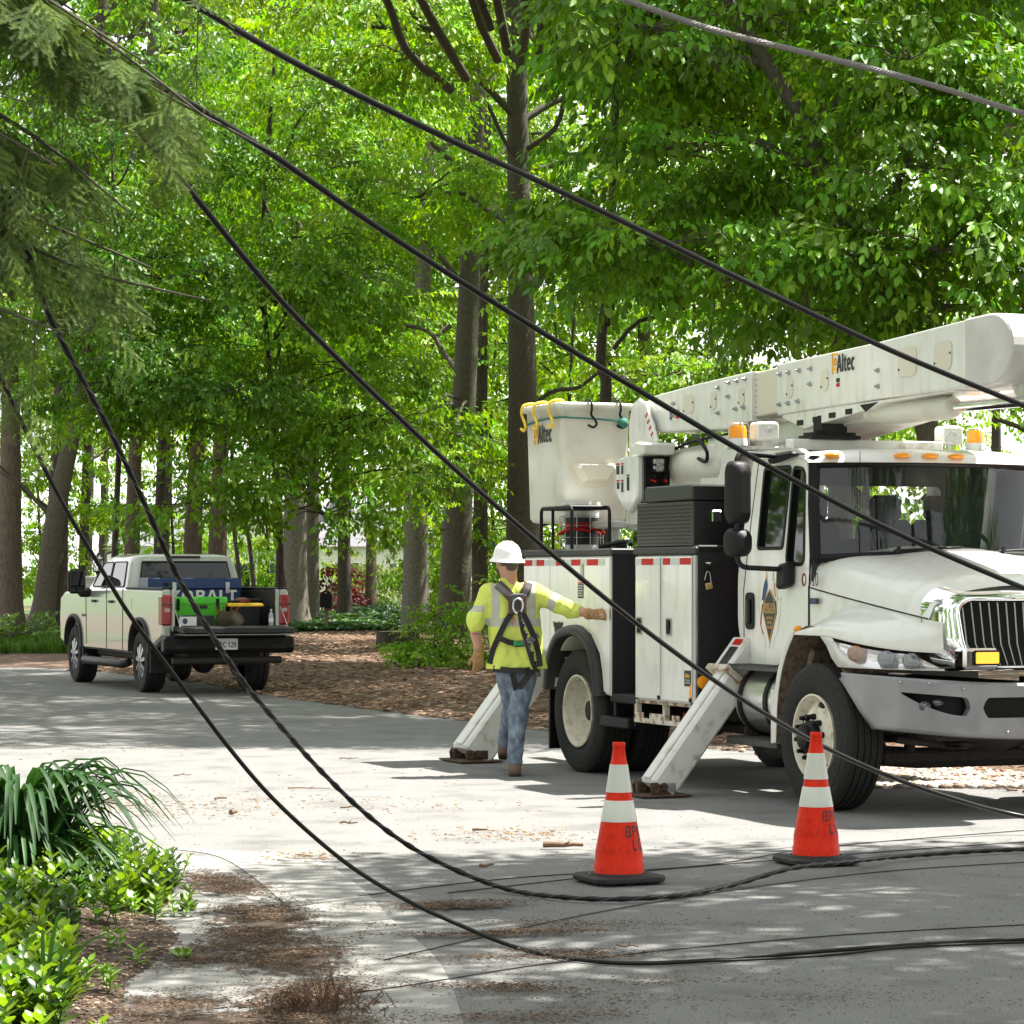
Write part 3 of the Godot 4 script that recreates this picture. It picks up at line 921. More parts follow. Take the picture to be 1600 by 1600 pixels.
	for q in [[-1.42, 5.75, -2.2, 6.05, -3.1, 5.85], [-0.55, 4.35, 0.3, 4.25, 1.7, 4.3], [-1.4, 6.1, -1.05, 6.5, -0.9, 7.2], [-1.95, 6.8, -2.7, 6.9, -3.6, 7.35], [-0.9, 4.95, -0.5, 5.6, -0.3, 6.4]]:
		limb(t, V(q[0], q[1], 0), V(q[2], q[3], rr(-0.2, 0.3)), 0.055, 0.04, 0.0)
		limb(t, V(q[2], q[3], 0.05), V(q[4], q[5], rr(-0.2, 0.4)), 0.04, 0.015, 0.03)
	for q in [[-0.2, 4.75, 0.9, 1.3, 0.45, 150], [-1.6, 4.6, 0.5, 1.1, 0.5, 130], [-2.9, 4.9, 0.2, 1.2, 0.5, 150], [-0.3, 5.6, 0.6, 1.1, 0.5, 150], [0.9, 4.3, 0.3, 1.1, 0.4, 130], [0.6, 5.2, 0.8, 1.0, 0.4, 110], [-2.8, 5.9, -0.6, 1.2, 0.5, 140], [-1.9, 7.3, -0.3, 1.2, 0.5, 150], [-0.5, 6.7, 0.7, 1.1, 0.5, 150], [0.9, 6.4, 0.4, 1.1, 0.5, 150], [-3.1, 7.1, 0.3, 1.1, 0.5, 130], [-0.9, 8.2, 0, 1.8, 0.6, 200], [-2.8, 8.9, 0, 1.6, 0.6, 170], [0.6, 8.0, -0.6, 1.6, 0.6, 200], [-3.6, 5.1, -0.9, 1.0, 0.45, 110], [-2.1, 5.6, -1.3, 1.2, 0.5, 130], [-0.9, 4.3, -1.2, 1.2, 0.45, 120], [1.5, 5.6, -0.8, 1.2, 0.8, 150]]:
		mass(t, V(q[0], q[1], q[2]), V(q[3], q[4], q[3] * 0.8), int(q[5] * 0.8), V(q[0] * 0.6 - 0.5, q[1] - 0.4, 0), 1.0, 0.022)
	tree_end(t, olive_bark, M.leaf)
	t = tree_new("maple_tree", "pale thin leaning trunk at the right edge of the picture above the boom", V(6.55, 0.1, -35), "beech", yg)
	trunk(t, P3([0.2, -0.3, 0, 0.0, 3, 0, -0.2, 6, 0, -0.45, 8, 0, -0.6, 12, 0]), 0.13, 0.06, 1.2, 10)
	canopy(t, 6.4, 12.0, 2.8, 7, 190, V(-0.6, 12, 0), 1.1)
	mass(t, V(-0.75, 8.4, 0.8), V(0.55, 1.0, 0.6), 90, V(-0.5, 9.3, 0), 1.1, 0.02)
	tree_end(t, grey_bark, M.leaf)
	# understorey beech whose low boughs hang behind the pickup
	t = tree_new("young_beech", "young beech with low hanging leafy boughs right of the pickup", V(-4.8, 0.1, -57), "small", mid)
	trunk(t, P3([0.0, -0.3, 0, 0.1, 2, 0, -0.05, 5, 0, -0.25, 8, 0, 0.0, 12, 0]), 0.10, 0.04, 1.2, 10)
	for q in [[-1.7, 5.9, 2.2, 2.1, 0.6, 260], [1.4, 4.4, 2, 1.9, 0.55, 220], [-0.3, 3.6, 3, 1.7, 0.5, 170], [1.5, 5.6, 1, 1.7, 0.6, 200], [-2.9, 4.7, 1, 1.7, 0.5, 180], [0.4, 6.8, 2, 2.2, 0.7, 260], [-2.2, 7.8, 1, 2.2, 0.7, 260], [0.8, 8.2, 1, 2.2, 0.7, 240], [-0.4, 9.7, 0, 2.4, 0.8, 260], [2.9, 3.5, 2.4, 1.4, 0.4, 110], [1.5, 7.4, 2, 1.6, 0.6, 160], [1.0, 11.4, 0, 2.6, 0.9, 260], [-1.2, 2.9, 3.4, 1.3, 0.35, 90], [1.2, 2.7, 3, 1.2, 0.35, 80], [2.4, 4.5, 2, 1.3, 0.5, 110]]:
		mass(t, V(q[0], q[1], q[2]), V(q[3], q[4], q[3] * 0.9), int(q[5] * 0.62), V(0, q[1] * 0.85, 0), 1.0, 0.035)
	tree_end(t, dark_bark, M.leaf)
	t = tree_new("young_beech", "young tree with dark low boughs spread above the pickup's cab", V(-8.0, 0.1, -56), "small", deep)
	trunk(t, P3([0.0, -0.3, 0, 0.1, 2, 0, 0.2, 5, 0, 0.1, 8, 0, 0.0, 12, 0]), 0.085, 0.03, 1.2, 10)
	for q in [[0.6, 5.3, 2, 1.9, 0.55, 230], [-0.8, 6.3, 1, 2.0, 0.6, 240], [1.3, 7.2, 1.6, 2.0, 0.6, 240], [-0.6, 8.6, 1, 2.2, 0.7, 240], [0.8, 10.2, 0.4, 2.3, 0.8, 240], [-1.6, 10.9, 0, 2.3, 0.8, 240], [2.4, 5.0, 2.2, 1.4, 0.45, 140], [0.2, 12.2, 0, 2.4, 0.8, 220]]:
		mass(t, V(q[0], q[1], q[2]), V(q[3], q[4], q[3] * 0.9), int(q[5] * 0.62), V(0, q[1] * 0.85, 0), 1.0, 0.03)
	tree_end(t, dark_bark, M.leaf)
	# trunks beyond the pickup, left to right
	var far := [
		["oak_tree", "furrowed brown trunk at the left edge of the picture beyond the lawn", 14, 983, 80.0, 0.42, 0.1, 1.1, brown_bark, "lit brown"],
		["oak_tree", "dark trunk of the pair left of the pickup, running straight up", 85, 984, 78.0, 0.36, 0.3, 1.2, dark_bark, ""],
		["oak_tree", "trunk of the pair left of the pickup that leans to the right", 62, 985, 77.5, 0.33, 1.7, 3.0, olive_bark, ""],
		["oak_tree", "leaning trunk above the left end of the pickup's roof", 204, 985, 84.0, 0.27, 0.3, 0.8, brown_bark, ""],
		["oak_tree", "trunk above the middle of the pickup's roof, left of a pair", 247, 985, 88.0, 0.22, 0.25, 0.5, dark_bark, ""],
		["oak_tree", "broad brown trunk above the pickup's roof, left of the house", 297, 985, 84.0, 0.32, 0.4, 0.6, brown_bark, ""],
		["oak_tree", "broad rough trunk at the right end of the pickup's roof", 337, 985, 82.0, 0.32, 0.3, 0.5, brown_bark, ""],
		["beech_tree", "pale smooth beech trunk with ivy at its foot beside the pickup's right tail light", 461, 982, 80.0, 0.40, 0.0, 0.1, grey_bark, ""],
		["beech_tree", "narrower grey trunk just right of the ivy footed beech", 487, 980, 86.0, 0.24, 0.1, 0.4, grey_bark, ""],
		["oak_tree", "dark trunk behind the mailbox, rising above the hostas", 539, 972, 96.0, 0.25, -0.1, 0.1, dark_bark, ""],
		["oak_tree", "slender brown trunk between the mailbox and the stump, far back", 579, 966, 104.0, 0.22, 0.1, 0.3, brown_bark, ""],
		["oak_tree", "faint trunk far back between the two trunk pairs left of the pickup", 128, 970, 100.0, 0.2, 0.3, 0.6, dark_bark, ""]]
	var n := 0
	for q in far:
		var d: float = q[4]
		var x: float = (q[2] - 800.0) / 4400.0 * d
		t = tree_new(q[0], q[1], V(x, bank_height(x, -d), -d), "far", [mid, yg, mid, deep][n % 4])
		var lean: float = q[6]
		trunk(t, P3([0.0, -0.4, 0, lean * 0.25, 3, 0, lean * 0.6, 6, 0, lean, 10, 0, q[7], 15, 0, q[7] + 0.2, 22, 0]), q[5], 0.1, 1.35)
		if n == 1 or n == 2:
			limb(t, V(lean * 0.5, 5, 0), V(lean * 0.5 + 1.6, 8.5, 0.3), 0.16, 0.1, 0.05)
			limb(t, V(lean * 0.3, 3, 0), V(-1.6, 4.6, 0.3), 0.06, 0.03, 0.05)
		canopy(t, 7.0 if n % 3 else 9.0, 19.0, 5.2, 10, 95, V(q[7], 21, 0), 1.0, 0.09)
		tree_end(t, q[8], M.leaf_far)
		n += 1
	for q in [[-15.5, 96, yg, 1.0, "bright sapling far back right of the leaning pair of trunks"], [-12.6, 104, yg, 0.9, "bright sapling far back above the middle of the pickup's roof"], [-19.0, 92, mid, 1.0, "leafy sapling just left of the leftmost furrowed trunk"], [-17.5, 104, yg, 1.2, "broad bright sapling between the leftmost trunk and the leaning pair"], [-9.8, 112, yg, 1.0, "bright sapling in front of the house, above the pickup's bed"], [-3.0, 84, mid, 0.8, "sapling between the stump's beech and the far slender trunk"], [-0.6, 78, yg, 0.8, "bright sapling behind the worker's hard hat"], [1.4, 70, yg, 1.0, "bright sapling seen under the bucket, right of the straight beech"], [4.2, 60, mid, 1.0, "sapling behind the boom's middle and the cab"], [6.5, 52, deep, 1.0, "dark sapling behind the cab's roof lights at the right edge"], [-20.5, 84, yg, 0.9, "sapling at the very left edge behind the grass verge"]]:
		t = tree_new("understorey_tree", q[4], V(q[0], 0.1, -q[1]), "far", q[2], "saplings between the far trunks")
		trunk(t, P3([0.0, -0.4, 0, 0.1, 2, 0, 0.0, 5, 0, 0.2, 9, 0]), 0.08, 0.03, 1.2, 8)
		for k in 7: mass(t, V(rr(-1.8, 1.8), 1.6 + k * 1.15, rr(-1.2, 1.2)), V(1.9, 0.6, 1.6) * q[3], 60, V(0, 1.0 + k, 0), 0.85, 0.03)
		tree_end(t, dark_bark, M.leaf_far)
	# slender saplings in front of the house
	for q in [[372, 70.0, 0.07, -0.35, "thin dark curving sapling above the pickup bed, left one of three"], [393, 71.0, 0.075, -0.5, "thin dark sapling above the green cooler, leaning left"], [440, 69.0, 0.085, 0.05, "thin upright dark sapling beside the pale beech above the pickup bed"]]:
		var d: float = q[1]
		var x: float = (q[0] - 800.0) / 4400.0 * d
		t = tree_new("sapling", q[4], V(x, 0.1, -d), "small", mid, "")
		trunk(t, P3([0.1, -0.3, 0, 0.05, 1.2, 0, -0.1, 2.6, 0, q[3], 4.2, 0, q[3] * 0.6, 6.5, 0, q[3], 9, 0]), q[2], 0.03, 1.1, 9)
		limb(t, V(q[3] * 0.6, 3.6, 0), V(0.9, 5.0, 0), 0.03, 0.01)
		mass(t, V(0.4, 5.6, 0.5), V(1.3, 0.5, 1.2), 90, V(q[3], 4.4, 0), 1.0, 0.02)
		mass(t, V(-0.6, 7.6, 0.5), V(1.6, 0.6, 1.4), 120, V(q[3], 6.0, 0), 1.0, 0.02)
		tree_end(t, dark_bark, M.leaf)
	# trees further back close the wood; others stand right of the frame and throw the shade on the road
	var back := [[-17, 112, yg, 8.0], [-9, 118, mid, 8.5], [-2.5, 108, yg, 8.0], [4.5, 96, yg, 8.0], [11, 88, mid, 8.0], [17, 100, yg, 9.0], [-19, 130, yg, 8.0], [-3, 135, yg, 8.0], [-23, 100, mid, 8.0], [8, 66, yg, 6.5], [3.2, 72, yg, 6.0], [-12, 96, yg, 7.0], [13, 68, mid, 7.0], [0.4, 88, mid, 7.0]]
	n = 0
	for q in back:
		t = tree_new("woodland_tree", "far tree in the wood showing " + PLACES[n % PLACES.size()], V(q[0], 0.1, -q[1]), "far", q[2], "trees far back in the wood")
		trunk(t, P3([0.0, -0.4, 0, 0.2, 6, 0, 0.1, 12, 0, 0.3, 22, 0]), 0.25, 0.08, 1.3, 10)
		canopy(t, 2.5 if q[0] > -3 or q[1] > 120 else 6.5, 19.0, q[3], 10, 75, V(0.3, 22, 0), 1.05, 0.07, 0.25)
		tree_end(t, dark_bark, M.leaf_far)
		n += 1
	for q in [[8.5, 37, 5.0, 8.0, 17.0, 14, 230], [5.2, 45, 5.0, 8.5, 18.0, 14, 240], [12.5, 46, 5.5, 7.0, 17.0, 12, 220], [11.0, 31.5, 3.6, 7.0, 12.0, 8, 200]]:
		t = tree_new("roadside_tree", "leafy tree right of the picture that shades the road by the pickup", V(q[0], 0.1, -q[1]), "small", mid, "trees beside the road to the right")
		trunk(t, P3([0.0, -0.4, 0, 0.1, 6, 0, 0.0, 12, 0, 0.2, q[4], 0]), 0.25, 0.08, 1.3, 10)
		canopy(t, q[3], q[4], q[2], q[5], q[6], V(0.2, q[4], 0), 1.35, 0.07)
		tree_end(t, dark_bark, M.leaf)
	for q in [[8.4, 11.5, 4.0, 8.0, 15.0, 9, 110], [6.2, 5.5, 3.6, 7.0, 13.0, 9, 110], [7.2, 15.2, 2.9, 7.5, 13.0, 9, 100]]:
		t = tree_new("kerbside_tree", "tall tree right of the picture that dapples the nearest road", V(q[0], 0.0, -q[1]), "small", mid, "trees beside the near road")
		trunk(t, P3([0.0, -0.4, 0, 0.1, 6, 0, 0.0, 10, 0, 0.2, q[4], 0]), 0.22, 0.08, 1.3, 10)
		canopy(t, q[3], q[4], q[2], q[5], q[6], V(0.2, q[4], 0), 1.2, 0.07)
		if q[1] > 15.0:
			for w in [[3.0, 9.2, -16.3], [4.6, 9.6, -16.6], [6.3, 9.4, -16.4], [3.3, 9.5, -14.0], [4.9, 10.0, -13.6], [4.9, 9.8, -11.8]]:
				if w[0] > 0.0: mass(t, V(w[0] - q[0], w[1], w[2] + q[1]), V(1.4, 0.45, 1.1), 65, V(-0.4, 8.0, 0), 1.0, 0.05)
		if q[1] > 15.0:
			for w in [[3.3, 9.3, -14.9], [3.5, 9.2, -13.2], [3.6, 9.6, -12.2], [3.1, 9.0, -16.0]]: mass(t, V(w[0] - q[0], w[1], w[2] + q[1]), V(1.0, 0.4, 0.9), 60, V(-0.4, 8.0, 0), 1.0, 0.03)
		for k in (2 if q[0] > 8 else 1): mass(t, V(-3.4 - k * 0.9, 9.0 + k * 0.5, rr(-1.5, 2.5)), V(1.6, 0.6, 1.6), 75, V(-0.5, 8.0, 0), 1.2, 0.05)
		tree_end(t, dark_bark, M.leaf)
	for q in [[-9, -16], [-2, -24], [9, -20], [22, 7], [29, 2], [20, 13], [-13, 6], [-15, 15], [-13, 24], [-12, -5], [-14.5, 33], [-16, 42], [-24, 30]]:
		t = tree_new("garden_tree", "tree behind the photographer, seen only in the truck's glass and chrome", V(q[0], 0.0, -q[1]), "far", mid, "trees behind the photographer")
		trunk(t, P3([0.0, -0.4, 0, 0.1, 6, 0, 0.0, 10, 0, 0.2, 13, 0]), 0.25, 0.08, 1.3, 10)
		canopy(t, 2.5, 13.0, 5.0, 9, 110, V(0.2, 13, 0), 1.2, 0.07, 0.4)
		tree_end(t, dark_bark, M.leaf_far)

# ---------------------------------------------------------------- bucket truck
# its own axes: x forward, y up, z to its right hand side (towards the photographer); origin on the road under the near front wheel
var TR: Transform3D
func to_z() -> Basis: return Basis(Vector3.RIGHT, PI / 2)
func wheel(parent: Node, c: Vector3, front: bool, mirror := false, rim := true):
	var bas := to_z()
	if mirror: bas = Basis(Vector3.RIGHT, -PI / 2)
	var w := Node3D.new()
	w.name = "wheel"
	parent.add_child(w, true)
	w.position = c
	var b := B.new()
	var pr := P2([0.285, -0.25, 0.30, -0.265, 0.36, -0.285, 0.44, -0.275, 0.478, -0.262, 0.495, -0.25])
	for k in 5:
		var y := -0.25 + k * 0.049
		pr.append_array(P2([0.503, y + 0.004, 0.505, y + 0.041]))
		if k < 4: pr.append_array(P2([0.492, y + 0.042, 0.492, y + 0.05]))
	pr.append_array(P2([0.495, 0.0, 0.478, 0.012, 0.45, 0.022, 0.43, 0.02, 0.425, 0.024, 0.37, 0.026, 0.33, 0.016, 0.30, 0.0, 0.285, -0.012]))
	b.lathe(pr, 40, bas, V(0, 0, -0.026 if not mirror else 0.026), 28.0)
	obj("tyre", b, M.rubber, w)
	if not rim: return
	b = B.new()
	if front:
		b.lathe(P2([0.292, -0.03, 0.296, -0.008, 0.284, -0.006, 0.272, -0.018, 0.262, -0.05, 0.25, -0.075, 0.225, -0.06, 0.19, -0.03, 0.165, -0.016, 0.10, -0.012, 0.0, -0.012]), 36, bas, Vector3.ZERO, 50.0)
	else:
		b.lathe(P2([0.292, -0.03, 0.296, -0.008, 0.284, -0.006, 0.272, -0.018, 0.264, -0.05, 0.255, -0.11, 0.235, -0.125, 0.225, -0.16, 0.2, -0.185, 0.14, -0.19, 0.0, -0.19]), 36, bas, Vector3.ZERO, 50.0)
	obj("rim", b, M.rim, w)
	var sg := -1.0 if mirror else 1.0
	if front:
		for k in 5:
			b = B.new()
			var a := TAU * k / 5 + 0.1
			b.ball(V(cos(a) * 0.218, sin(a) * 0.218, -0.052 * sg), V(0.028, 0.028, 0.01), 10, Basis(Vector3.BACK, a) * Basis.from_scale(V(1, 1.5, 1)))
			obj("hand_hole", b, M.black, w)
	b = B.new()
	var yb := 0.0 if front else -0.19
	b.lathe(P2([0.115, yb - 0.02, 0.112, yb + 0.025, 0.1, yb + 0.04, 0.085, yb + 0.045, 0.08, yb + 0.075, 0.06, yb + 0.085, 0.0, yb + 0.085]), 20, bas)
	obj("hub", b, M.black, w)
	if front:
		for k in 10:
			b = B.new()
			var a := TAU * k / 10 + 0.15
			b.lathe(P2([0.021, -0.02, 0.021, 0.012, 0.016, 0.018, 0.014, 0.055, 0.0, 0.057]), 8, bas, V(cos(a) * 0.142, sin(a) * 0.142, 0.0))
			obj("wheel_nut", b, M.black, w)
func slab(b: B, x0: float, x1: float, y0: float, y1: float, z0: float, z1: float, bev := 0.006):
	b.box(V((x0 + x1) / 2, (y0 + y1) / 2, (z0 + z1) / 2), V(absf(x1 - x0), absf(y1 - y0), absf(z1 - z0)), bev)
func part_box(nm: String, parent: Node, m: Material, x0: float, x1: float, y0: float, y1: float, z0: float, z1: float, bev := 0.006) -> MeshInstance3D:
	var b := B.new()
	slab(b, x0, x1, y0, y1, z0, z1, bev)
	return obj(nm, b, m, parent)
func part_prism(nm: String, parent: Node, m: Material, poly: PackedVector2Array, z0: float, z1: float, bev := 0.006) -> MeshInstance3D:
	var b := B.new()
	b.prism(poly, z0, z1, bev)
	return obj(nm, b, m, parent)
# prism whose polygon lies across the truck (z to the right, y up), pushed forward from x0 to x1
func cross(b: B, poly: PackedVector2Array, x0: float, x1: float, bev := 0.0):
	# polygon coordinates: (z, y)
	var old := b.xf
	b.xf = old * Transform3D(Basis(V(0, 0, -1), V(0, 1, 0), V(1, 0, 0)), Vector3.ZERO)
	var q := PackedVector2Array()
	for p in poly: q.append(Vector2(-p.x, p.y))
	b.prism(q, x0, x1, bev)
	b.xf = old
func front_x(s: float) -> float:
	var ts := [0.0, 0.5, 0.8, 1.0, 1.14, 1.22]; var xs := [1.10, 1.08, 1.0, 0.82, 0.6, 0.42]
	var t := absf(s)
	for i in 5:
		if t <= ts[i + 1]:
			var f: float = (t - ts[i]) / (ts[i + 1] - ts[i])
			return Vector3(xs[i], 0, 0).cubic_interpolate(Vector3(xs[i + 1], 0, 0), Vector3(xs[maxi(i - 1, 0)], 0, 0), Vector3(xs[mini(i + 2, 5)], 0, 0), f).x
	return xs[5]
func alt_mark(parent: Node, xf: Transform3D, h: float):
	# the maker's mark: a squared letter in yellow strokes, then the word
	var b := B.new()
	var o := xf
	b.xf = o
	var w := h * 0.62; var s := h * 0.09
	for q in [[0, 0, s, h], [w - s, 0, w, h * 0.62], [0, h - s, w, h], [w * 0.3, h * 0.4, w * 0.3 + s, h * 0.75], [w * 0.3, h * 0.75 - s, w * 0.72, h * 0.75], [w * 0.72 - s, h * 0.4, w * 0.72, h * 0.75], [w * 0.3, h * 0.4, w * 0.72, h * 0.4 + s], [0, h * 0.2, w, h * 0.2 + s], [w * 0.72, 0, w, s], [w * 0.72, 0, w * 0.72 + s, h * 0.2], [0, 0, w * 0.3, s]]:
		b.box(V((q[0] + q[2]) / 2, (q[1] + q[3]) / 2, 0.001), V(q[2] - q[0], q[3] - q[1], 0.002))
	obj("emblem", b, M.logo_yellow, parent)
	lettering("Altec", h * 1.15, M.print_black, parent, xf * Transform3D(Basis(), V(w * 2.25, h * 0.45, 0.002)), true, "Droid Sans", 0.62)

func build_truck():
	rng.seed = 31
	M.rim = textured(noise_tex(61, 0.015, [[0.0, 0.33, 0.28, 0.2], [0.4, 0.6, 0.56, 0.46], [1.0, 0.74, 0.71, 0.62]]), Vector3(1.5, 1.5, 1.5), 0.5, false)
	var t := thing("bucket_truck", "white utility bucket truck with raised boom and outriggers down, parked at the right", "bucket truck", V(2.045, 0, -19.23), -deg_to_rad(67.8))
	TR = t.transform
	var b: B
	# ---- chassis
	b = B.new()
	for z in [-0.78, -1.66]: slab(b, -5.9, 0.75, 0.62, 0.86, z - 0.04, z + 0.04, 0.01)
	for x in [-5.4, -3.2, -1.9, -0.6, 0.6]: slab(b, x - 0.05, x + 0.05, 0.66, 0.82, -1.62, -0.82)
	obj("chassis_rails", b, M.chassis, t)
	b = B.new()
	b.tube(P3([0, 0.42, -0.3, 0, 0.36, -0.55, 0.02, 0.34, -0.8, 0.02, 0.34, -1.7, 0, 0.36, -1.95, 0, 0.42, -2.2]), 0.075, 10)
	slab(b, -0.1, 0.1, 0.30, 0.40, -1.95, -0.5, 0.02)
	for z in [-0.78, -1.66]:
		for k in 3: slab(b, -0.7 + k * 0.1, 0.7 - k * 0.1, 0.44 + k * 0.02, 0.455 + k * 0.02, z - 0.04, z + 0.04, 0.004)
		b.rod(V(0.18, 0.4, z + 0.12), V(0.22, 0.9, z + 0.1), 0.04)
	b.ball(V(0.35, 0.52, -1.15), V(0.28, 0.13, 0.3), 14)
	b.tube(P3([0.45, 0.5, -0.4, 0.5, 0.45, -0.8, 0.4, 0.5, -1.5, 0.5, 0.5, -1.9]), 0.03, 6)
	slab(b, 0.5, 0.8, 0.50, 0.62, -1.9, -0.5, 0.03)
	obj("front_axle", b, M.chassis, t)
	b = B.new()
	b.rod(V(-4.03, 0.5, -0.3), V(-4.03, 0.5, -2.2), 0.08, 12)
	b.ball(V(-4.03, 0.5, -1.2), V(0.26, 0.24, 0.24), 14)
	b.rod(V(-3.7, 0.5, -1.2), V(-1.4, 0.6, -1.2), 0.05, 10)
	slab(b, -4.7, -3.4, 0.55, 0.62, -0.82, -0.74)
	slab(b, -3.3, -1.4, 0.35, 0.6, -1.6, -0.9, 0.04)
	obj("rear_axle", b, M.chassis, t)
	wheel(t, V(0, 0.5, 0), true)
	wheel(t, V(0, 0.5, -2.4), false, true)
	wheel(t, V(-4.03, 0.5, 0), false)
	wheel(t, V(-4.03, 0.5, -0.34), false, false, false)
	wheel(t, V(-4.03, 0.5, -2.4), false, true)
	wheel(t, V(-4.03, 0.5, -2.06), false, true, false)
	# ---- service body, both sides
	for side in 2:
		var z1 := -0.02 if side == 0 else -1.92
		var z0 := -0.5 if side == 0 else -2.42
		var poly := P2([-5.15, 0.97, -4.62, 0.97, -4.6, 0.68, -4.52, 0.68, -4.50, 0.82, -4.42, 0.97, -4.28, 1.07, -4.1, 1.12, -3.93, 1.12, -3.76, 1.07, -3.63, 0.95, -3.55, 0.8, -3.51, 0.66, -3.33, 0.64, -3.33, 1.76, -5.15, 1.76])
		part_prism("rear_compartment", t, M.white, poly, z0, z1, 0.004)
		part_box("front_compartment", t, M.white, -2.88, -1.8, 0.64, 1.76, z0, z1, 0.008)
	part_box("bed_floor", t, M.black_coat, -5.15, -1.85, 1.05, 1.15, -1.93, -0.49)
	part_box("bulkhead", t, M.black_coat, -1.92, -1.79, 0.60, 1.83, -2.43, -0.01, 0.01)
	part_box("recess_panel", t, M.black_coat, -3.35, -3.315, 0.62, 1.80, -2.40, -0.012, 0.006)
	part_box("walkway_wall", t, M.black_coat, -3.31, -2.89, 0.62, 1.2, -1.9, -0.52, 0.0)
	part_box("walkway_floor", t, M.black_coat, -3.36, -2.87, 0.60, 0.67, -0.5, 0.0, 0.01)
	b = B.new()
	b.rod(V(-3.30, 1.5, -0.30), V(-3.30, 1.0, -0.30), 0.012)
	b.rod(V(-3.30, 1.5, -0.30), V(-3.30, 1.62, -0.36), 0.012)
	obj("grab_rod", b, M.black, t)
	# top rails
	part_box("top_rail", t, M.trim, -5.17, -3.31, 1.762, 1.82, -0.52, 0.012, 0.012)
	part_box("top_rail", t, M.trim, -2.9, -1.79, 1.762, 1.82, -0.52, 0.012, 0.012)
	part_box("top_rail", t, M.trim, -5.17, -1.79, 1.762, 1.82, -2.44, -1.92, 0.012)
	# doors
	var rd := P2([-4.56, 0.80, -4.5, 0.90, -4.44, 1.02, -4.3, 1.13, -4.1, 1.19, -3.92, 1.19, -3.72, 1.13, -3.55, 0.98, -3.5, 0.84, -3.47, 0.68, -3.355, 0.66, -3.355, 1.75, -4.56, 1.75])
	part_prism("door", t, M.white, rd, -0.018, 0.004, 0.004)
	part_box("door", t, M.white, -5.135, -4.575, 0.985, 1.75, -0.018, 0.004, 0.005)
	for q in [[-2.865, -2.39], [-2.378, -1.835]]:
		var d := part_box("door", t, M.white, q[0], q[1], 0.655, 1.75, -0.018, 0.005, 0.006)
		b = B.new()
		var cx: float = q[0] + 0.085
		if q[0] > -2.4: cx = q[0] + 0.13
		b.prism(holed(rrect(cx, 1.215, 0.10, 0.135, 0.02), [rrect(cx, 1.215, 0.076, 0.11, 0.015)]), 0.004, 0.014)
		obj("handle_frame", b, M.steel, d)
		b = B.new()
		slab(b, cx - 0.038, cx + 0.038, 1.16, 1.27, 0.0055, 0.008, 0.0)
		slab(b, cx - 0.02, cx + 0.02, 1.20, 1.255, 0.0085, 0.02, 0.004)
		obj("handle", b, M.black, d)
		b = B.new()
		b.rod(V(q[1] - 0.012, 0.70, 0.009), V(q[1] - 0.012, 1.74, 0.009), 0.007, 8)
		obj("hinge", b, M.steel, d)
		part_box("door_stop", d, M.black, q[1] - 0.05, q[1] - 0.02, 0.658, 0.69, 0.0055, 0.02, 0.003)
	part_box("edge_trim", t, M.steel, -1.832, -1.795, 0.65, 1.755, -0.015, 0.009, 0.004)
	part_box("edge_trim", t, M.steel, -3.352, -3.312, 0.65, 1.755, -0.010, 0.009, 0.004)
	# reflective tape, red and silver in turn
	for q in [[-5.12, -4.95, 1], [-4.94, -4.87, 0], [-4.85, -4.69, 1], [-4.68, -4.58, 0], [-4.55, -4.44, 0], [-4.43, -4.26, 1], [-4.25, -4.12, 0], [-4.11, -3.93, 1], [-3.92, -3.80, 0], [-3.79, -3.58, 1], [-3.57, -3.45, 0], [-2.86, -2.755, 0], [-2.745, -2.535, 1], [-2.525, -2.41, 0], [-2.36, -2.235, 1], [-2.225, -2.07, 0], [-2.06, -1.875, 1]]:
		part_box("reflector", t, M.red if q[2] == 1 else M.silver_tape, q[0], q[1], 1.685, 1.735, 0.0045, 0.0075, 0.0)
	# labels
	part_box("warning_label", t, M.print_black, -3.98, -3.865, 1.42, 1.535, 0.0045, 0.0062, 0.0)
	part_box("warning_label", t, M.red, -3.98, -3.865, 1.538, 1.575, 0.0045, 0.0062, 0.0)
	lettering("DANGER", 0.026, M.paper, t, Transform3D(Basis(), V(-3.922, 1.557, 0.0063)), true)
	for k in 5: part_box("print_line", t, M.silver_tape, -3.97, -3.875 - 0.012 * (k % 2), 1.436 + k * 0.02, 1.444 + k * 0.02, 0.0064, 0.007, 0.0)
	part_box("warning_label", t, M.paper, -3.86, -3.76, 1.425, 1.56, 0.0045, 0.006, 0.0)
	part_box("latch_strip", t, M.steel, -3.915, -3.865, 1.585, 1.70, 0.0085, 0.016, 0.003)
	part_prism("filler_recess", t, M.rust, P2([-4.5, 1.225, -4.27, 1.225, -4.34, 1.09, -4.37, 1.05, -4.4, 1.05, -4.44, 1.09]), 0.0045, 0.007, 0.0)
	part_prism("filler_opening", t, M.black, P2([-4.485, 1.215, -4.285, 1.215, -4.35, 1.10, -4.42, 1.10]), 0.0075, 0.009, 0.0)
	part_box("maker_plate", t, M.print_black, -1.985, -1.86, 0.775, 0.895, 0.0055, 0.008, 0.001)
	lettering("Altec", 0.04, M.logo_yellow, t, Transform3D(Basis(), V(-1.925, 0.855, 0.009)), true, "Droid Sans", 0.8)
	for k in 2: part_box("plate_line", t, M.silver_tape, -1.965, -1.885, 0.80 + k * 0.02, 0.806 + k * 0.02, 0.0082, 0.0088, 0.0)
	b = B.new()
	b.ball(V(-1.865, 0.735, 0.006), V(0.022, 0.065, 0.014), 12)
	obj("side_marker_light", b, M.amber, t)
	b = B.new()
	b.lathe(P2([0.05, 0.0, 0.05, 0.012, 0.03, 0.02, 0.0, 0.022]), 18, Basis(Vector3.BACK, -PI / 2), V(-1.79, 0.81, -0.055))
	obj("side_marker_light", b, M.amber, t)
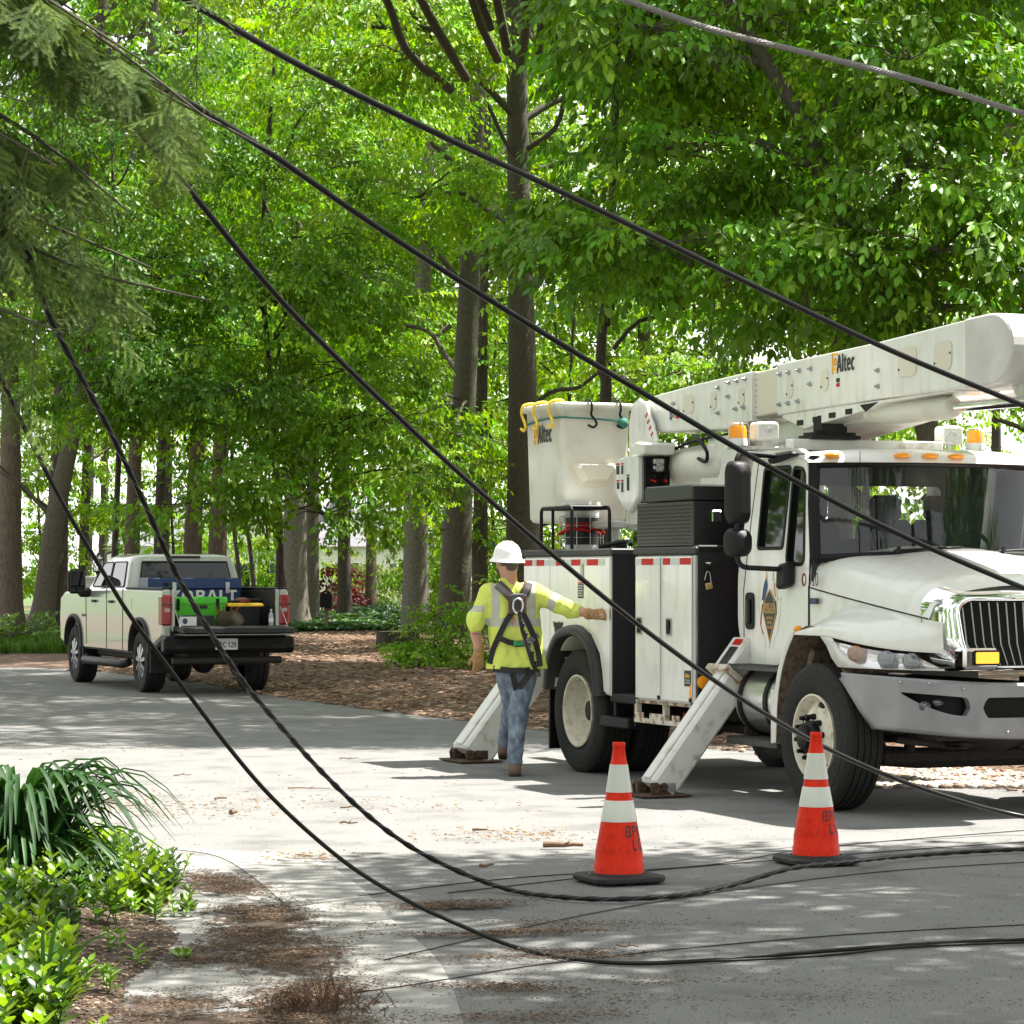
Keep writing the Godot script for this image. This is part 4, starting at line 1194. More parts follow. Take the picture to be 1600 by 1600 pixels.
	# rubber fender arch over the rear wheels
	b = B.new()
	var arch := spline(P3([-4.60, 0.67, 0, -4.56, 0.85, 0, -4.46, 1.03, 0, -4.29, 1.15, 0, -4.05, 1.19, 0, -3.85, 1.165, 0, -3.66, 1.06, 0, -3.54, 0.88, 0, -3.49, 0.64, 0]), 5)
	var rings := []
	for i in arch.size():
		var d := (arch[mini(i + 1, arch.size() - 1)] - arch[maxi(i - 1, 0)]).normalized()
		var nn := V(-d.y, d.x, 0)
		rings.append(PackedVector3Array([arch[i] - nn * 0.07 + V(0, 0, -0.6), arch[i] - nn * 0.075 + V(0, 0, 0.055), arch[i] - nn * 0.045 + V(0, 0, 0.072), arch[i] + V(0, 0, 0.06), arch[i] + nn * 0.012 + V(0, 0, 0.03), arch[i] + nn * 0.014 + V(0, 0, 0.0045), arch[i] - nn * 0.06 + V(0, 0, -0.6)]))
	b.loft(rings, true, true)
	obj("fender_arch", b, M.fender, t)
	part_box("mud_flap", t, M.black, -4.63, -4.60, 0.16, 0.68, -0.62, -0.01, 0.004)
	# rusty frame under the front compartment and the step beside it
	b = B.new()
	slab(b, -2.9, -1.83, 0.465, 0.50, -0.06, 0.0, 0.003)
	for x in [-2.88, -2.37, -1.85]: slab(b, x - 0.02, x + 0.02, 0.49, 0.645, -0.05, -0.004, 0.003)
	slab(b, -2.9, -1.83, 0.615, 0.64, -0.4, -0.03, 0.003)
	for q in [[-2.86, -2.74], [-2.62, -2.36], [-2.22, -2.1], [-1.98, -1.86]]: slab(b, q[0], q[1], 0.50, 0.545, -0.012, -0.002, 0.0)
	obj("lower_frame", b, M.rusty, t)
	part_box("frame_tray", t, M.chassis, -2.86, -1.86, 0.47, 0.485, -0.6, -0.07)
	b = B.new()
	b.tube(P3([-2.2, 0.56, -0.1, -2.1, 0.535, -0.05, -2.05, 0.5, -0.02]), 0.013, 6)
	obj("red_hose", b, M.red, t)
	b = B.new()
	b.prism(rounded(P2([-3.56, 0.40, -3.02, 0.40, -3.02, 0.48, -3.55, 0.49]), 0.02), -0.36, 0.0, 0.01)
	slab(b, -3.4, -3.36, 0.45, 0.66, -0.3, -0.05)
	slab(b, -3.02, -2.98, 0.42, 0.66, -0.3, -0.05)
	obj("step", b, M.plastic, t)
	# ---- outriggers
	for q in [[-1.48, 0.47, 0.24], [-5.55, 0.33, 0.34]]:
		var o := Node3D.new()
		o.name = "outrigger"
		t.add_child(o, true)
		o.position = V(q[0], 0, q[1])
		var ang := deg_to_rad(52.0)
		var w: float = q[2]
		# slopes up and inward; local axes: u along the beam, v across it
		var bas := Basis(V(1, 0, 0), V(0, sin(ang), -cos(ang)), V(0, cos(ang), sin(ang)))
		b = B.new()
		b.xf = Transform3D(bas, V(0, 0.06, 0))
		var hh := 0.13 if w < 0.3 else 0.17
		b.box(V(0, 0.55, 0), V(w, 1.12, hh * 1.6), 0.02)
		b.box(V(0, 0.52, hh * 0.8 + 0.008), V(w * 0.42, 1.02, 0.02), 0.008)
		obj("beam", b, M.white_worn, o)
		b = B.new()
		b.xf = Transform3D(bas, V(0, 0.06, 0))
		b.box(V(0, 1.14, 0.01), V(w * 1.15, 0.30, hh * 1.85), 0.012)
		obj("beam_housing", b, M.white_worn, o)
		b = B.new()
		b.xf = Transform3D(bas, V(0, 0.06, 0))
		b.box(V(0, 0.99, 0.02), V(w * 1.36, 0.05, hh * 2.2), 0.004)
		obj("housing_flange", b, M.rusty, o)
		b = B.new()
		slab(b, -w * 0.8, w * 0.8, 0.008, 0.024, -0.19, 0.19, 0.005)
		b.tube(P3([-0.035, 0.03, 0.16, -0.035, 0.09, 0.17, 0, 0.12, 0.17, 0.035, 0.09, 0.17, 0.035, 0.03, 0.16]), 0.013, 6)
		b.rod(V(-w * 0.55, 0.08, 0), V(w * 0.55, 0.08, 0), 0.03)
		slab(b, -w * 0.5, -w * 0.42, 0.024, 0.11, -0.1, 0.1, 0.004)
		slab(b, w * 0.42, w * 0.5, 0.024, 0.11, -0.1, 0.1, 0.004)
		obj("foot", b, M.foot, o)
		if w < 0.3:
			b = B.new()
			b.xf = Transform3D(bas, V(0, 0.06, 0))
			b.box(V(0, 1.11, 0.136), V(0.12, 0.16, 0.003))
			obj("warning_label", b, M.print_black, o)
			b = B.new()
			b.xf = Transform3D(bas, V(0, 0.06, 0))
			b.box(V(0, 1.235, 0.136), V(0.12, 0.05, 0.003))
			obj("warning_label", b, M.red, o)
	# ---- tool box of tread plate on the front compartment
	var tb := part_box("tool_box", t, M.diamond, -2.87, -1.86, 1.822, 2.165, -0.6, -0.01, 0.008)
	part_prism("box_lid", tb, M.diamond, P2([-2.70, 2.17, -1.85, 2.17, -1.85, 2.27, -1.9, 2.285, -2.68, 2.285, -2.72, 2.26]), -0.61, 0.0, 0.01)
	b = B.new()
	for j in 11:
		for i in 28:
			var u := -2.84 + i * 0.034 + (0.017 if j % 2 else 0.0)
			var y := 1.85 + j * 0.028
			var bs := Basis(Vector3.BACK, 0.6 if (i + j) % 2 else -0.6)
			b.box(V(u, y, -0.009), V(0.022, 0.006, 0.006), 0.002, bs)
			if i < 16: b.box(V(-1.859, y, -0.03 - i * 0.034), V(0.006, 0.006, 0.022), 0.0, Basis(Vector3.RIGHT, 0.6 if (i + j) % 2 else -0.6))
	obj("tread_pattern", b, M.diamond, tb)
	b = B.new()
	slab(b, -1.858, -1.83, 2.0, 2.09, -0.23, -0.15, 0.008)
	obj("latch", b, M.chrome, tb)
	build_cab(t)
	build_boom(t)

func build_cab(t: Node3D):
	var b: B
	var C := -1.2
	M.liner = M.dirty
	# ---- cab shell: side walls with window openings, rear wall, roof, floor
	var front_win := rounded(P2([-1.225, 1.80, -0.84, 1.80, -0.71, 2.375, -1.11, 2.375]), 0.035)
	var vent_win := rounded(P2([-0.785, 1.69, -0.52, 1.68, -0.50, 2.35, -0.665, 2.37]), [0.05, 0.06, 0.06, 0.04])
	var side_poly := rounded(P2([-1.41, 0.955, -0.97, 0.93, -0.6, 1.16, -0.45, 1.25, -0.42, 1.74, -0.47, 2.44, -0.6, 2.50, -1.27, 2.50, -1.30, 2.44, -1.545, 1.62, -1.545, 1.22]), [0.02, 0.0, 0.0, 0.0, 0.0, 0.06, 0.03, 0.06, 0.02, 0.1, 0.1])
	for s in 2:
		var z := -0.22 if s == 0 else 2 * C + 0.22
		b = B.new()
		b.prism(holed(side_poly, [front_win, vent_win]), z - 0.05, z, 0.0)
		var door := obj("door" if s == 0 else "far_door", b, M.white, t)
		for w in [front_win, vent_win]:
			b = B.new()
			b.prism(w, z - 0.03, z - 0.022)
			obj("window_pane", b, M.tint, door)
			b = B.new()
			b.prism(holed(B.inset(w, -0.014), [B.inset(w, 0.012)]), z - 0.035, z + 0.006)
			obj("window_seal", b, M.black, door)
		if s == 1: continue
		# seams, grab handle, badge, mirror foot
		b = B.new()
		b.tube(P3([-1.44, 0.98, z + 0.001, -1.45, 1.5, z + 0.001, -1.33, 2.0, z + 0.001, -1.2, 2.46, z + 0.001, -0.5, 2.46, z + 0.001, -0.435, 2.4, z + 0.001, -0.405, 1.72, z + 0.001, -0.44, 1.6, z + 0.001, -0.45, 1.25, z + 0.001]), 0.004, 4)
		obj("door_seam", b, M.black, door)
		b = B.new()
		b.prism(rrect(-1.34, 1.345, 0.135, 0.27, 0.045), z + 0.001, z + 0.014, 0.004)
		obj("door_handle", b, M.plastic, door)
		part_box("handle_grip", door, M.black, -1.345, -1.305, 1.25, 1.43, z + 0.0155, z + 0.03, 0.01)
		part_box("handle_shadow_gap", door, M.tint, -1.395, -1.352, 1.26, 1.42, z + 0.0145, z + 0.016, 0.0)
		# city emblem: a shield between two furled flags
		var em := Node3D.new()
		em.name = "emblem"
		door.add_child(em, true)
		em.position = V(-1.035, 1.31, z + 0.001)
		var sc := 1.08
		for q in [[[0.0, -0.16, -0.09, 0.02, -0.085, 0.09, -0.055, 0.12, 0.0, 0.17, 0.055, 0.12, 0.085, 0.09, 0.09, 0.02], M.seal_green, 0.003], [[-0.05, -0.21, -0.005, -0.21, -0.02, -0.13, -0.09, 0.0, -0.09, 0.1, -0.075, 0.16, -0.03, 0.22, -0.035, 0.14, -0.135, 0.11, -0.16, 0.12, -0.14, 0.0, -0.11, -0.1, -0.06, -0.15], M.seal_cream, 0.0015], [[0.05, -0.21, 0.005, -0.21, 0.02, -0.13, 0.09, 0.0, 0.09, 0.1, 0.075, 0.16, 0.03, 0.22, 0.035, 0.14, 0.135, 0.11, 0.16, 0.12, 0.14, 0.0, 0.11, -0.1, 0.06, -0.15], M.seal_cream, 0.0015], [[-0.08, 0.1, -0.03, 0.2, -0.05, 0.27, -0.09, 0.2, -0.115, 0.11], M.seal_blue, 0.002], [[0.08, 0.1, 0.03, 0.2, 0.05, 0.27, 0.09, 0.2, 0.115, 0.11], M.seal_cream, 0.002], [[-0.055, 0.24, -0.035, 0.24, -0.048, 0.31], M.seal_gold, 0.002], [[0.055, 0.24, 0.035, 0.24, 0.048, 0.31], M.seal_gold, 0.002], [[-0.11, 0.08, -0.10, 0.08, -0.13, -0.06, -0.09, -0.12, -0.1, -0.12, -0.14, -0.05], M.red, 0.0025], [[0.06, 0.22, 0.07, 0.22, 0.09, 0.13, 0.08, 0.13], M.red, 0.0028]]:
			b = B.new()
			var sh := P2(q[0])
			if B.area(sh) < 0: sh.reverse()
			if q[0].size() > 14:
				b.prism(B.inset(sh, -0.007), 0.0, q[2] - 0.0008)
				obj("emblem_outline", b, M.print_black, em)
				b = B.new()
			b.prism(sh, 0.0, q[2])
			obj("emblem_piece", b, q[1], em)
		b = B.new()
		for pp in [[-0.09, 0.02, 0.0, -0.17], [0.09, 0.02, 0.0, -0.17], [-0.09, 0.02, -0.06, 0.12], [0.09, 0.02, 0.06, 0.12], [-0.06, 0.12, 0.0, 0.175], [0.06, 0.12, 0.0, 0.175]]: b.rod(V(pp[0], pp[1], 0.003), V(pp[2], pp[3], 0.003), 0.004, 4)
		obj("emblem_border", b, M.seal_gold, em)
		lettering("NILES", 0.058, M.seal_gold, em, Transform3D(Basis(), V(0, 0.065, 0.0035)), true, "Droid Serif", 0.85)
		lettering("MICHIGAN", 0.03, M.seal_gold, em, Transform3D(Basis(), V(0, 0.03, 0.0035)), true, "Droid Serif", 0.85)
		lettering("CITY OF", 0.027, M.seal_gold, em, Transform3D(Basis(), V(0, -0.012, 0.0035)), true, "Droid Serif", 0.85)
		lettering("FOUR", 0.027, M.seal_gold, em, Transform3D(Basis(), V(0, -0.042, 0.0035)), true, "Droid Serif", 0.85)
		lettering("FLAGS", 0.027, M.seal_gold, em, Transform3D(Basis(), V(0, -0.072, 0.0035)), true, "Droid Serif", 0.75)
		em.scale = Vector3.ONE * sc
		# round sticker by the seam
		b = B.new()
		b.prism(circ(-0.515, 1.575, 0.04, 0.056), z + 0.001, z + 0.0025)
		obj("round_sticker", b, M.paper, door)
		b = B.new()
		b.prism(holed(circ(-0.515, 1.575, 0.033, 0.048), [circ(-0.51, 1.575, 0.016, 0.03)]), z + 0.0026, z + 0.004)
		obj("round_sticker", b, M.maroon, door)
	# pillars and windscreen frame
	var wz0 := -0.24; var wz1 := 2 * C + 0.24
	b = B.new()
	var bot := []; var top := []
	for i in 13:
		var f := i / 12.0
		var z := lerpf(wz0, wz1, f)
		var bow := 1.0 - pow(absf(2 * f - 1), 2.2)
		bot.append(V(-0.38 + 0.30 * bow, 1.735 + 0.03 * bow, z))
		top.append(V(-0.46 + 0.24 * bow, 2.385 + 0.012 * bow, lerpf(wz0 - 0.03, wz1 + 0.03, f)))
	var g0 := PackedVector3Array(); var g1 := PackedVector3Array()
	for i in 13:
		g0.append(bot[i]); g1.append(top[i])
	b.sheet([g0, g1])
	obj("windscreen", b, M.windscreen, t)
	b = B.new()
	var fr := PackedVector3Array()
	for i in 13: fr.append(bot[i] + V(0.004, -0.01, 0))
	b.tube(fr, 0.028, 6)
	fr = PackedVector3Array()
	for i in 13: fr.append(top[i] + V(0.004, 0.0, 0))
	b.tube(fr, 0.03, 6)
	b.tube(P3([-0.38, 1.72, wz0 + 0.005, -0.425, 2.1, wz0 - 0.005, -0.46, 2.44, wz0 - 0.03]), 0.042, 8)
	b.tube(P3([-0.38, 1.72, wz1 - 0.005, -0.425, 2.1, wz1 + 0.005, -0.46, 2.44, wz1 + 0.03]), 0.042, 8)
	obj("windscreen_frame", b, M.black, t)
	# roof: domed, with a brow over the windscreen
	b = B.new()
	var rows := []
	for j in 15:
		var f := j / 14.0
		var row := PackedVector3Array()
		for i in 17:
			var u := i / 16.0
			var e := 1.0 - pow(absf(2 * u - 1), 5.0)
			var z := lerpf(-0.205, 2 * C + 0.205, u)
			var x0 := -1.31
			var x1 := -0.43 + 0.27 * (1.0 - pow(absf(2 * u - 1), 2.2))
			var x := lerpf(x0, x1, f)
			var y := 2.445 + 0.06 * e * pow(sin(clampf(f * 2.2, 0, 1) * PI * 0.5), 0.5)
			if f > 0.7:
				var g := (f - 0.7) / 0.3 * PI * 0.5
				x = lerpf(x0, x1, 0.7) + (x1 - lerpf(x0, x1, 0.7)) * sin(g)
				y = lerpf(2.395, y, cos(g))
			row.append(V(x, y, z))
		rows.append(row)
	b.sheet(rows)
	obj("roof", b, M.white, t)
	b = B.new()
	slab(b, -1.33, -1.29, 2.43, 2.49, 2 * C + 0.22, -0.22, 0.01)
	obj("rear_header", b, M.cabin, t)
	b = B.new()
	b.xf = Transform3D(Basis(V(0, 0, -1), V(0.215, 0.977, 0).normalized(), V(0.977, -0.215, 0).normalized()), V(-1.53, 1.0, 0))
	b.prism(holed(P2([0.24, -0.02, -2 * C - 0.24, -0.02, -2 * C - 0.26, 1.50, 0.26, 1.50]), [rrect(-C, 1.10, 1.15, 0.40, 0.08)]), 0.0, 0.03)
	obj("rear_wall", b, M.cabin, t)
	b = B.new()
	slab(b, -1.5, -0.42, 0.93, 0.99, 2 * C + 0.23, -0.23)
	slab(b, -0.46, -0.40, 0.95, 1.71, 2 * C + 0.23, -0.23)
	obj("cab_floor", b, M.cabin, t)
	b = B.new()
	b.prism(P2([-0.85, 1.2, -0.42, 1.2, -0.30, 1.66, -0.36, 1.72, -0.6, 1.735, -0.8, 1.62]), 2 * C + 0.3, -0.3, 0.02)
	obj("dashboard", b, M.seat, t)
	for z in [C + 0.52, C - 0.1, C - 0.56]:
		b = B.new()
		b.prism(rounded(P2([-1.36, 1.2, -1.2, 1.2, -1.17, 1.9, -1.24, 2.02, -1.33, 2.02, -1.38, 1.9]), 0.05), z - 0.22, z + 0.22, 0.04)
		b.box(V(-1.0, 1.28, z), V(0.5, 0.16, 0.46), 0.04)
		b.box(V(-1.27, 2.1, z), V(0.1, 0.2, 0.26), 0.04)
		obj("seat", b, M.seat, t)
	b = B.new()
	var ringp := PackedVector3Array()
	for k in 25: ringp.append(V(-0.82 + 0.08 * sin(TAU * k / 24.0), 1.72 + 0.2 * sin(TAU * k / 24.0), C - 0.5 + 0.22 * cos(TAU * k / 24.0)))
	b.tube(ringp, 0.016, 6, false)
	b.rod(V(-0.8, 1.72, C - 0.5), V(-0.6, 1.6, C - 0.5), 0.03)
	obj("steering_wheel", b, M.black, t)
	for z in [C + 0.5, C - 0.35]:
		b = B.new()
		b.tube(P3([-0.10, 1.775, z, -0.06, 1.79, z - 0.25, -0.11, 1.80, z - 0.55]), 0.009, 5)
		b.rod(V(-0.05, 1.765, z), V(-0.06, 1.8, z - 0.02), 0.015)
		obj("wiper", b, M.black, t)
	for z in [-0.36, -0.83, -1.04, -1.25, -2.05]:
		b = B.new()
		var u: float = z - C
		var xx := -0.45 + 0.27 * (1.0 - pow(absf(u), 2.2))
		b.ball(V(xx + 0.0, 2.445, z), V(0.05, 0.02, 0.065), 12)
		obj("clearance_light", b, M.amber, t)
	# ---- hood
	b = B.new()
	rows = []
	var xs := [-0.43, -0.3, -0.1, 0.1, 0.3, 0.5, 0.65, 0.74, 0.80, 0.83, 0.845]
	for x in xs:
		var f: float = (x + 0.43) / 1.365
		var W := lerpf(0.985, 0.76, pow(f, 1.3))
		var hs := lerpf(1.52, 1.30, f)
		var hc := lerpf(1.765, 1.56, pow(f, 1.5))
		if f > 0.8: hc -= 0.05 * pow((f - 0.8) / 0.13, 2.0)
		var row := PackedVector3Array()
		for i in 33:
			var u := -1.0 + 2.0 * i / 32.0
			var us := signf(u) * pow(absf(u), 0.75)
			var y := hs + (hc - hs) * pow(maxf(0.0, 1.0 - pow(absf(us), lerpf(9.0, 3.6, smoothstep(0.0, 0.6, f)))), 0.5)
			var bulge := 0.05 * exp(-pow(us / 0.45, 4.0)) * (1.0 - 0.8 * f)
			row.append(V(x + 0.09 * (1.0 - us * us) * smoothstep(0.5, 0.93, f), y + bulge, C + W * us))
		row.reverse()
		rows.append(row)
	b.sheet(rows)
	obj("hood", b, M.white, t)
	# fenders: bulge out of the hood's flank over the wheel, both sides
	for s in 2:
		b = B.new()
		rows = []
		var low := PackedVector3Array()
		for k in 24:
			var f := k / 23.0
			var x := lerpf(-0.43, 0.98, f)
			var ff: float = clampf((x + 0.43) / 1.365, 0, 1)
			var zin := C + lerpf(0.985, 0.76, pow(ff, 1.3)) - 0.004
			var yin := lerpf(1.52, 1.30, ff) - 0.004
			var zout := -0.012
			if x > 0.3: zout = -0.012 - 0.44 * pow((x - 0.3) / 0.68, 1.9)
			var ylow := 1.205 - 0.10 * smoothstep(0.1, 1.0, x)
			var v0 := lerpf(0.93, 0.12, smoothstep(-0.4, 0.25, x))
			v0 = lerpf(v0, 0.35, smoothstep(0.5, 1.0, x))
			var row := PackedVector3Array()
			for i in 15:
				var v := i / 14.0
				var e := clampf((v - v0) / (1.0 - v0), 0.0, 1.0)
				var bul := pow(sin(minf(e, 1.0) * PI * 0.5), 0.9) if e > 0 else 0.0
				row.append(V(x, lerpf(yin, ylow, pow(v, 1.25)), lerpf(zin, zout, bul * smoothstep(-0.41, -0.33, x))))
			row.append(row[14] + V(0, -0.012, -0.006))
			if s == 1:
				for i in row.size(): row[i].z = 2 * C - row[i].z
			else: row.reverse()
			rows.append(row)
		b.sheet(rows)
		var fe := obj("fender", b, M.white, t)
		if s == 1: continue
		# lower panel between wheel arch and headlight
		b = B.new()
		rows = []
		for k in 12:
			var f := k / 11.0
			var x := lerpf(0.09, 0.98, f)
			var zo := -0.02
			if x > 0.3: zo = -0.02 - 0.44 * pow((x - 0.3) / 0.68, 1.9)
			var yt := 1.19 - 0.10 * smoothstep(0.1, 1.0, x)
			var yb := 1.19 - 0.20 * smoothstep(0.08, 0.34, x)
			if x > 0.34: yb = 0.99 - 0.02 * (x - 0.34)
			if x > 0.27: yt = maxf(yb + 0.004, _lamp_low(x) + 0.003)
			rows.append(PackedVector3Array([V(x, yb - 0.001, zo - 0.03), V(x, yb - 0.002, zo), V(x, yt + 0.001, zo)]))
		b.sheet(rows)
		obj("fender_panel", b, M.white, fe)
		b = B.new()
		var lip := spline(P3([-0.58, 0.43, 0, -0.55, 0.75, 0, -0.46, 1.0, 0, -0.31, 1.195, 0]), 6)
		rows = []
		for q in lip: rows.append(PackedVector3Array([q + V(-0.075, 0, -0.2), q + V(-0.045, 0, -0.02), q + V(-0.02, 0, -0.012), q + V(0.0, 0, -0.03)]))
		b.sheet(rows)
		obj("fender_edge", b, M.white, fe)
		# wheel-house liner
		b = B.new()
		var ar := spline(P3([-0.575, 0.43, 0, -0.545, 0.75, 0, -0.455, 1.0, 0, -0.30, 1.18, 0, -0.1, 1.26, 0, 0.12, 1.2, 0, 0.30, 1.03, 0, 0.4, 0.95, 0]), 5)
		rows = []
		for q in ar: rows.append(PackedVector3Array([q + V(0, 0, -0.03), q + V(0.0, 0, -0.25), q + V(0.01, 0, -0.75)]))
		b.sheet(rows)
		obj("wheel_liner", b, M.dirty, fe)
		b = B.new()
		b.box(V(-0.36, 1.0, -0.25), V(0.06, 0.2, 0.16), 0.01, Basis(Vector3.BACK, -0.5))
		b.box(V(-0.27, 1.06, -0.42), V(0.04, 0.12, 0.06), 0.01, Basis(Vector3.BACK, -0.5))
		obj("liner_bracket", b, M.dirty, fe)
		b = B.new()
		b.ball(V(-0.365, 1.228, -0.09), V(0.02, 0.028, 0.035), 10)
		obj("side_marker_light", b, M.amber, fe)
		# hood side seam, number, plate
		b = B.new()
		var seam := PackedVector3Array()
		for k in 12:
			var ff := k / 11.0 * 0.93
			seam.append(V(-0.43 + 1.365 * ff, lerpf(1.52, 1.30, ff), C + lerpf(0.985, 0.76, pow(ff, 1.3)) + 0.0))
		b.tube(seam, 0.005, 4)
		b.tube(P3([-0.435, 1.25, -0.212, -0.435, 1.52, -0.212, -0.42, 1.56, -0.212, -0.42, 1.73, -0.215]), 0.006, 4)
		obj("hood_seam", b, M.black, fe)
	# headlights
	for s in 2:
		var h := Node3D.new()
		h.name = "headlight"
		t.add_child(h, true)
		var lens := B.new(); var back := B.new()
		rows = []
		var rb := []
		for k in 17:
			var f := k / 16.0
			var x := lerpf(0.27, 0.955, f)
			var zo := -0.008 - (0.44 * pow((x - 0.3) / 0.68, 1.9) if x > 0.3 else 0.0)
			var yt := 1.185 - 0.10 * smoothstep(0.1, 1.0, x) - 0.012
			var yb := minf(yt - 0.004, _lamp_low(x))
			if f > 0.85: yt = lerpf(yt, yb + 0.02, (f - 0.85) / 0.15)
			var row := PackedVector3Array(); var r2 := PackedVector3Array()
			for i in 7:
				var v := i / 6.0
				var y := lerpf(yb, yt, v)
				var o := 0.03 * sin(v * PI) + 0.004
				row.append(V(x + o * 0.5, y, zo + o * 0.85))
				r2.append(V(x - 0.004 - 0.02 * sin(v * PI), y, zo - 0.03 * sin(v * PI) - 0.004))
			if s == 1:
				for i in 7:
					row[i].z = 2 * C - row[i].z
					r2[i].z = 2 * C - r2[i].z
			rows.append(row)
			rb.append(r2)
		back.sheet(rb)
		obj("reflector", back, M.lamp_back, h)
		lens.sheet(rows)
		obj("lens", lens, M.clear, h)
		for q in [[0.50, 1.085, 0.055, M.lamp_amber], [0.70, 1.05, 0.06, M.lamp_dark], [0.83, 1.04, 0.055, M.lamp_dark]]:
			var x: float = q[0]
			var zo := -0.008 - 0.44 * pow((x - 0.3) / 0.68, 1.9)
			b = B.new()
			b.ball(V(x, q[1], (zo if s == 0 else 2 * C - zo) - (0.014 if s == 0 else -0.014)), V(0.07, q[2], 0.026), 14, Basis(Vector3.UP, 0.5 if s == 0 else -0.5))
			obj("lamp", b, q[3], h)
	# grille: chrome surround, black depth, slanting bars
	b = B.new()
	var outer := rounded(P2([-0.70, 0.97, 0.70, 0.97, 0.80, 1.16, 0.79, 1.44, 0.70, 1.525, 0.3, 1.545, -0.3, 1.545, -0.70, 1.525, -0.79, 1.44, -0.80, 1.16]), 0.09, 5)
	var inner := rounded(P2([-0.50, 1.005, 0.50, 1.005, 0.57, 1.14, 0.60, 1.38, 0.54, 1.435, 0.25, 1.436, -0.25, 1.436, -0.54, 1.435, -0.60, 1.38, -0.57, 1.14]), 0.05, 5)
	var r0 := PackedVector3Array(); var r1 := PackedVector3Array(); var r2 := PackedVector3Array(); var r3 := PackedVector3Array(); var r4 := PackedVector3Array()
	for i in outer.size():
		var p := outer[i]; var q := inner[i]
		var cu := 0.10 * (1.0 - pow(p.x / 0.8, 2.0)); var ci := 0.10 * (1.0 - pow(q.x / 0.8, 2.0))
		var lean := -0.10 * (p.y - 1.0); var li := -0.10 * (q.y - 1.0)
		r0.append(V(0.80 + cu + lean, p.y, C + p.x))
		var m := p.lerp(q, 0.35)
		r1.append(V(0.90 + cu + lean, m.y, C + m.x))
		m = p.lerp(q, 0.8)
		r2.append(V(0.945 + ci + li, m.y, C + m.x))
		r3.append(V(0.94 + ci + li, q.y, C + q.x))
		r4.append(V(0.86 + ci + li, q.y, C + q.x))
	b.loft([r0, r1, r2, r3, r4], true, false)
	var gs := obj("grille_surround", b, M.chrome, t)
	b = B.new()
	b.flat()
	var cc := V(0.9, 1.2, C)
	for i in r4.size(): b.tri(r4[i], r4[(i + 1) % r4.size()], V(0.86, 1.2, C))
	obj("grille_back", b, M.black, gs)
	for k in 19:
		var u := -1.0 + 2.0 * (k + 0.5) / 19.0
		b = B.new()
		var x := 0.9 + 0.10 * (1.0 - pow(u * 0.7, 2.0))
		b.tube(P3([x, 1.01, C + u * 0.50, x - 0.02, 1.15, C + u * 0.575, x - 0.042, 1.425, C + u * 0.60]), 0.0065, 6)
		obj("grille_bar", b, M.bar, gs)
	# strobes on the grille
	for z in [-0.69, 2 * C + 0.69]:
		b = B.new()
		b.box(V(1.0, 1.055, z), V(0.14, 0.14, 0.27), 0.02)
		var sb := obj("strobe_bracket", b, M.chrome, t)
		b = B.new()
		b.box(V(1.078, 1.062, z - 0.03), V(0.02, 0.1, 0.2), 0.008)
		obj("strobe_frame", b, M.black, sb)
		b = B.new()
		b.box(V(1.088, 1.062, z - 0.03), V(0.018, 0.075, 0.175), 0.006)
		obj("strobe_light", b, M.amber_lit, sb)
	# bumper with fog-lamp openings
	b = B.new()
	var cols := []
	var svals := []
	for i in 201: svals.append(lerpf(-1.22, 1.22, i / 200.0))
	var opens := []
	for s in svals:
		var a := absf(s)
		var yt := 0.89 + 0.065 * pow(a / 1.22, 2.0)
		var yb := 0.515 + 0.085 * pow(a / 1.22, 2.0)
		var x := front_x(s)
		if x < 0.66: yb = lerpf(0.60, yt - 0.04, (0.66 - x) / 0.24)
		var oa := 0.0; var ob := 0.0
		if a < 0.52:
			var e := clampf((0.52 - a) / 0.035, 0, 1)
			oa = lerpf(0.73, 0.665, sqrt(e)); ob = lerpf(0.735, 0.80, sqrt(e))
		elif a > 0.615 and a < 1.0:
			var f := (a - 0.615) / 0.385
			var e := clampf(f / 0.06, 0, 1)
			ob = lerpf(0.80, 0.835, f) if e >= 1 else lerpf(0.76, 0.80, sqrt(e))
			oa = lerpf(0.68, 0.83, pow(f, 2.2)) if e >= 1 else lerpf(0.74, 0.68, sqrt(e))
			oa = minf(oa, ob - 0.004)
		cols.append([yt, yb, x])
		opens.append([oa, ob])
	for part in 2:
		rows = []
		var ret := []; var edge := []
		for i in svals.size():
			var c: Array = cols[i]
			var z: float = C - 0.02 + svals[i]
			var x: float = c[2]
			var mid_y: float = 0.75
			var oa: float = opens[i][0]; var ob: float = opens[i][1]
			var has := ob > oa + 0.001
			var cut: float = (ob if part == 0 else oa) if has else clampf(0.8325 if absf(svals[i]) > 0.98 else 0.733, c[1] + 0.031, c[0] - 0.021)
			var nx := 1.0 - 0.6 * pow(absf(svals[i]) / 1.22, 3.0)
			if part == 0: rows.append(PackedVector3Array([V(x, cut, z), V(x, c[0] - 0.02, z)]))
			else: rows.append(PackedVector3Array([V(x, c[1] + 0.03, z), V(x, cut, z)]))
			ret.append(PackedVector3Array([V(x, cut, z), V(x - 0.06 * nx, cut, z)]))
			if part == 0: edge.append(PackedVector3Array([V(x, c[0] - 0.02, z), V(x - 0.007 * nx, c[0] - 0.004, z), V(x - 0.03 * nx, c[0], z), V(x - 0.14 * nx, c[0], z)]))
			else: edge.append(PackedVector3Array([V(x - 0.10 * nx, c[1], z), V(x - 0.03 * nx, c[1], z), V(x - 0.008 * nx, c[1] + 0.01, z), V(x, c[1] + 0.03, z)]))
		b.sheet(rows)
		b.sheet(ret)
		b.sheet(edge)
	var bp := obj("bumper", b, M.bumper, t)
	b = B.new()
	rows = []
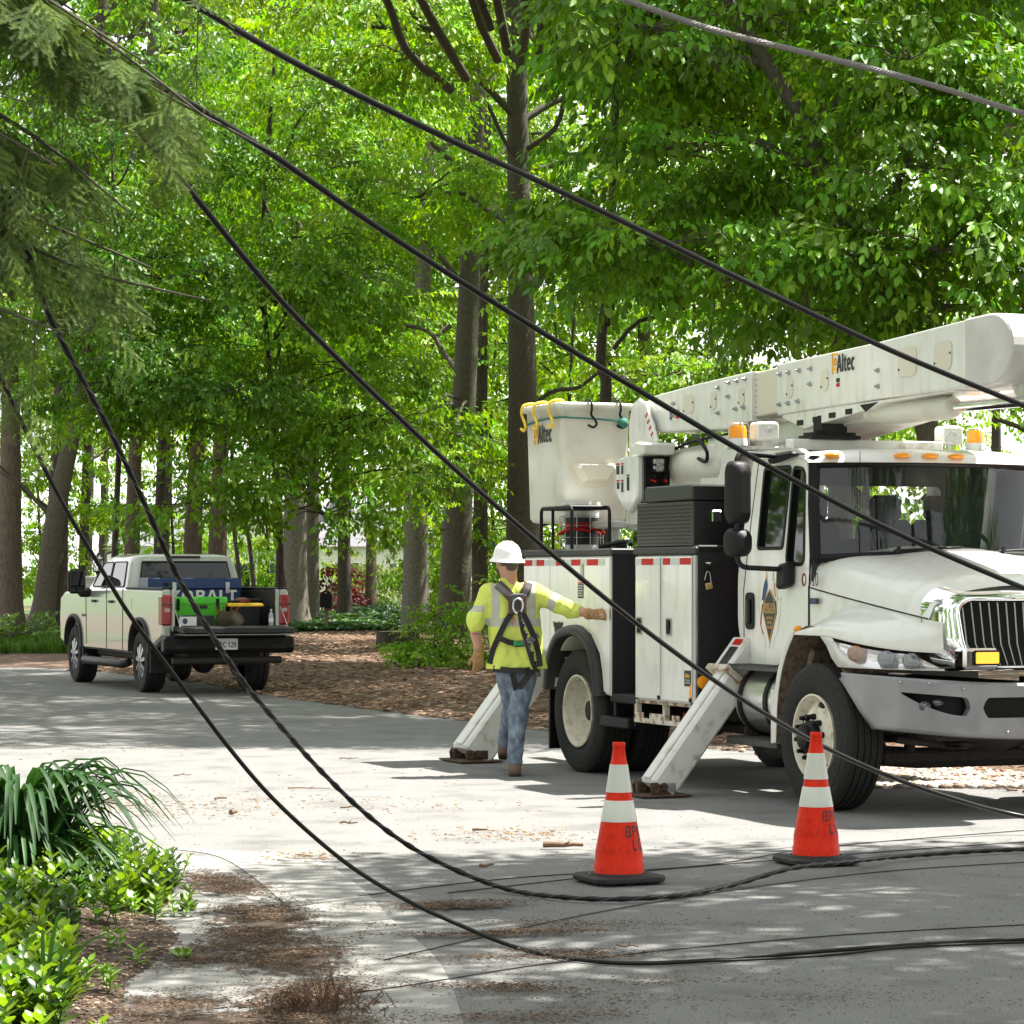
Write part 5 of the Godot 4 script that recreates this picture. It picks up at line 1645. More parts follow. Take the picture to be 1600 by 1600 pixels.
	for i in svals.size(): rows.append(PackedVector3Array([V(cols[i][2] - 0.11, maxf(cols[i][1] + 0.03, 0.6), C - 0.02 + svals[i] * 0.95), V(cols[i][2] - 0.11, cols[i][0] - 0.02, C - 0.02 + svals[i] * 0.95)]))
	b.sheet(rows)
	obj("bumper_back", b, M.black, bp)
	for q in [[0.66, 0.86], [0.35, 0.57], [-0.2, 0.86], [1.0, 0.9], [0.86, 0.895]]:
		b = B.new()
		b.ball(V(front_x(q[0]) + 0.004, q[1], C - 0.02 + q[0]), V(0.012, 0.012, 0.012), 8)
		obj("bolt", b, M.steel, bp)
	b = B.new()
	for k in 2: b.ball(V(front_x(0.8) - 0.08, 0.765 - k * 0.02, C + 0.75 + k * 0.1), V(0.02, 0.035, 0.05), 10)
	obj("fog_lamp", b, M.lamp_dark, bp)
	# number and plate on the flank
	lettering("10", 0.125, M.print_black, t, Transform3D(Basis(), V(-0.33, 1.575, -0.206)), false, "Droid Serif", 0.72)
	part_box("badge", t, M.print_black, -0.415, -0.28, 1.405, 1.445, -0.21, -0.2035, 0.002)
	part_box("badge_plate", t, M.seal_blue, -0.38, -0.31, 1.412, 1.438, -0.2, -0.2025, 0.0)
	# ---- mirror
	var mi := Node3D.new()
	mi.name = "mirror"
	t.add_child(mi, true)
	b = B.new()
	b.tube(rounded3(P3([-0.85, 2.45, -0.20, -0.80, 2.475, 0.17, -0.78, 2.2, 0.17, -0.78, 1.662, 0.17, -0.72, 1.645, -0.20]), 0.08), 0.019, 8)
	obj("mirror_arm", b, M.plastic, mi)
	b = B.new()
	b.xf = Transform3D(Basis(Vector3.UP, 0.25), V(-0.80, 2.19, 0.15))
	b.loft([_rr3(-0.055, 0.17, 0.40), _rr3(-0.03, 0.19, 0.45), _rr3(0.02, 0.175, 0.44), _rr3(0.055, 0.13, 0.40), _rr3(0.07, 0.07, 0.3)], true, true)
	obj("mirror_head", b, M.plastic, mi)
	b = B.new()
	b.xf = Transform3D(Basis(Vector3.UP, 0.25), V(-0.81, 1.835, 0.15))
	b.loft([_rr3(-0.06, 0.17, 0.17), _rr3(-0.03, 0.19, 0.205), _rr3(0.03, 0.175, 0.195), _rr3(0.075, 0.13, 0.16), _rr3(0.095, 0.06, 0.09)], true, true)
	obj("convex_mirror", b, M.plastic, mi)
	for y in [2.23, 1.84]:
		b = B.new()
		b.ball(V(-0.78, y, 0.182), V(0.045, 0.045, 0.035), 10)
		obj("mirror_clamp", b, M.black, mi)
	b = B.new()
	b.prism(rounded(P2([-0.79, 1.50, -0.64, 1.53, -0.63, 1.70, -0.78, 1.68]), 0.03), -0.218, -0.13, 0.02)
	obj("mirror_bracket", b, M.plastic, mi)
	b = B.new()
	b.prism(rounded(P2([-0.95, 2.40, -0.62, 2.44, -0.58, 2.46, -0.62, 2.485, -0.9, 2.475, -0.96, 2.44]), 0.02), -0.218, -0.15, 0.02)
	obj("mirror_bracket", b, M.plastic, mi)
	b = B.new()
	b.rod(V(-0.22, 2.47, -0.5), V(-0.22, 1.77, -0.5), 0.003, 4)
	obj("aerial", b, M.black, t)
	# ---- tank, steps
	b = B.new()
	b.lathe(P2([0.0, -0.36, 0.235, -0.36, 0.25, -0.35, 0.25, 0.35, 0.235, 0.36, 0.0, 0.36]), 32, Basis(Vector3.BACK, PI / 2), V(-0.99, 0.70, -0.34), 50.0)
	var tk := obj("fuel_tank", b, M.alu, t)
	for x in [-1.26, -0.86]:
		b = B.new()
		b.lathe(P2([0.252, -0.025, 0.262, -0.025, 0.262, 0.025, 0.252, 0.025]), 32, Basis(Vector3.BACK, PI / 2), V(x, 0.70, -0.34))
		obj("tank_strap", b, M.black, tk)
	for q in [[0.965, -1.42, -0.62, 0.045], [0.44, -1.42, -0.63, 0.06]]:
		var st := part_box("cab_step", t, M.step_dark, q[1], q[2], q[0] - q[3], q[0] - 0.01, -0.3, -0.06, 0.006)
		b = B.new()
		for i in 24:
			for k in 6: b.box(V(q[1] + 0.03 + i * 0.031, q[0] - 0.008, -0.28 + k * 0.042), V(0.018, 0.012, 0.02), 0.0)
		obj("step_tread", b, M.step_dark, st)
	b = B.new()
	for x in [-1.3, -0.75]:
		b.rod(V(x, 0.93, -0.25), V(x + 0.05, 0.86, -0.35), 0.012, 6)
		slab(b, x - 0.02, x + 0.02, 0.38, 0.5, -0.5, -0.15)
	slab(b, -1.4, -0.7, 0.28, 0.42, -1.0, -0.35, 0.03)
	obj("step_brackets", b, M.chassis, t)
	part_box("splash_plate", t, M.white_worn, -0.66, -0.62, 0.42, 0.80, -0.09, -0.03, 0.004)
func _lamp_low(x: float) -> float:
	var f := clampf((x - 0.27) / 0.685, 0.0, 1.0)
	return lerpf(1.165, 0.985, sin(minf(f * 1.7, 1.0) * PI * 0.5))
func _rr3(x: float, w: float, h: float) -> PackedVector3Array:
	# rounded rectangle ring across the x axis, width along z
	var o := PackedVector3Array()
	for p in rrect(0, 0, w * 2 * 0.5, h, 0.06): o.append(V(x, p.y, -p.x))
	return o

func ring_x(x: float, y0: float, y1: float, z0: float, z1: float, r: float) -> PackedVector3Array:
	var o := PackedVector3Array()
	for p in rrect((z0 + z1) / 2, (y0 + y1) / 2, z1 - z0, y1 - y0, r, 3): o.append(V(x, p.y, -p.x))
	for i in o.size(): o[i].z = -o[i].z
	o.reverse()
	return o
func build_boom(t: Node3D):
	var b: B
	var zn := -0.85
	var zf := -1.25
	# ---- turntable and lower boom
	b = B.new()
	b.lathe(P2([0.0, 1.1, 0.42, 1.1, 0.42, 1.5, 0.34, 1.55, 0.34, 1.9, 0.0, 1.9]), 24, Basis(), V(-3.6, 0, -1.3), 40.0)
	obj("pedestal", b, M.white_worn, t)
	b = B.new()
	b.prism(P2([-4.1, 1.9, -3.05, 1.9, -2.95, 2.2, -2.9, 2.72, -3.42, 2.72, -3.6, 2.3, -4.1, 2.2]), -0.93, -0.90, 0.004)
	b.prism(P2([-4.1, 1.9, -3.05, 1.9, -2.95, 2.2, -2.9, 2.72, -3.42, 2.72, -3.6, 2.3, -4.1, 2.2]), -1.70, -1.67, 0.004)
	obj("turret_plate", b, M.white, t)
	b = B.new()
	b.tube(P3([-4.3, 2.50, -1.02, -3.8, 2.51, -1.02, -3.25, 2.50, -1.02, -3.2, 2.5, -1.02]), [0.15, 0.165, 0.165, 0.13], 20)
	obj("lift_cylinder", b, M.fiberglass, t)
	b = B.new()
	b.loft([ring_x(-3.6, 2.45, 2.72, -1.62, -1.1, 0.05), ring_x(-2.4, 2.61, 2.80, -1.62, -1.02, 0.05), ring_x(-0.65, 2.79, 2.92, -1.62, -1.05, 0.04), ring_x(1.25, 2.93, 3.06, -1.66, -1.1, 0.04)])
	obj("lower_boom", b, M.white, t)
	# ---- upper boom: tip, collar, main box, rounded elbow
	b = B.new()
	b.loft([ring_x(-4.66, 2.86, 3.05, zf + 0.02, zn - 0.02, 0.05), ring_x(-4.4, 2.80, 3.11, zf, zn, 0.03), ring_x(-3.5, 2.775, 3.16, zf, zn, 0.02), ring_x(-2.98, 2.76, 3.18, zf, zn, 0.02), ring_x(-2.62, 2.80, 3.195, zf, zn, 0.02), ring_x(-2.55, 2.80, 3.195, zf, zn, 0.02)], true, true, false)
	var ub := obj("upper_boom", b, M.white, t)
	b = B.new()
	b.loft([ring_x(-2.552, 2.835, 3.185, zf + 0.02, zn - 0.025, 0.02), ring_x(-2.10, 2.85, 3.205, zf + 0.02, zn - 0.025, 0.02)], true, true, false)
	obj("boom_collar", b, M.cover, ub)
	b = B.new()
	b.loft([ring_x(-2.125, 2.825, 3.22, zf, zn, 0.02), ring_x(-0.6, 2.86, 3.27, zf, zn, 0.02), ring_x(0.6, 2.865, 3.33, zf, zn, 0.02)], true, true, false)
	obj("main_section", b, M.white, ub)
	var el := PackedVector2Array([Vector2(0.598, 2.862), Vector2(0.85, 2.868)])
	for k in 13:
		var a := -PI * 0.42 + PI * 0.86 * k / 12.0
		el.append(Vector2(0.93 + 0.27 * cos(a), 3.11 + 0.235 * sin(a)))
	el.append_array(PackedVector2Array([Vector2(0.9, 3.345), Vector2(0.598, 3.333)]))
	b = B.new()
	b.prism(el, zf - 0.01, zn + 0.008, 0.012)
	obj("elbow_cover", b, M.elbow, ub)
	b = B.new()
	b.lathe(P2([0.0, -0.4, 0.3, -0.4, 0.33, -0.36, 0.33, 0.36, 0.3, 0.4, 0.0, 0.4]), 28, to_z(), V(1.12, 3.02, -1.45), 40.0)
	obj("elbow_drum", b, M.white, ub)
	# underside plate with square ports
	b = B.new()
	var up := P2([-2.09, 2.81, -1.72, 2.70, -1.62, 2.715, -0.72, 2.80, -0.55, 2.83, 0.45, 2.858, 0.45, 2.87, -2.05, 2.835])
	b.prism(up, zf + 0.03, zn - 0.012, 0.006)
	obj("underside_plate", b, M.white, ub)
	for q in [[-1.78, 2.752], [-1.53, 2.765], [-1.28, 2.782], [-1.03, 2.796]]:
		part_box("port", ub, M.black, q[0] - 0.05, q[0] + 0.05, q[1] - 0.018, q[1] + 0.022, zn - 0.0118, zn - 0.008, 0.0)
	part_prism("vent_notch", ub, M.black, P2([-0.86, 2.835, -0.60, 2.842, -0.78, 2.782]), zn - 0.0118, zn - 0.007, 0.0)
	# cover plates, bolts, seams
	for q in [[-3.68, 3.0, 0.20, 0.155], [-3.22, 3.005, 0.10, 0.15], [-2.73, 3.01, 0.105, 0.15], [-1.92, 3.03, 0.105, 0.16], [-1.37, 3.05, 0.11, 0.165], [-0.17, 3.10, 0.26, 0.21], [0.31, 3.11, 0.24, 0.20]]:
		b = B.new()
		b.prism(rrect(q[0], q[1], q[2], q[3], 0.06, 5), zn + 0.0005, zn + 0.006, 0.002)
		var cv := obj("cover_plate", b, M.cover, ub)
		b = B.new()
		for s in [-1, 1]: b.ball(V(q[0] + s * q[2] * 0.42, q[1] - 0.02 + 0.03 * s, zn + 0.008), V(0.009, 0.009, 0.006), 6)
		obj("screw", b, M.black, cv)
	for q in [[-2.07, 3.137], [-1.93, 3.142], [-1.76, 3.146], [-1.58, 3.148], [-1.59, 3.033], [-2.08, 2.908], [-1.94, 2.91], [-1.78, 2.916], [-0.574, 3.066], [-0.574, 2.952], [-2.66, 3.14], [-2.80, 3.135], [-2.94, 3.13], [-2.68, 2.92], [-2.82, 2.915], [-2.95, 3.02], [-3.13, 3.1], [-3.13, 2.9], [-3.95, 3.02], [-3.95, 2.92]]:
		b = B.new()
		b.lathe(P2([0.018, 0, 0.018, 0.016, 0.009, 0.018, 0.009, 0.035, 0.0, 0.036]), 8, to_z(), V(q[0], q[1], zn))
		obj("bolt", b, M.steel, ub)
	for x in [-2.545, -2.135]:
		for k in 8:
			b = B.new()
			b.ball(V(x + 0.02 * (1 if x < -2.3 else -1), 2.87 + k * 0.043, zn - 0.024), V(0.006, 0.006, 0.004), 6)
			obj("rivet", b, M.black, ub)
	for q in [[-3.93, 2.945, 0.075, M.paper], [-3.89, 2.93, 0.04, M.red]]:
		b = B.new()
		b.prism(rrect(q[0], q[1], q[2] * 1.4, 0.12 if q[3] == M.paper else 0.07, 0.012), zn + 0.002, zn + (0.005 if q[3] == M.paper else 0.0075))
		obj("decal", b, q[3], ub)
	part_box("decal", ub, M.seal_blue, -4.03, -4.0, 2.89, 3.0, zn + 0.002, zn + 0.006, 0.0)
	alt_mark(ub, Transform3D(Basis(), V(-1.26, 3.085, zn + 0.003)), 0.15)
	for q in [[-1.17, 3.035, 0.05, 0.03, M.print_black], [-1.17, 3.0, 0.05, 0.025, M.red]]: part_box("decal", ub, q[4], q[0] - q[2] / 2, q[0] + q[2] / 2, q[1] - q[3] / 2, q[1] + q[3] / 2, zn + 0.0005, zn + 0.0035, 0.0)
	# compensating cylinder under the elbow
	b = B.new()
	b.tube(P3([-0.95, 2.79, -1.0, -0.6, 2.775, -1.0, 0.15, 2.765, -1.0, 0.2, 2.765, -1.0]), [0.07, 0.085, 0.085, 0.07], 20)
	var cy := obj("cylinder", b, M.fiberglass, t)
	b = B.new()
	b.rod(V(0.19, 2.765, -1.0), V(1.4, 2.75, -1.0), 0.037, 16)
	obj("piston_rod", b, M.chrome, cy)
	# ---- boom rest and light bar behind the cab roof
	b = B.new()
	slab(b, -1.56, -1.44, 2.53, 2.615, -1.9, -0.62, 0.008)
	for z in [-0.66, -1.86]: slab(b, -1.56, -1.46, 1.8, 2.54, z - 0.04, z + 0.04, 0.006)
	slab(b, -1.54, -1.48, 2.53, 2.555, -2.35, -0.1, 0.004)
	var rest := obj("boom_rest", b, M.white_worn, t)
	b = B.new()
	slab(b, -1.62, -1.40, 2.617, 2.645, -1.17, -0.76, 0.004)
	slab(b, -1.60, -1.42, 2.646, 2.668, -1.14, -0.79, 0.004)
	b.prism(P2([-1.58, 2.669, -1.44, 2.669, -1.44, 2.80, -1.50, 2.80, -1.58, 2.78]), -1.08, -0.86, 0.01)
	obj("rest_pad", b, M.rubber, rest)
	for q in [[-0.20, 0], [-0.43, 1], [-2.0, 1], [-2.22, 0]]:
		if q[1] == 0:
			var be := Node3D.new()
			be.name = "beacon"
			t.add_child(be, true)
			be.position = V(-1.51, 2.556, q[0])
			b = B.new()
			b.lathe(P2([0.075, 0.0, 0.075, 0.02, 0.07, 0.055, 0.0, 0.06]), 20)
			obj("base", b, M.beacon_base, be)
			b = B.new()
			b.lathe(P2([0.068, 0.056, 0.066, 0.12, 0.055, 0.15, 0.0, 0.155]), 20)
			obj("amber_lens", b, M.amber, be)
			b = B.new()
			for s in [-1, 1]: b.tube(P3([0.02, 0.0, 0.085 * s, 0.02, 0.13, 0.085 * s, 0.02, 0.165, 0.07 * s, 0.02, 0.165, 0.0]), 0.004, 5)
			b.tube(P3([0.085, 0.0, 0.0, 0.085, 0.13, 0.0, 0.07, 0.165, 0.0, 0.0, 0.165, 0.0]), 0.004, 5)
			obj("guard", b, M.steel, be)
		else:
			var wl := Node3D.new()
			wl.name = "work_light"
			t.add_child(wl, true)
			wl.position = V(-1.50, 2.60, q[0])
			b = B.new()
			cross(b, rrect(0, 0.065, 0.19, 0.145, 0.035), -0.09, 0.03, 0.012)
			b.rod(V(-0.03, -0.05, 0), V(-0.03, 0.0, 0), 0.02, 8)
			obj("housing", b, M.white, wl)
			b = B.new()
			cross(b, rrect(0, 0.065, 0.15, 0.105, 0.022), 0.031, 0.034, 0.0)
			obj("reflector", b, M.lamp_back, wl)
			b = B.new()
			cross(b, rrect(0, 0.065, 0.155, 0.11, 0.025), 0.0365, 0.04, 0.0)
			obj("lens", b, M.clear, wl)
			b = B.new()
			b.ball(V(0.036, 0.075, 0.0), V(0.004, 0.02, 0.03), 8)
			obj("bulb", b, M.steel, wl)
	# ---- bucket on the side of the boom tip
	var bk := Node3D.new()
	bk.name = "bucket"
	t.add_child(bk, true)
	b = B.new()
	var rings := []
	for q in [[2.075, 0.035], [2.06, 0.10], [2.075, 0.02], [2.12, 0.0], [3.05, 0.0]]:
		pass
	var f := func(y: float, m: float, r: float) -> PackedVector3Array:
		var o := PackedVector3Array()
		for p in rrect(-5.45, -0.63, 0.80 + m * 2, 0.62 + m * 2, r * 0.65, 4): o.append(V(p.x, y, p.y))
		o.reverse()
		return o
	rings = [f.call(2.06, -0.06, 0.05), f.call(2.07, -0.03, 0.07), f.call(2.10, -0.012, 0.08), f.call(2.6, 0.0, 0.085), f.call(3.02, 0.012, 0.09), f.call(3.03, 0.04, 0.09), f.call(3.07, 0.045, 0.09), f.call(3.085, 0.035, 0.09), f.call(3.085, -0.01, 0.08), f.call(3.0, -0.02, 0.08), f.call(2.15, -0.035, 0.07)]
	for r in rings: r.reverse()
	b.loft(rings, true, true)
	obj("bucket_shell", b, M.fiberglass, bk)
	alt_mark(bk, Transform3D(Basis(), V(-5.66, 2.745, -0.3195 + 0.012)), 0.175)
	b = B.new()
	# moulded foot step on the face towards the cab
	b.xf = Transform3D(Basis(V(0, 0, -1), V(0, 1, 0), V(1, 0, 0)), V(-5.052, 0, 0))
	b.prism(rounded(P2([0.36, 2.62, 0.84, 2.62, 0.86, 2.56, 0.74, 2.36, 0.47, 2.36, 0.36, 2.54]), 0.04), -0.01, 0.004, 0.003)
	b.loft([_step_ring(0.41, 0.82, 2.565, 2.40, 0.004), _step_ring(0.46, 0.78, 2.55, 2.43, 0.07)], true, true, false)
	obj("foot_step", b, M.cover, bk)
	# bracket at the tip and the lever housing
	b = B.new()
	b.prism(P2([-4.75, 2.55, -4.35, 2.5, -4.25, 2.85, -4.45, 3.06, -4.55, 3.10, -4.68, 3.06, -4.75, 2.9]), -0.83, -0.80, 0.01)
	b.prism(rounded(P2([-4.42, 3.03, -4.36, 3.06, -4.13, 2.72, -4.2, 2.69]), 0.01), -0.80, -0.77, 0.006)
	obj("tip_bracket", b, M.white, t)
	for k in 4:
		var u := 0.3 + k * 0.16
		var p := V(-4.39, 3.045, -0.768).lerp(V(-4.165, 2.705, -0.768), u)
		b = B.new()
		b.box(p, V(0.05, 0.018, 0.003), 0.0, Basis(Vector3.BACK, 0.6))
		obj("warning_stripe", b, M.red, t)
	var co := Node3D.new()
	co.name = "control_box"
	t.add_child(co, true)
	b = B.new()
	b.prism(rounded(P2([-4.54, 2.30, -4.40, 2.17, -4.25, 2.12, -4.10, 2.24, -4.10, 2.645, -4.2, 2.66, -4.28, 2.60, -4.50, 2.58, -4.55, 2.55]), 0.035), -0.64, -0.58, 0.015)
	b.prism(rounded(P2([-4.54, 2.30, -4.40, 2.17, -4.12, 2.24, -4.12, 2.64, -4.28, 2.60, -4.50, 2.58]), 0.035), -0.90, -0.641, 0.01)
	b.prism(rounded(P2([-4.22, 2.58, -3.96, 2.60, -3.94, 2.69, -4.10, 2.71, -4.22, 2.68]), 0.025), -0.86, -0.57, 0.015)
	slab(b, -4.45, -4.15, 1.98, 2.2, -0.85, -0.62, 0.05)
	obj("housing", b, M.white, co)
	b = B.new()
	slab(b, -4.119, -4.09, 2.22, 2.595, -0.88, -0.645, 0.01)
	obj("lever_recess", b, M.black, co)
	for k in 7:
		b = B.new()
		var y := 2.26 + k * 0.045
		b.rod(V(-4.09, y, -0.70), V(-3.99, y - 0.015, -0.69), 0.008, 6)
		b.ball(V(-3.985, y - 0.016, -0.69), V(0.016, 0.012, 0.012), 6)
		b.rod(V(-4.09, y, -0.82), V(-4.01, y - 0.01, -0.8), 0.012, 6)
		obj("lever", b, M.black if k != 3 else M.red, co)
	b = B.new()
	slab(b, -4.09, -4.03, 2.46, 2.57, -0.80, -0.70, 0.008)
	b.ball(V(-4.025, 2.515, -0.75), V(0.01, 0.022, 0.022), 10)
	obj("valve_block", b, M.steel, co)
	part_box("sign_plate", co, M.paper, -4.06, -4.02, 2.23, 2.33, -0.86, -0.74, 0.006)
	for q in [[-4.52, -4.44, 2.44, 2.55], [-4.42, -4.36, 2.44, 2.55], [-4.51, -4.44, 2.32, 2.41], [-4.42, -4.36, 2.29, 2.41], [-4.31, -4.24, 2.3, 2.45]]:
		part_box("instruction_label", co, M.paper, q[0], q[1], q[2], q[3], -0.5795, -0.578, 0.0)
		part_box("label_text", co, M.print_black, q[0] + 0.008, q[1] - 0.008, q[2] + 0.01, q[3] - 0.025, -0.5778, -0.577, 0.0)
		part_box("label_band", co, M.red if q[0] < -4.4 else M.seal_blue, q[0] + 0.004, q[1] - 0.004, q[3] - 0.02, q[3] - 0.005, -0.5778, -0.577, 0.0)
	b = B.new()
	b.tube(spline(P3([-3.6, 2.74, -0.86, -3.4, 2.70, -0.8, -3.25, 2.6, -0.8, -3.3, 2.52, -0.82, -3.5, 2.55, -0.85]), 5), 0.016, 6)
	b.tube(spline(P3([-4.2, 2.62, -0.9, -3.8, 2.68, -0.88, -3.3, 2.72, -0.88]), 5), 0.012, 6)
	obj("hydraulic_hose", b, M.black, t)
	# grab frame beside the bucket, on the body's top
	b = B.new()
	for z in [-0.08, -0.42]:
		b.tube(rounded3(P3([-4.95, 1.82, z, -4.95, 2.17, z, -4.30, 2.17, z, -4.30, 1.82, z]), 0.05), 0.016, 6)
	b.rod(V(-4.7, 1.82, -0.08), V(-4.7, 2.17, -0.08), 0.014, 6)
	slab(b, -4.92, -4.33, 2.15, 2.185, -0.43, -0.07, 0.006)
	obj("grab_frame", b, M.black, t)
	b = B.new()
	b.rod(V(-4.6, 1.82, -0.6), V(-4.6, 2.07, -0.6), 0.05, 10)
	slab(b, -4.75, -4.4, 2.0, 2.06, -0.75, -0.45, 0.01)
	obj("bucket_post", b, M.white_worn, t)
	b = B.new()
	b.ball(V(-3.95, 1.84, -0.35), V(0.12, 0.06, 0.05), 10)
	b.tube(spline(P3([-4.0, 1.84, -0.2, -3.7, 1.88, -0.3, -3.4, 1.85, -0.2]), 5), 0.02, 6)
	obj("stowed_hose", b, M.black, t)
	# ---- loose things on the truck
	var hooks := [[-5.80, "yellow"], [-5.55, "yellow"], [-5.22, "yellow"]]
	var n := 0
	for q in [[-5.77, -0.31, 0, "leftmost of the three yellow hooks hung over the rim of the bucket"], [-5.50, -0.31, 0, "middle one of the three yellow hooks hung over the rim of the bucket"], [-5.16, -0.31, 0, "rightmost of the three yellow hooks hung over the rim of the bucket"], [-5.03, -0.55, 1, "black hook on the bucket rim, left one of the two"], [-5.03, -0.82, 1, "black hook on the bucket rim, beside the boom tip"]]:
		b = B.new()
		var k: float = 1.25 if q[2] == 0 else 1.0
		b.tube(spline(P3([-0.02, 3.0, -0.08, 0, 3.09, -0.07, 0, 3.108, -0.02, 0, 3.09, 0.055, 0, 3.03, 0.075, 0, 2.98, 0.06, 0.03 * k, 2.94, 0.06, 0.05 * k, 2.90, 0.062, 0.02 * k, 2.87, 0.062, -0.03 * k, 2.89, 0.062]), 5), 0.013 if q[2] == 0 else 0.011, 7)
		var o := obj("hook", b, M.hook_yellow if q[2] == 0 else M.black)
		var tr := Transform3D(Basis(), V(q[0], 0, q[1]))
		if q[2] == 1: tr = Transform3D(Basis(Vector3.UP, PI / 2), V(q[0], 0, q[1]))
		o.transform = TR * tr
		tag(o, q[3], "hook", "hooks on the bucket rim")
	b = B.new()
	b.tube(spline(P3([-5.88, 2.92, -0.31, -5.5, 2.95, -0.295, -5.1, 2.955, -0.30, -5.02, 2.95, -0.40, -5.015, 2.945, -0.6, -5.01, 2.93, -0.85]), 6), 0.009, 6)
	b.ball(V(-4.98, 2.91, -0.85), V(0.06, 0.05, 0.05), 10)
	var rp := obj("rope", b, M.rope)
	rp.transform = TR
	tag(rp, "green rope tied round the bucket just under its rim", "rope")
	# pail in a wire basket
	var pl := thing("pail", "white paint pail with printed label standing by the bucket on the truck", "pail", TR * V(-4.88, 1.825, -0.42), TR.basis.get_euler().y)
	b = B.new()
	b.lathe(P2([0.0, 0.0, 0.135, 0.0, 0.15, 0.33, 0.158, 0.335, 0.158, 0.35, 0.15, 0.352, 0.15, 0.372, 0.16, 0.376, 0.158, 0.40, 0.0, 0.402]), 28)
	obj("pail_body", b, M.white_worn, pl)
	b = B.new()
	b.lathe(P2([0.1375, 0.04, 0.1475, 0.27]), 28)
	obj("pail_label", b, M.print_black, pl)
	b = B.new()
	b.lathe(P2([0.145, 0.18, 0.147, 0.225]), 28)
	obj("label_band", b, M.red, pl)
	var wb := thing("wire_basket", "wire basket with red strap round the paint pail", "basket", TR * V(-4.88, 1.825, -0.42), TR.basis.get_euler().y)
	b = B.new()
	for y in [0.1, 0.2, 0.28]:
		var ring := PackedVector3Array()
		for k in 25: ring.append(V(cos(TAU * k / 24.0) * 0.185, y, sin(TAU * k / 24.0) * 0.185))
		b.tube(ring, 0.004, 5, false)
	for k in 10: b.rod(V(cos(TAU * k / 10.0) * 0.185, 0, sin(TAU * k / 10.0) * 0.185), V(cos(TAU * k / 10.0) * 0.185, 0.28, sin(TAU * k / 10.0) * 0.185), 0.004, 5)
	obj("wires", b, M.steel, wb)
	b = B.new()
	var ring := PackedVector3Array()
	for k in 25: ring.append(V(cos(TAU * k / 24.0) * 0.19, 0.15 + 0.02 * sin(k * 0.6), sin(TAU * k / 24.0) * 0.19))
	b.tube(ring, 0.014, 6, false)
	obj("strap", b, M.red, wb)
	# padlock on the black headboard
	var pk := thing("padlock", "brass padlock hanging open on the black panel behind the cab", "padlock", TR * V(-1.775, 1.60, -0.09), TR.basis.get_euler().y)
	b = B.new()
	b.box(V(0.012, -0.075, 0.0), V(0.022, 0.05, 0.055), 0.006, Basis(Vector3.RIGHT, 0.2))
	obj("lock_body", b, M.brass, pk)
	b = B.new()
	b.tube(spline(P3([0.012, -0.05, -0.018, 0.012, 0.02, -0.006, 0.012, 0.035, 0.008, 0.012, 0.02, 0.022, 0.012, -0.03, 0.035]), 4), 0.005, 6)
	obj("shackle", b, M.steel, pk)
	b = B.new()
	slab(b, -0.012, 0.004, -0.01, 0.10, -0.025, 0.025, 0.004)
	b.ball(V(0.006, 0.075, 0), V(0.012, 0.02, 0.02), 8)
	obj("hasp", b, M.black, pk)
	var ex := thing("fire_extinguisher", "red extinguisher in the dark gap behind the cab door", "extinguisher", TR * V(-1.70, 1.35, -0.36), TR.basis.get_euler().y)
	b = B.new()
	b.lathe(P2([0.0, 0.0, 0.05, 0.0, 0.055, 0.02, 0.055, 0.27, 0.04, 0.31, 0.015, 0.33, 0.0, 0.33]), 16)
	obj("cylinder", b, M.red, ex)
	b = B.new()
	b.box(V(0.0, 0.35, 0.0), V(0.03, 0.05, 0.06), 0.008)
	b.tube(P3([0.02, 0.34, 0.03, 0.06, 0.3, 0.05, 0.06, 0.15, 0.05]), 0.01, 6)
	obj("valve", b, M.black, ex)
func _step_ring(x0: float, x1: float, y1: float, y0: float, z: float) -> PackedVector3Array:
	var d := (x1 - x0) * 0.22
	return P3([x0 + d, y0, z, x1 - d, y0, z, x1, y1 - 0.03, z, x1 - 0.02, y1, z, x0 + 0.02, y1, z, x0, y1 - 0.03, z])
func rounded3(p: PackedVector3Array, r: float) -> PackedVector3Array:
	var o := PackedVector3Array()
	for i in p.size():
		if i == 0 or i == p.size() - 1:
			o.append(p[i])
			continue
		var a := p[i] + (p[i - 1] - p[i]).normalized() * r; var c := p[i] + (p[i + 1] - p[i]).normalized() * r
		for k in 5:
			var f := k / 4.0
			o.append(a.lerp(p[i], f).lerp(p[i].lerp(c, f), f))
	return o

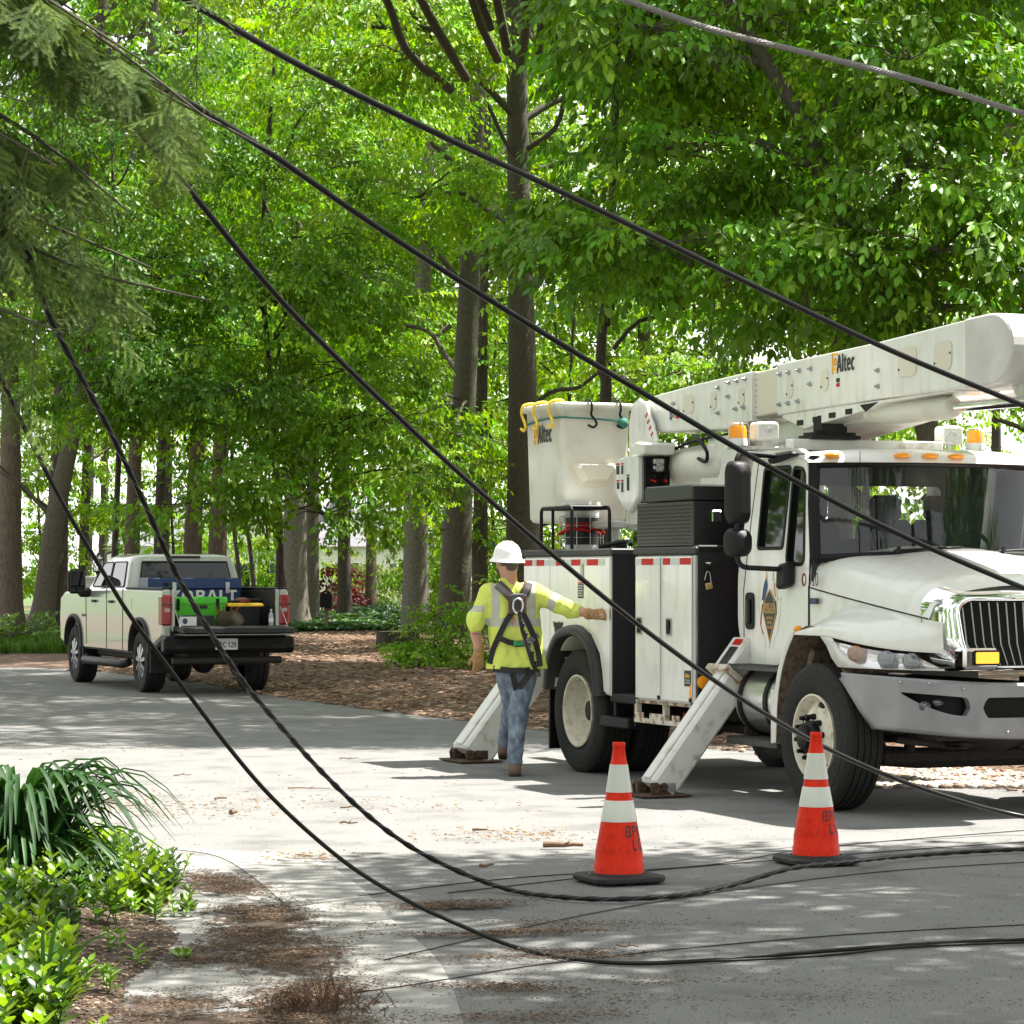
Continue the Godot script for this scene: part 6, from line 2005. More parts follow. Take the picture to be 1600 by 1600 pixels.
# ---------------------------------------------------------------- traffic cones
func build_cones():
	M.cone = textured(noise_tex(72, 0.02, [[0.0, 0.42, 0.018, 0.008], [0.35, 0.66, 0.024, 0.006], [0.6, 0.75, 0.027, 0.006], [1.0, 0.78, 0.04, 0.012]], 512, 5), Vector3(3, 1.5, 3), 0.5, false)
	M.cone.metallic_specular = 0.3
	M.cone.subsurf_scatter_enabled = false
	M.collar = textured(noise_tex(71, 0.3, [[0.0, 0.52, 0.54, 0.46], [0.5, 0.60, 0.61, 0.55], [1.0, 0.68, 0.68, 0.64]], 256, 2), Vector3(4, 4, 4), 0.35, false)
	M.cone_base = mat(0.012, 0.012, 0.013, 0.6)
	var spots := [[967, 1379, 0.42, "orange traffic cone with black base nearest the camera, left of the two"], [1275, 1350, 0.36, "orange traffic cone in front of the truck's front wheel, right of the two"]]
	var proto: Node3D
	for q in spots:
		if proto == null:
			var c := thing("traffic_cone", q[3], "traffic cone", Vector3.ZERO, 0.0, "traffic cones on the road")
			proto = c
			var b := B.new()
			b.lathe(P2([0.139, 0.035, 0.136, 0.045, 0.132, 0.06, 0.130, 0.10, 0.126, 0.104, 0.124, 0.16, 0.0915, 0.335]), 40, Basis(), Vector3.ZERO, 60.0)
			b.lathe(P2([0.0915, 0.335, 0.069, 0.45, 0.0655, 0.475, 0.0445, 0.62, 0.040, 0.64, 0.0305, 0.705, 0.033, 0.709, 0.034, 0.728, 0.031, 0.733, 0.026, 0.733, 0.022, 0.70]), 40, Basis(), Vector3.ZERO, 60.0)
			obj("cone_body", b, M.cone, c)
			for s in [[0.0945, 0.322, 0.0735, 0.431], [0.0672, 0.474, 0.0455, 0.617]]:
				b = B.new()
				b.lathe(P2([s[0] - 0.001, s[1] - 0.001, s[0] + 0.0015, s[1], s[2] + 0.0018, s[3], s[2] - 0.001, s[3] + 0.001]), 40, Basis(), Vector3.ZERO, 60.0)
				obj("reflective_collar", b, M.collar, c)
			b = B.new()
			var pts := rounded(P2([-0.2, -0.15, -0.15, -0.2, 0.15, -0.2, 0.2, -0.15, 0.2, 0.15, 0.15, 0.2, -0.15, 0.2, -0.2, 0.15]), 0.02, 2)
			b.xf = Transform3D(Basis(Vector3.RIGHT, -PI / 2), Vector3.ZERO)
			b.prism(pts, 0.012, 0.045, 0.008)
			for k in 4:
				for j in 3: b.box(V(-0.13 + j * 0.13, -0.13 + k * 0.087, 0.007), V(0.05, 0.04, 0.014))
			obj("base", b, M.cone_base, c)
			b = B.new()
			b.lathe(P2([0.155, 0.046, 0.15, 0.055, 0.138, 0.056]), 40)
			obj("collar_foot", b, M.cone_base, c)
			# stencilled letters wrapped on the body
			_stencil(c)
		var o: Node3D = proto
		if q[1] != 1379:
			o = proto.duplicate()
			o.name = numbered("traffic_cone")
			add_child(o)
			tag(o, q[3])
		o.position = gnd(q[0], q[1])
		o.rotation.y = q[2]
# letters as bent strokes: each stroke is a quad on the cone, in degrees round it and metres up
func _stencil(c: Node3D):
	var strokes := {
		"B": [[0, 0, 0.22, 1], [0.3, 0.84, 0.75, 1], [0.3, 0.42, 0.75, 0.58], [0.3, 0, 0.75, 0.16], [0.68, 0.55, 0.95, 0.95], [0.68, 0.05, 0.95, 0.45]],
		"P": [[0, 0, 0.25, 1], [0.33, 0.84, 0.8, 1], [0.33, 0.4, 0.8, 0.56], [0.72, 0.46, 0.98, 0.94]],
		"U": [[0, 0.1, 0.25, 1], [0.7, 0.1, 0.95, 1], [0.18, 0, 0.78, 0.17]],
		"L": [[0, 0, 0.25, 1], [0.33, 0, 0.85, 0.16]],
		"G": [[0, 0.1, 0.25, 0.9], [0.18, 0.84, 0.85, 1], [0.18, 0, 0.85, 0.16], [0.65, 0.1, 0.9, 0.45]],
		"D": [[0, 0, 0.25, 1], [0.33, 0.84, 0.7, 1], [0.33, 0, 0.7, 0.16], [0.62, 0.1, 0.92, 0.9]]}
	for line in [["BPU", 0.245, 0.058, 0.0], ["LG", 0.175, 0.058, 18.0]]:
		var ang: float = line[3]
		for ch in line[0]:
			var b := B.new()
			b.smooth()
			for s in strokes[ch]:
				for k in 3:
					var a0: float = ang + (s[0] + (s[2] - s[0]) * k / 3.0) * 17.0
					var a1: float = ang + (s[0] + (s[2] - s[0]) * (k + 1) / 3.0) * 17.0
					var p := []
					for e in [[a0, s[1]], [a1, s[1]], [a1, s[3]], [a0, s[3]]]:
						var y: float = line[1] + e[1] * line[2]
						var r := lerpf(0.124, 0.0915, (y - 0.16) / 0.175) + 0.0012
						var a: float = deg_to_rad(e[0] - 97.0)
						p.append(V(r * sin(a + 1.6), y, r * cos(a + 1.6)))
					b.quad(p[0], p[1], p[2], p[3])
			obj("stencil_letter", b, M.print_black, c)
			ang += 22.0

# ---------------------------------------------------------------- fallen cables
func cable(nm: String, label: String, pts: PackedVector3Array, r: float, strands := 0, group := "fallen cables", m: Material = null, pitch := 0.12):
	var c := spline(pts, 26)
	var b := B.new()
	b.tube(c, r, 10)
	var t := thing(nm, label, "cable", Vector3.ZERO, 0.0, group)
	obj("sheath", b, m if m else M.cable, t)
	if strands > 0:
		# wires laid round the core
		for k in strands:
			b = B.new()
			var w := PackedVector3Array()
			var up := Vector3.UP
			var dist := 0.0
			for i in c.size() - 1:
				var seg := (c[i + 1] - c[i]).length()
				var sub := maxi(1, int(seg / 0.03))
				for j in sub:
					var p := c[i].lerp(c[i + 1], float(j) / sub)
					var d := (c[i + 1] - c[i]).normalized()
					var s := d.cross(Vector3.UP).normalized()
					var u := s.cross(d)
					var a := dist / pitch * TAU / 1.0 + TAU * k / strands
					w.append(p + (s * cos(a) + u * sin(a)) * r * 1.02)
					dist += seg / sub
			b.tube(w, r * 0.28, 5)
			obj("wire", b, M.wire if m == null else m, t)
func build_cables():
	M.cable = mat(0.004, 0.004, 0.004, 0.4, 0.0, 0.4)
	M.wire = mat(0.06, 0.06, 0.062, 0.4, 0.5)
	M.strand = mat(0.20, 0.19, 0.19, 0.5, 0.4)
	var P := func(a: Array) -> PackedVector3Array:
		var o := PackedVector3Array()
		for k in range(0, a.size(), 3): o.append(at(a[k], a[k + 1], a[k + 2]))
		return o
	cable("cable", "grey stranded steel cable crossing the upper right corner above the others", P.call([900, -30, 12.0, 1100, 42, 12.6, 1300, 92, 13.3, 1450, 131, 13.8, 1700, 206, 14.6, 2400, 400, 17.0]), 0.0125, 6, "fallen cables", M.strand, 0.16)
	cable("cable", "thick black cable running from the top left across the boom of the truck", P.call([200, -60, 10.5, 300, 5, 10.8, 480, 108, 11.4, 700, 217, 12.0, 850, 287, 12.5, 1000, 359, 13.0, 1200, 457, 13.7, 1400, 551, 14.4, 1600, 634, 15.0, 1750, 695, 15.5, 2500, 990, 18.5]), 0.0142)
	cable("cable", "black cable running from the hemlock twigs down across the truck's windscreen", P.call([20, 0, 11.0, 160, 85, 11.3, 300, 163, 11.6, 420, 238, 12.0, 560, 335, 12.4, 700, 427, 12.8, 850, 521, 13.2, 1000, 611, 13.6, 1200, 728, 14.2, 1400, 832, 14.8, 1600, 919, 15.4, 1750, 978, 16.0, 2300, 1160, 17.4, 2700, 1290, 17.8]), 0.0142)
	cable("cable", "black cable falling steeply past the worker and the farther cone to the road", P.call([60, 20, 11.0, 150, 130, 11.3, 235, 226, 11.6, 300, 302, 12.0, 450, 481, 12.6, 640, 668, 13.4, 800, 812, 14.2, 900, 897, 14.7, 1000, 978, 15.2, 1100, 1052, 15.7, 1200, 1118, 16.2, 1300, 1173, 16.7, 1400, 1217, 17.0, 1500, 1251, 17.2, 1600, 1276, 17.4, 1800, 1312, 17.0, 2500, 1318, 16.8]), 0.0142)
	# twisted cable that comes down and lies on the road past both cones
	var pts: PackedVector3Array = P.call([10, 300, 10.8, 45, 400, 11.0, 75, 490, 11.2, 120, 577, 11.4, 170, 670, 11.7, 225, 785, 12.0, 275, 895, 12.3, 330, 990, 12.7, 380, 1065, 13.0, 430, 1125, 13.3, 500, 1203, 13.7, 570, 1270, 14.0, 640, 1322, 14.2, 720, 1363, 14.32])
	for q in [[800, 1386], [880, 1397], [960, 1400], [1060, 1394], [1150, 1376]]: pts.append(gnd(q[0], q[1] + 5, 0.022))
	pts.append_array(PackedVector3Array([gnd(1235, 1357, 0.062), gnd(1320, 1347, 0.055), gnd(1420, 1337, 0.03), gnd(1600, 1327, 0.022), gnd(1800, 1326, 0.022), gnd(2600, 1330, 0.022)]))
	cable("cable", "thick twisted cable with bright wires, lying on the road against both cones", pts, 0.0115, 2, "fallen cables", null, 0.3)
	pts = P.call([-60, 470, 10.6, 0, 588, 10.75, 50, 693, 10.9, 100, 790, 11.05, 150, 875, 11.2, 200, 957, 11.35, 250, 1025, 11.5, 300, 1092, 11.6, 360, 1171, 11.75, 420, 1241, 11.85, 490, 1307, 11.95, 560, 1362, 12.05, 640, 1409, 12.15, 720, 1446, 12.2])
	for q in [[800, 1474], [880, 1492], [980, 1501], [1100, 1497], [1250, 1485], [1400, 1474], [1600, 1463], [1800, 1455], [2600, 1445]]: pts.append(gnd(q[0], q[1] + 4, 0.013))
	cable("cable", "thin black cable lying nearest the camera across the foreground road", pts, 0.0095, 0)
	cable("cable", "slack black cord beside the thin foreground cable on the right", PackedVector3Array([gnd(1060, 1503, 0.012), gnd(1180, 1499, 0.01), gnd(1300, 1492, 0.01), gnd(1450, 1478, 0.01), gnd(1800, 1466, 0.01)]), 0.006)
	# hair-thin lines on the road
	for q in [[[560, 1400, 800, 1372, 1100, 1352, 1300, 1322, 1700, 1290], "upper of the thin lines drawn across the road behind the cones", "line"], [[700, 1395, 1000, 1362, 1250, 1341, 1500, 1322, 1750, 1306], "middle one of the thin lines on the road between the cones", "line"], [[600, 1500, 900, 1432, 1150, 1390, 1400, 1360, 1700, 1342], "lower of the thin lines on the road, in front of the nearer cone", "line"], [[300, 1580, 600, 1545, 900, 1500, 1300, 1462, 1700, 1440], "faint thin line across the litter nearest the camera", "line"]]:
		var ps := PackedVector3Array()
		for k in range(0, q[0].size(), 2): ps.append(gnd(q[0][k], q[0][k + 1], 0.006))
		cable("thin_wire", q[1], ps, 0.003, 0, "thin wires on the road")

# ---------------------------------------------------------------- background objects
func build_background():
	var b: B
	rng.seed = 909
	# cut stump
	var st := thing("tree_stump", "broad cut stump with pale top in front of the beech trunks", "stump", gnd(621, 1028), 0.0)
	b = B.new()
	var rings := []
	for q in [[-0.1, 1.12], [0.06, 1.06], [0.25, 1.0], [0.48, 0.97], [0.52, 0.94]]:
		var r := PackedVector3Array()
		for k in 28:
			var a := TAU * k / 28
			var rad: float = 0.42 * q[1] * (1.0 + 0.06 * sin(a * 3 + 1) + 0.04 * sin(a * 7) + 0.02 * sin(a * 13))
			r.append(V(cos(a) * rad, q[0], sin(a) * rad))
		rings.append(r)
	b.loft(rings, true, false)
	obj("bark", b, M.dark_bark, st)
	b = B.new()
	b.flat()
	for k in 28: b.tri(V(0, 0.535, 0), rings[4][(k + 1) % 28], rings[4][k])
	M.cut = textured(noise_tex(81, 0.03, [[0.0, 0.13, 0.11, 0.09], [1.0, 0.38, 0.34, 0.28]], 256, 4), Vector3(2, 2, 2), 0.9, false)
	obj("cut_face", b, M.cut, st)
	# mailbox
	var mb := thing("mailbox", "black round topped mailbox on a wooden post among the ivy", "mailbox", gnd(510, 996), 0.0)
	b = B.new()
	b.box(V(0, 0.42, 0), V(0.1, 0.95, 0.1), 0.01)
	b.box(V(0, 0.86, 0.1), V(0.1, 0.1, 0.3), 0.01)
	M.wood = textured(noise_tex(82, 0.03, [[0.0, 0.12, 0.085, 0.055], [1.0, 0.28, 0.21, 0.14]], 256, 4), Vector3(3, 0.6, 3), 0.9, false)
	obj("post", b, M.wood, mb)
	b = B.new()
	var mp := P2([-0.16, 0.78, 0.16, 0.78, 0.16, 1.06])
	for k in 9: mp.append(Vector2(0.16 * cos(PI * k / 8.0), 1.06 + 0.17 * sin(PI * k / 8.0)))
	mp.append(Vector2(-0.16, 1.06))
	b.prism(mp, -0.25, 0.25, 0.012)
	obj("box", b, M.black, mb)
	b = B.new()
	b.prism(B.inset(mp, 0.01), 0.251, 0.262, 0.004)
	obj("flap", b, M.black, mb)
	b = B.new()
	b.box(V(0, 1.16, 0.27), V(0.05, 0.02, 0.03), 0.005)
	obj("handle", b, M.steel, mb)
	# house
	var hs := thing("house", "pale shingled house with grey roof seen between the trunks behind the pickup", "house", V(-12.4, -0.3, -152), 0.2)
	M.siding = textured(noise_tex(83, 0.02, [[0.0, 0.62, 0.6, 0.56], [1.0, 0.74, 0.73, 0.7]], 256, 3), Vector3(0.3, 2.0, 0.3), 0.8, false)
	M.roof = textured(noise_tex(84, 0.05, [[0.0, 0.10, 0.10, 0.11], [1.0, 0.2, 0.2, 0.215]], 256, 3), Vector3(0.6, 0.6, 0.6), 0.9, false)
	part_box("wall", hs, M.siding, -9.0, 9.0, -0.5, 3.6, -8.0, 0.0, 0.0)
	for k in 13: part_box("siding_board", hs, M.siding, -9.02, 9.02, 0.1 + k * 0.27, 0.1 + k * 0.27 + 0.262, 0.004, 0.02 + 0.008 * (k % 2), 0.004)
	b = B.new()
	b.xf = Transform3D(Basis(Vector3.UP, PI / 2), Vector3.ZERO)
	b.prism(P2([-0.5, 3.5, 8.5, 3.5, 4.0, 5.9]), -9.4, 9.4)
	obj("roof", b, M.roof, hs)
	b = B.new()
	b.prism(P2([-4.5, 3.55, 1.5, 3.55, -1.5, 6.6]), -4.0, 0.45)
	obj("gable", b, M.siding, hs)
	part_box("chimney", hs, M.roof, 3.0, 4.1, 4.0, 6.6, -3.2, -2.2)
	for q in [[-2.4, 1.1, 1.3, 1.5], [-0.7, 1.1, 1.3, 1.5], [3.5, 1.1, 1.3, 1.5], [6.5, 1.1, 1.3, 1.5], [-6.5, 1.1, 1.5, 1.5]]:
		var w := part_box("window", hs, M.white, q[0] - q[2] / 2 - 0.09, q[0] + q[2] / 2 + 0.09, q[1] - 0.09, q[1] + q[3] + 0.09, 0.03, 0.08)
		part_box("pane", w, M.tint, q[0] - q[2] / 2, q[0] - 0.03, q[1], q[1] + q[3], 0.082, 0.09, 0.0)
		part_box("pane", w, M.tint, q[0] + 0.03, q[0] + q[2] / 2, q[1], q[1] + q[3], 0.082, 0.09, 0.0)
	# lantern post and white pillar beyond the pickup
	var lp := thing("lamp_post", "thin black lantern post behind the pickup's mirror", "lamp post", V((153 - 800.0) / 4400.0 * 66, 0.1, -66), 0.0)
	b = B.new()
	b.rod(V(0, -0.2, 0), V(0, 1.55, 0), 0.035, 10)
	obj("post", b, M.black, lp)
	b = B.new()
	b.lathe(P2([0.0, 1.52, 0.06, 1.54, 0.05, 1.57, 0.10, 1.60, 0.10, 1.62]), 6)
	b.lathe(P2([0.14, 1.88, 0.15, 1.90, 0.06, 1.98, 0.03, 2.0, 0.03, 2.03, 0.0, 2.05]), 6)
	for k in 6: b.rod(V(cos(TAU * k / 6.0) * 0.1, 1.61, sin(TAU * k / 6.0) * 0.1), V(cos(TAU * k / 6.0) * 0.135, 1.89, sin(TAU * k / 6.0) * 0.135), 0.008, 4)
	obj("lantern", b, M.black, lp)
	b = B.new()
	b.lathe(P2([0.095, 1.62, 0.13, 1.88]), 6)
	obj("lantern_glass", b, M.clear, lp)
	var wp := thing("gate_pillar", "white capped gate pillar showing above the pickup's bonnet", "pillar", V((134 - 800.0) / 4400.0 * 60, 0.1, -60), 0.2)
	part_box("shaft", wp, M.siding, -0.16, 0.16, -0.2, 1.42, -0.16, 0.16, 0.01)
	part_box("cap", wp, M.white_worn, -0.21, 0.21, 1.42, 1.5, -0.21, 0.21, 0.015)
	part_box("cap_moulding", wp, M.white_worn, -0.18, 0.18, 1.36, 1.418, -0.18, 0.18, 0.01)
	# far bright lawn beyond the wood
	var yr := flat_poly([V(-60, 0, -100), V(-60, 0, -170), V(10, 0, -170), V(10, 0, -108)], 0.15, M.lawn, "lawn")
	yr.position.y = 0.02
	# roadside lawn left of the pickup
	flat_poly([V(-22, 0, -59), V(-9.6, 0, -57), V(-10.4, 0, -66), V(-24, 0, -72)], 0.185, M.lawn, "grass_verge")
	# red leaved maple, hostas, ivy, shrubs
	var red_t := tree_new("red_maple_shrub", "dark red leaved shrub behind the mailbox", V((511 - 800.0) / 4400.0 * 104, 0.0, -104), "far", Color(0.16, 0.02, 0.035), "")
	red_t.root.set_meta("category", "shrub")
	red_t.root.set_meta("group", "")
	red_t.root.remove_meta("group")
	for q in [[0.0, 1.2, 0.0, 1.1, 0.9, 110], [0.3, 0.7, 0.3, 0.9, 0.6, 60]]: mass(red_t, V(q[0], q[1], q[2]), V(q[3], q[4], q[3]), q[5], V(0, 0, 0), 0.8, 0.05)
	tree_end(red_t, M.dark_bark, M.leaf_far)
	var shr := [["bush", "low leafy sapling bush beside the worker in front of the beech", 690, 1062, 0.7, 0.4, 85, Color(0.2, 0.42, 0.02), "small", 0.55], ["bush", "spreading leafy shoots at the foot of the beech, left of the low bush", 655, 1062, 0.4, 0.22, 40, Color(0.2, 0.42, 0.02), "small", 0.5], ["hosta", "dark green hosta clump below the slender far trunk", 592, 972, 1.2, 0.3, 60, Color(0.03, 0.10, 0.03), "far", 0.9], ["hosta", "hosta clump at the foot of the dark trunk behind the mailbox", 548, 968, 1.2, 0.3, 60, Color(0.035, 0.11, 0.03), "far", 0.8], ["shrub", "yellow green shrub far behind between the slender trunk and the pale beech", 605, 958, 2.2, 1.1, 190, Color(0.15, 0.25, 0.05), "far", 0.9], ["shrub", "light green conifer like shrub left of the slender far trunk", 560, 960, 1.6, 1.2, 150, Color(0.13, 0.22, 0.05), "far", 0.8], ["shrub", "bright bush behind the worker's left shoulder", 752, 985, 1.6, 1.6, 240, Color(0.14, 0.27, 0.03), "small", 1.0], ["shrub", "leafy bush behind the truck, right of the bucket post", 905, 1010, 1.8, 1.4, 320, Color(0.14, 0.27, 0.02), "small", 1.1], ["shrub", "small leafy plant beside the road at the pickup's left front corner", 75, 1022, 0.9, 0.4, 90, Color(0.08, 0.2, 0.02), "small", 0.8], ["shrub", "leafy weeds at the left edge behind the road", 20, 1026, 1.2, 0.3, 90, Color(0.09, 0.2, 0.02), "small", 0.7]]
	for q in shr:
		var p := gnd(q[2], q[3])
		var t := tree_new(q[0], q[1], V(p.x, bank_height(p.x, p.z), p.z), q[8], q[7], "")
		t.root.remove_meta("group") if t.root.has_meta("group") else null
		t.root.set_meta("category", q[0])
		mass(t, V(0, q[5] * 0.9, 0), V(q[4], q[5], q[4] * 0.8), q[6], V(0, 0, 0), q[9], 0.02)
		if q[0] == "bush" and q[2] == 690:
			mass(t, V(0.45, 0.75, 0), V(0.5, 0.3, 0.4), 45, V(0.3, 0.1, 0), 0.55, 0.012)
			mass(t, V(-0.1, 0.85, 0.1), V(0.25, 0.4, 0.25), 30, V(-0.1, 0.1, 0), 0.55, 0.012)
		tree_end(t, M.dark_bark, M.leaf)
	# ivy over the ground by the mailbox
	var pts := []
	for i in 2600:
		var p := gnd(rr(440, 640), 968.0 + 30.0 * rng.randf())
		pts.append(V(p.x, bank_height(p.x, p.z) + rr(0.0, 0.18), p.z))
	var iv := B.new()
	rng.seed = 5
	for k in 7:
		var a := rr(0, TAU)
		leaf(iv, V(cos(a), 0, sin(a)) * 0.25, V(cos(a), -0.2, sin(a)), V(rr(-0.4, 0.4), 1, rr(-0.4, 0.4)), 0.6, 0.5)
	iv.st.generate_normals()
	scatter("ivy", pts, [Color(0.05, 0.12, 0.05), Color(0.07, 0.15, 0.07), Color(0.035, 0.09, 0.03)], [iv.st.commit()], M.leaf, Vector2(0.2, 0.4))
	# grass tufts on the verge
	pts = []
	for i in 2200:
		var p := gnd(rr(-10, 175), 1006.0 + 26.0 * rng.randf())
		pts.append(V(p.x, bank_height(p.x, p.z), p.z))
	var gr := B.new()
	for k in 9:
		var a := rr(0, TAU)
		leaf(gr, V(rr(-0.1, 0.1), 0, rr(-0.1, 0.1)), V(cos(a) * 0.4, 1, sin(a) * 0.4), V(cos(a), 0, sin(a)), 0.8, 0.06, 0.1, 0.5)
	gr.st.generate_normals()
	scatter("grass", pts, [Color(0.07, 0.17, 0.02), Color(0.1, 0.22, 0.03)], [gr.st.commit()], M.leaf, Vector2(0.15, 0.35))

# ---------------------------------------------------------------- foreground planting
func sprig(b: B, o: Vector3, h: float, n: int, l: float, lean: Vector3):
	var top := o + V(lean.x * h, h, lean.z * h)
	b.tube(PackedVector3Array([o, o.lerp(top, 0.5) + lean * 0.02, top]), [0.003, 0.0025, 0.0018], 4)
	for k in n:
		var f := 0.25 + 0.75 * float(k) / n
		var a := k * 2.4 + rr(-0.3, 0.3)
		var p := o.lerp(top, f)
		var up := lerpf(0.25, 1.1, f)
		leaf(b, p, V(cos(a), up, sin(a)), V(-cos(a) * 0.6, 1, -sin(a) * 0.6), l * rr(0.75, 1.15) * (1.0 if f < 0.85 else 0.8), l * 0.5, 0.3, rr(0.0, 0.35))
func build_bed():
	rng.seed = 313
	M.young = leafy(0.35)
	# soil bed: a low mound whose edge follows the driveway
	var edge := []
	for q in [[-420, 1316], [-100, 1318], [120, 1326], [235, 1345], [275, 1385], [285, 1430], [300, 1478], [255, 1510], [215, 1545], [200, 1600], [205, 1700], [150, 1800], [-500, 1800]]: edge.append(gnd(q[0], q[1]))
	var poly := PackedVector2Array()
	for p in edge: poly.append(Vector2(p.x, p.z))
	var b := B.new()
	var rows := []
	for j in 61:
		var row := PackedVector3Array()
		var z := -17.2 + j * 0.15
		for i in 61:
			var x := -5.2 + i * 0.07
			row.append(V(x, _mound(poly, x, z), z))
		rows.append(row)
	b.sheet(rows)
	obj("planting_bed", b, M.soil, null, "structure")
	# spreading ground cover
	var meshes := []
	for k in 4:
		rng.seed = 600 + k
		var s := B.new()
		for j in 3: sprig(s, V(rr(-0.06, 0.06), -0.02, rr(-0.06, 0.06)), rr(0.07, 0.2), 9, 0.066, V(rr(-0.4, 0.4), 0, rr(-0.4, 0.4)))
		s.st.generate_normals()
		s.st.index()
		meshes.append(s.st.commit())
	rng.seed = 314
	var xs := [[], [], [], []]; var cs := [[], [], [], []]
	var k := 0
	var guard := 0
	while k < 420 and guard < 30000:
		guard += 1
		var p := gnd(rr(-120, 300), rr(1335, 1680))
		if not inside(poly, Vector2(p.x, p.z)): continue
		var px := 800.0 + 4400.0 * p.x / -p.z; var py := 900.0 + 4400.0 * 1.6 / -p.z
		# thins out towards the open soil on the right
		var dens := 1.0 - smoothstep(-20.0, 120.0, px - (1480.0 - py) * 0.55 - 70.0)
		if px > 160 and py < 1440: dens = maxf(dens, 1.0 - smoothstep(0.0, 60.0, absf(px - 215.0) - 20.0))
		if rng.randf() > dens + 0.02 or clump.get_noise_2d(p.x * 60, p.z * 60) < -0.08: continue
		var v := rng.randi() % 4
		xs[v].append(Transform3D(Basis(Vector3.UP, rr(0, TAU)).scaled_local(Vector3.ONE * rr(0.7, 1.25)), V(p.x, _mound(poly, p.x, p.z), p.z)))
		var br := rr(0.6, 1.35)
		var c := Color(0.20, 0.33, 0.018) if rng.randf() < 0.5 else Color(0.07, 0.16, 0.025)
		cs[v].append(Color(c.r * br, c.g * br, c.b * br))
		k += 1
	for v in 4: many("ground_cover", meshes[v], M.young, xs[v], cs[v])
	# brown leaf litter and soil crumbs on the bed
	var pts := []
	for i in 7000:
		var p := gnd(rr(-60, 330), rr(1340, 1640))
		if inside(poly, Vector2(p.x, p.z)): pts.append(V(p.x, _mound(poly, p.x, p.z) + 0.006, p.z))
	scatter("leaf_litter", pts, [Color(0.22, 0.14, 0.08), Color(0.12, 0.07, 0.045), Color(0.34, 0.25, 0.16), Color(0.05, 0.034, 0.024), Color(0.08, 0.05, 0.03)], [chip_mesh(8, 1.0, 0.45, 0.1), chip_mesh(9, 1.0, 0.8, 0.08)], M.chip, Vector2(0.006, 0.028))
	# small plants that stand alone at the edge of the bed
	for q in [[283, 1432, 0.13, 9, "young weed at the right edge of the bed, with upright leaf tuft"], [205, 1438, 0.13, 9, "seedling on the bare soil left of the edge weed"], [180, 1495, 0.1, 7, "small seedling in the middle of the bare soil"], [215, 1515, 0.09, 6, "seedling with a dead stub beside it near the concrete"], [245, 1440, 0.14, 10, "bushy seedling behind the edge weed"], [280, 1500, 0.08, 7, "tiny grassy weed where the soil meets the driveway"], [130, 1565, 0.15, 11, "fresh light green seedling at the lower edge of the bed"], [170, 1560, 0.14, 10, "fresh seedling right of the light green one at the lower edge"]]:
		var s := B.new()
		for j in 2: sprig(s, V(rr(-0.02, 0.02), -0.02, rr(-0.02, 0.02)), q[2] * rr(0.8, 1.1), q[3], 0.06, V(rr(-0.3, 0.3), 0, rr(-0.3, 0.3)))
		var o := obj("seedling", s, M.seedling)
		var p := gnd(q[0], q[1])
		o.position = V(p.x, _mound(poly, p.x, p.z), p.z)
		tag(o, q[4], "seedling", "seedlings on the bed")
	# dense dark shrub at the corner of the bed
	var sh := thing("euonymus_shrub", "dense dark green shrub with bright tips at the corner of the bed", "shrub", gnd(222, 1405), 0.0)
	var dk := B.new(); var lt := B.new()
	for j in 46:
		var a := rr(0, TAU); var r := sqrt(rng.randf()) * 0.15
		sprig(lt if j % 3 == 0 else dk, V(cos(a) * r * 1.2, 0, sin(a) * r), rr(0.14, 0.27) - r * 0.3, 9, 0.05, V(cos(a) * 0.5, 0, sin(a) * 0.5))
	obj("dark_leaves", dk, M.leaf_dark, sh)
	obj("light_tips", lt, M.seedling, sh)
	# strap leaved clump
	var cl := thing("daylily_clump", "big clump of arching dark green strap leaves at the left edge", "plant", V(gnd(25, 1400).x, 0.08, gnd(25, 1400).z), 0.0)
	for j in 280:
		var s := B.new()
		var a := rr(0, TAU)
		var L := rr(0.5, 0.85)
		var reach := rr(0.4, 0.95)
		var o := V(cos(a) * rr(0, 0.26), 0, sin(a) * rr(0, 0.22))
		var l := PackedVector3Array(); var m := PackedVector3Array(); var r := PackedVector3Array()
		var w := rr(0.013, 0.023)
		var sd := V(-sin(a), 0, cos(a))
		for i in 9:
			var f := i / 8.0
			var h := L * (sin(f * PI * 0.62) * (0.82 if j % 3 else 0.45) - reach * 0.5 * f * f * f)
			var p := o + V(cos(a), 0, sin(a)) * L * reach * f * (0.35 + 0.65 * f) + V(0, h, 0)
			var ww := w * sqrt(maxf(0.02, 1.0 - pow(f, 3.0)))
			l.append(p + sd * ww); m.append(p - V(0, ww * 0.5, 0)); r.append(p - sd * ww)
		s.sheet([l, m, r])
		obj("strap_leaf", s, M.strap if j % 3 else M.strap_light, cl)
	# grass blades nearest the camera
	var gb := thing("grass_blades", "three long grass blades standing alone at the lower left", "grass", V(gnd(70, 1592).x, 0.03, gnd(70, 1592).z), 0.0)
	for q in [[-0.02, 0.30, 0.02], [0.05, 0.36, 0.03], [0.12, 0.30, 0.28], [-0.05, 0.2, -0.05]]:
		var s := B.new()
		var l := PackedVector3Array(); var r := PackedVector3Array()
		for i in 8:
			var f := i / 7.0
			var p := V(q[0] * f + (q[2]) * f * f, q[1] * sin(f * PI * 0.55), 0.03 * f)
			var w := 0.009 * (1.0 - pow(f, 2.0)) + 0.001
			l.append(p - V(w, 0, 0)); r.append(p + V(w, 0, 0))
		s.sheet([l, r])
		obj("blade", s, M.strap_light, gb)
	# pale rock
	b = B.new()
	b.ball(Vector3.ZERO, V(0.17, 0.07, 0.12), 14)
	M.rock = textured(noise_tex(91, 0.02, [[0.0, 0.3, 0.28, 0.26], [1.0, 0.5, 0.48, 0.45]], 256, 4), Vector3(2, 2, 2), 0.9)
	var rk := obj("rock", b, M.rock)
	var rp := gnd(25, 1420)
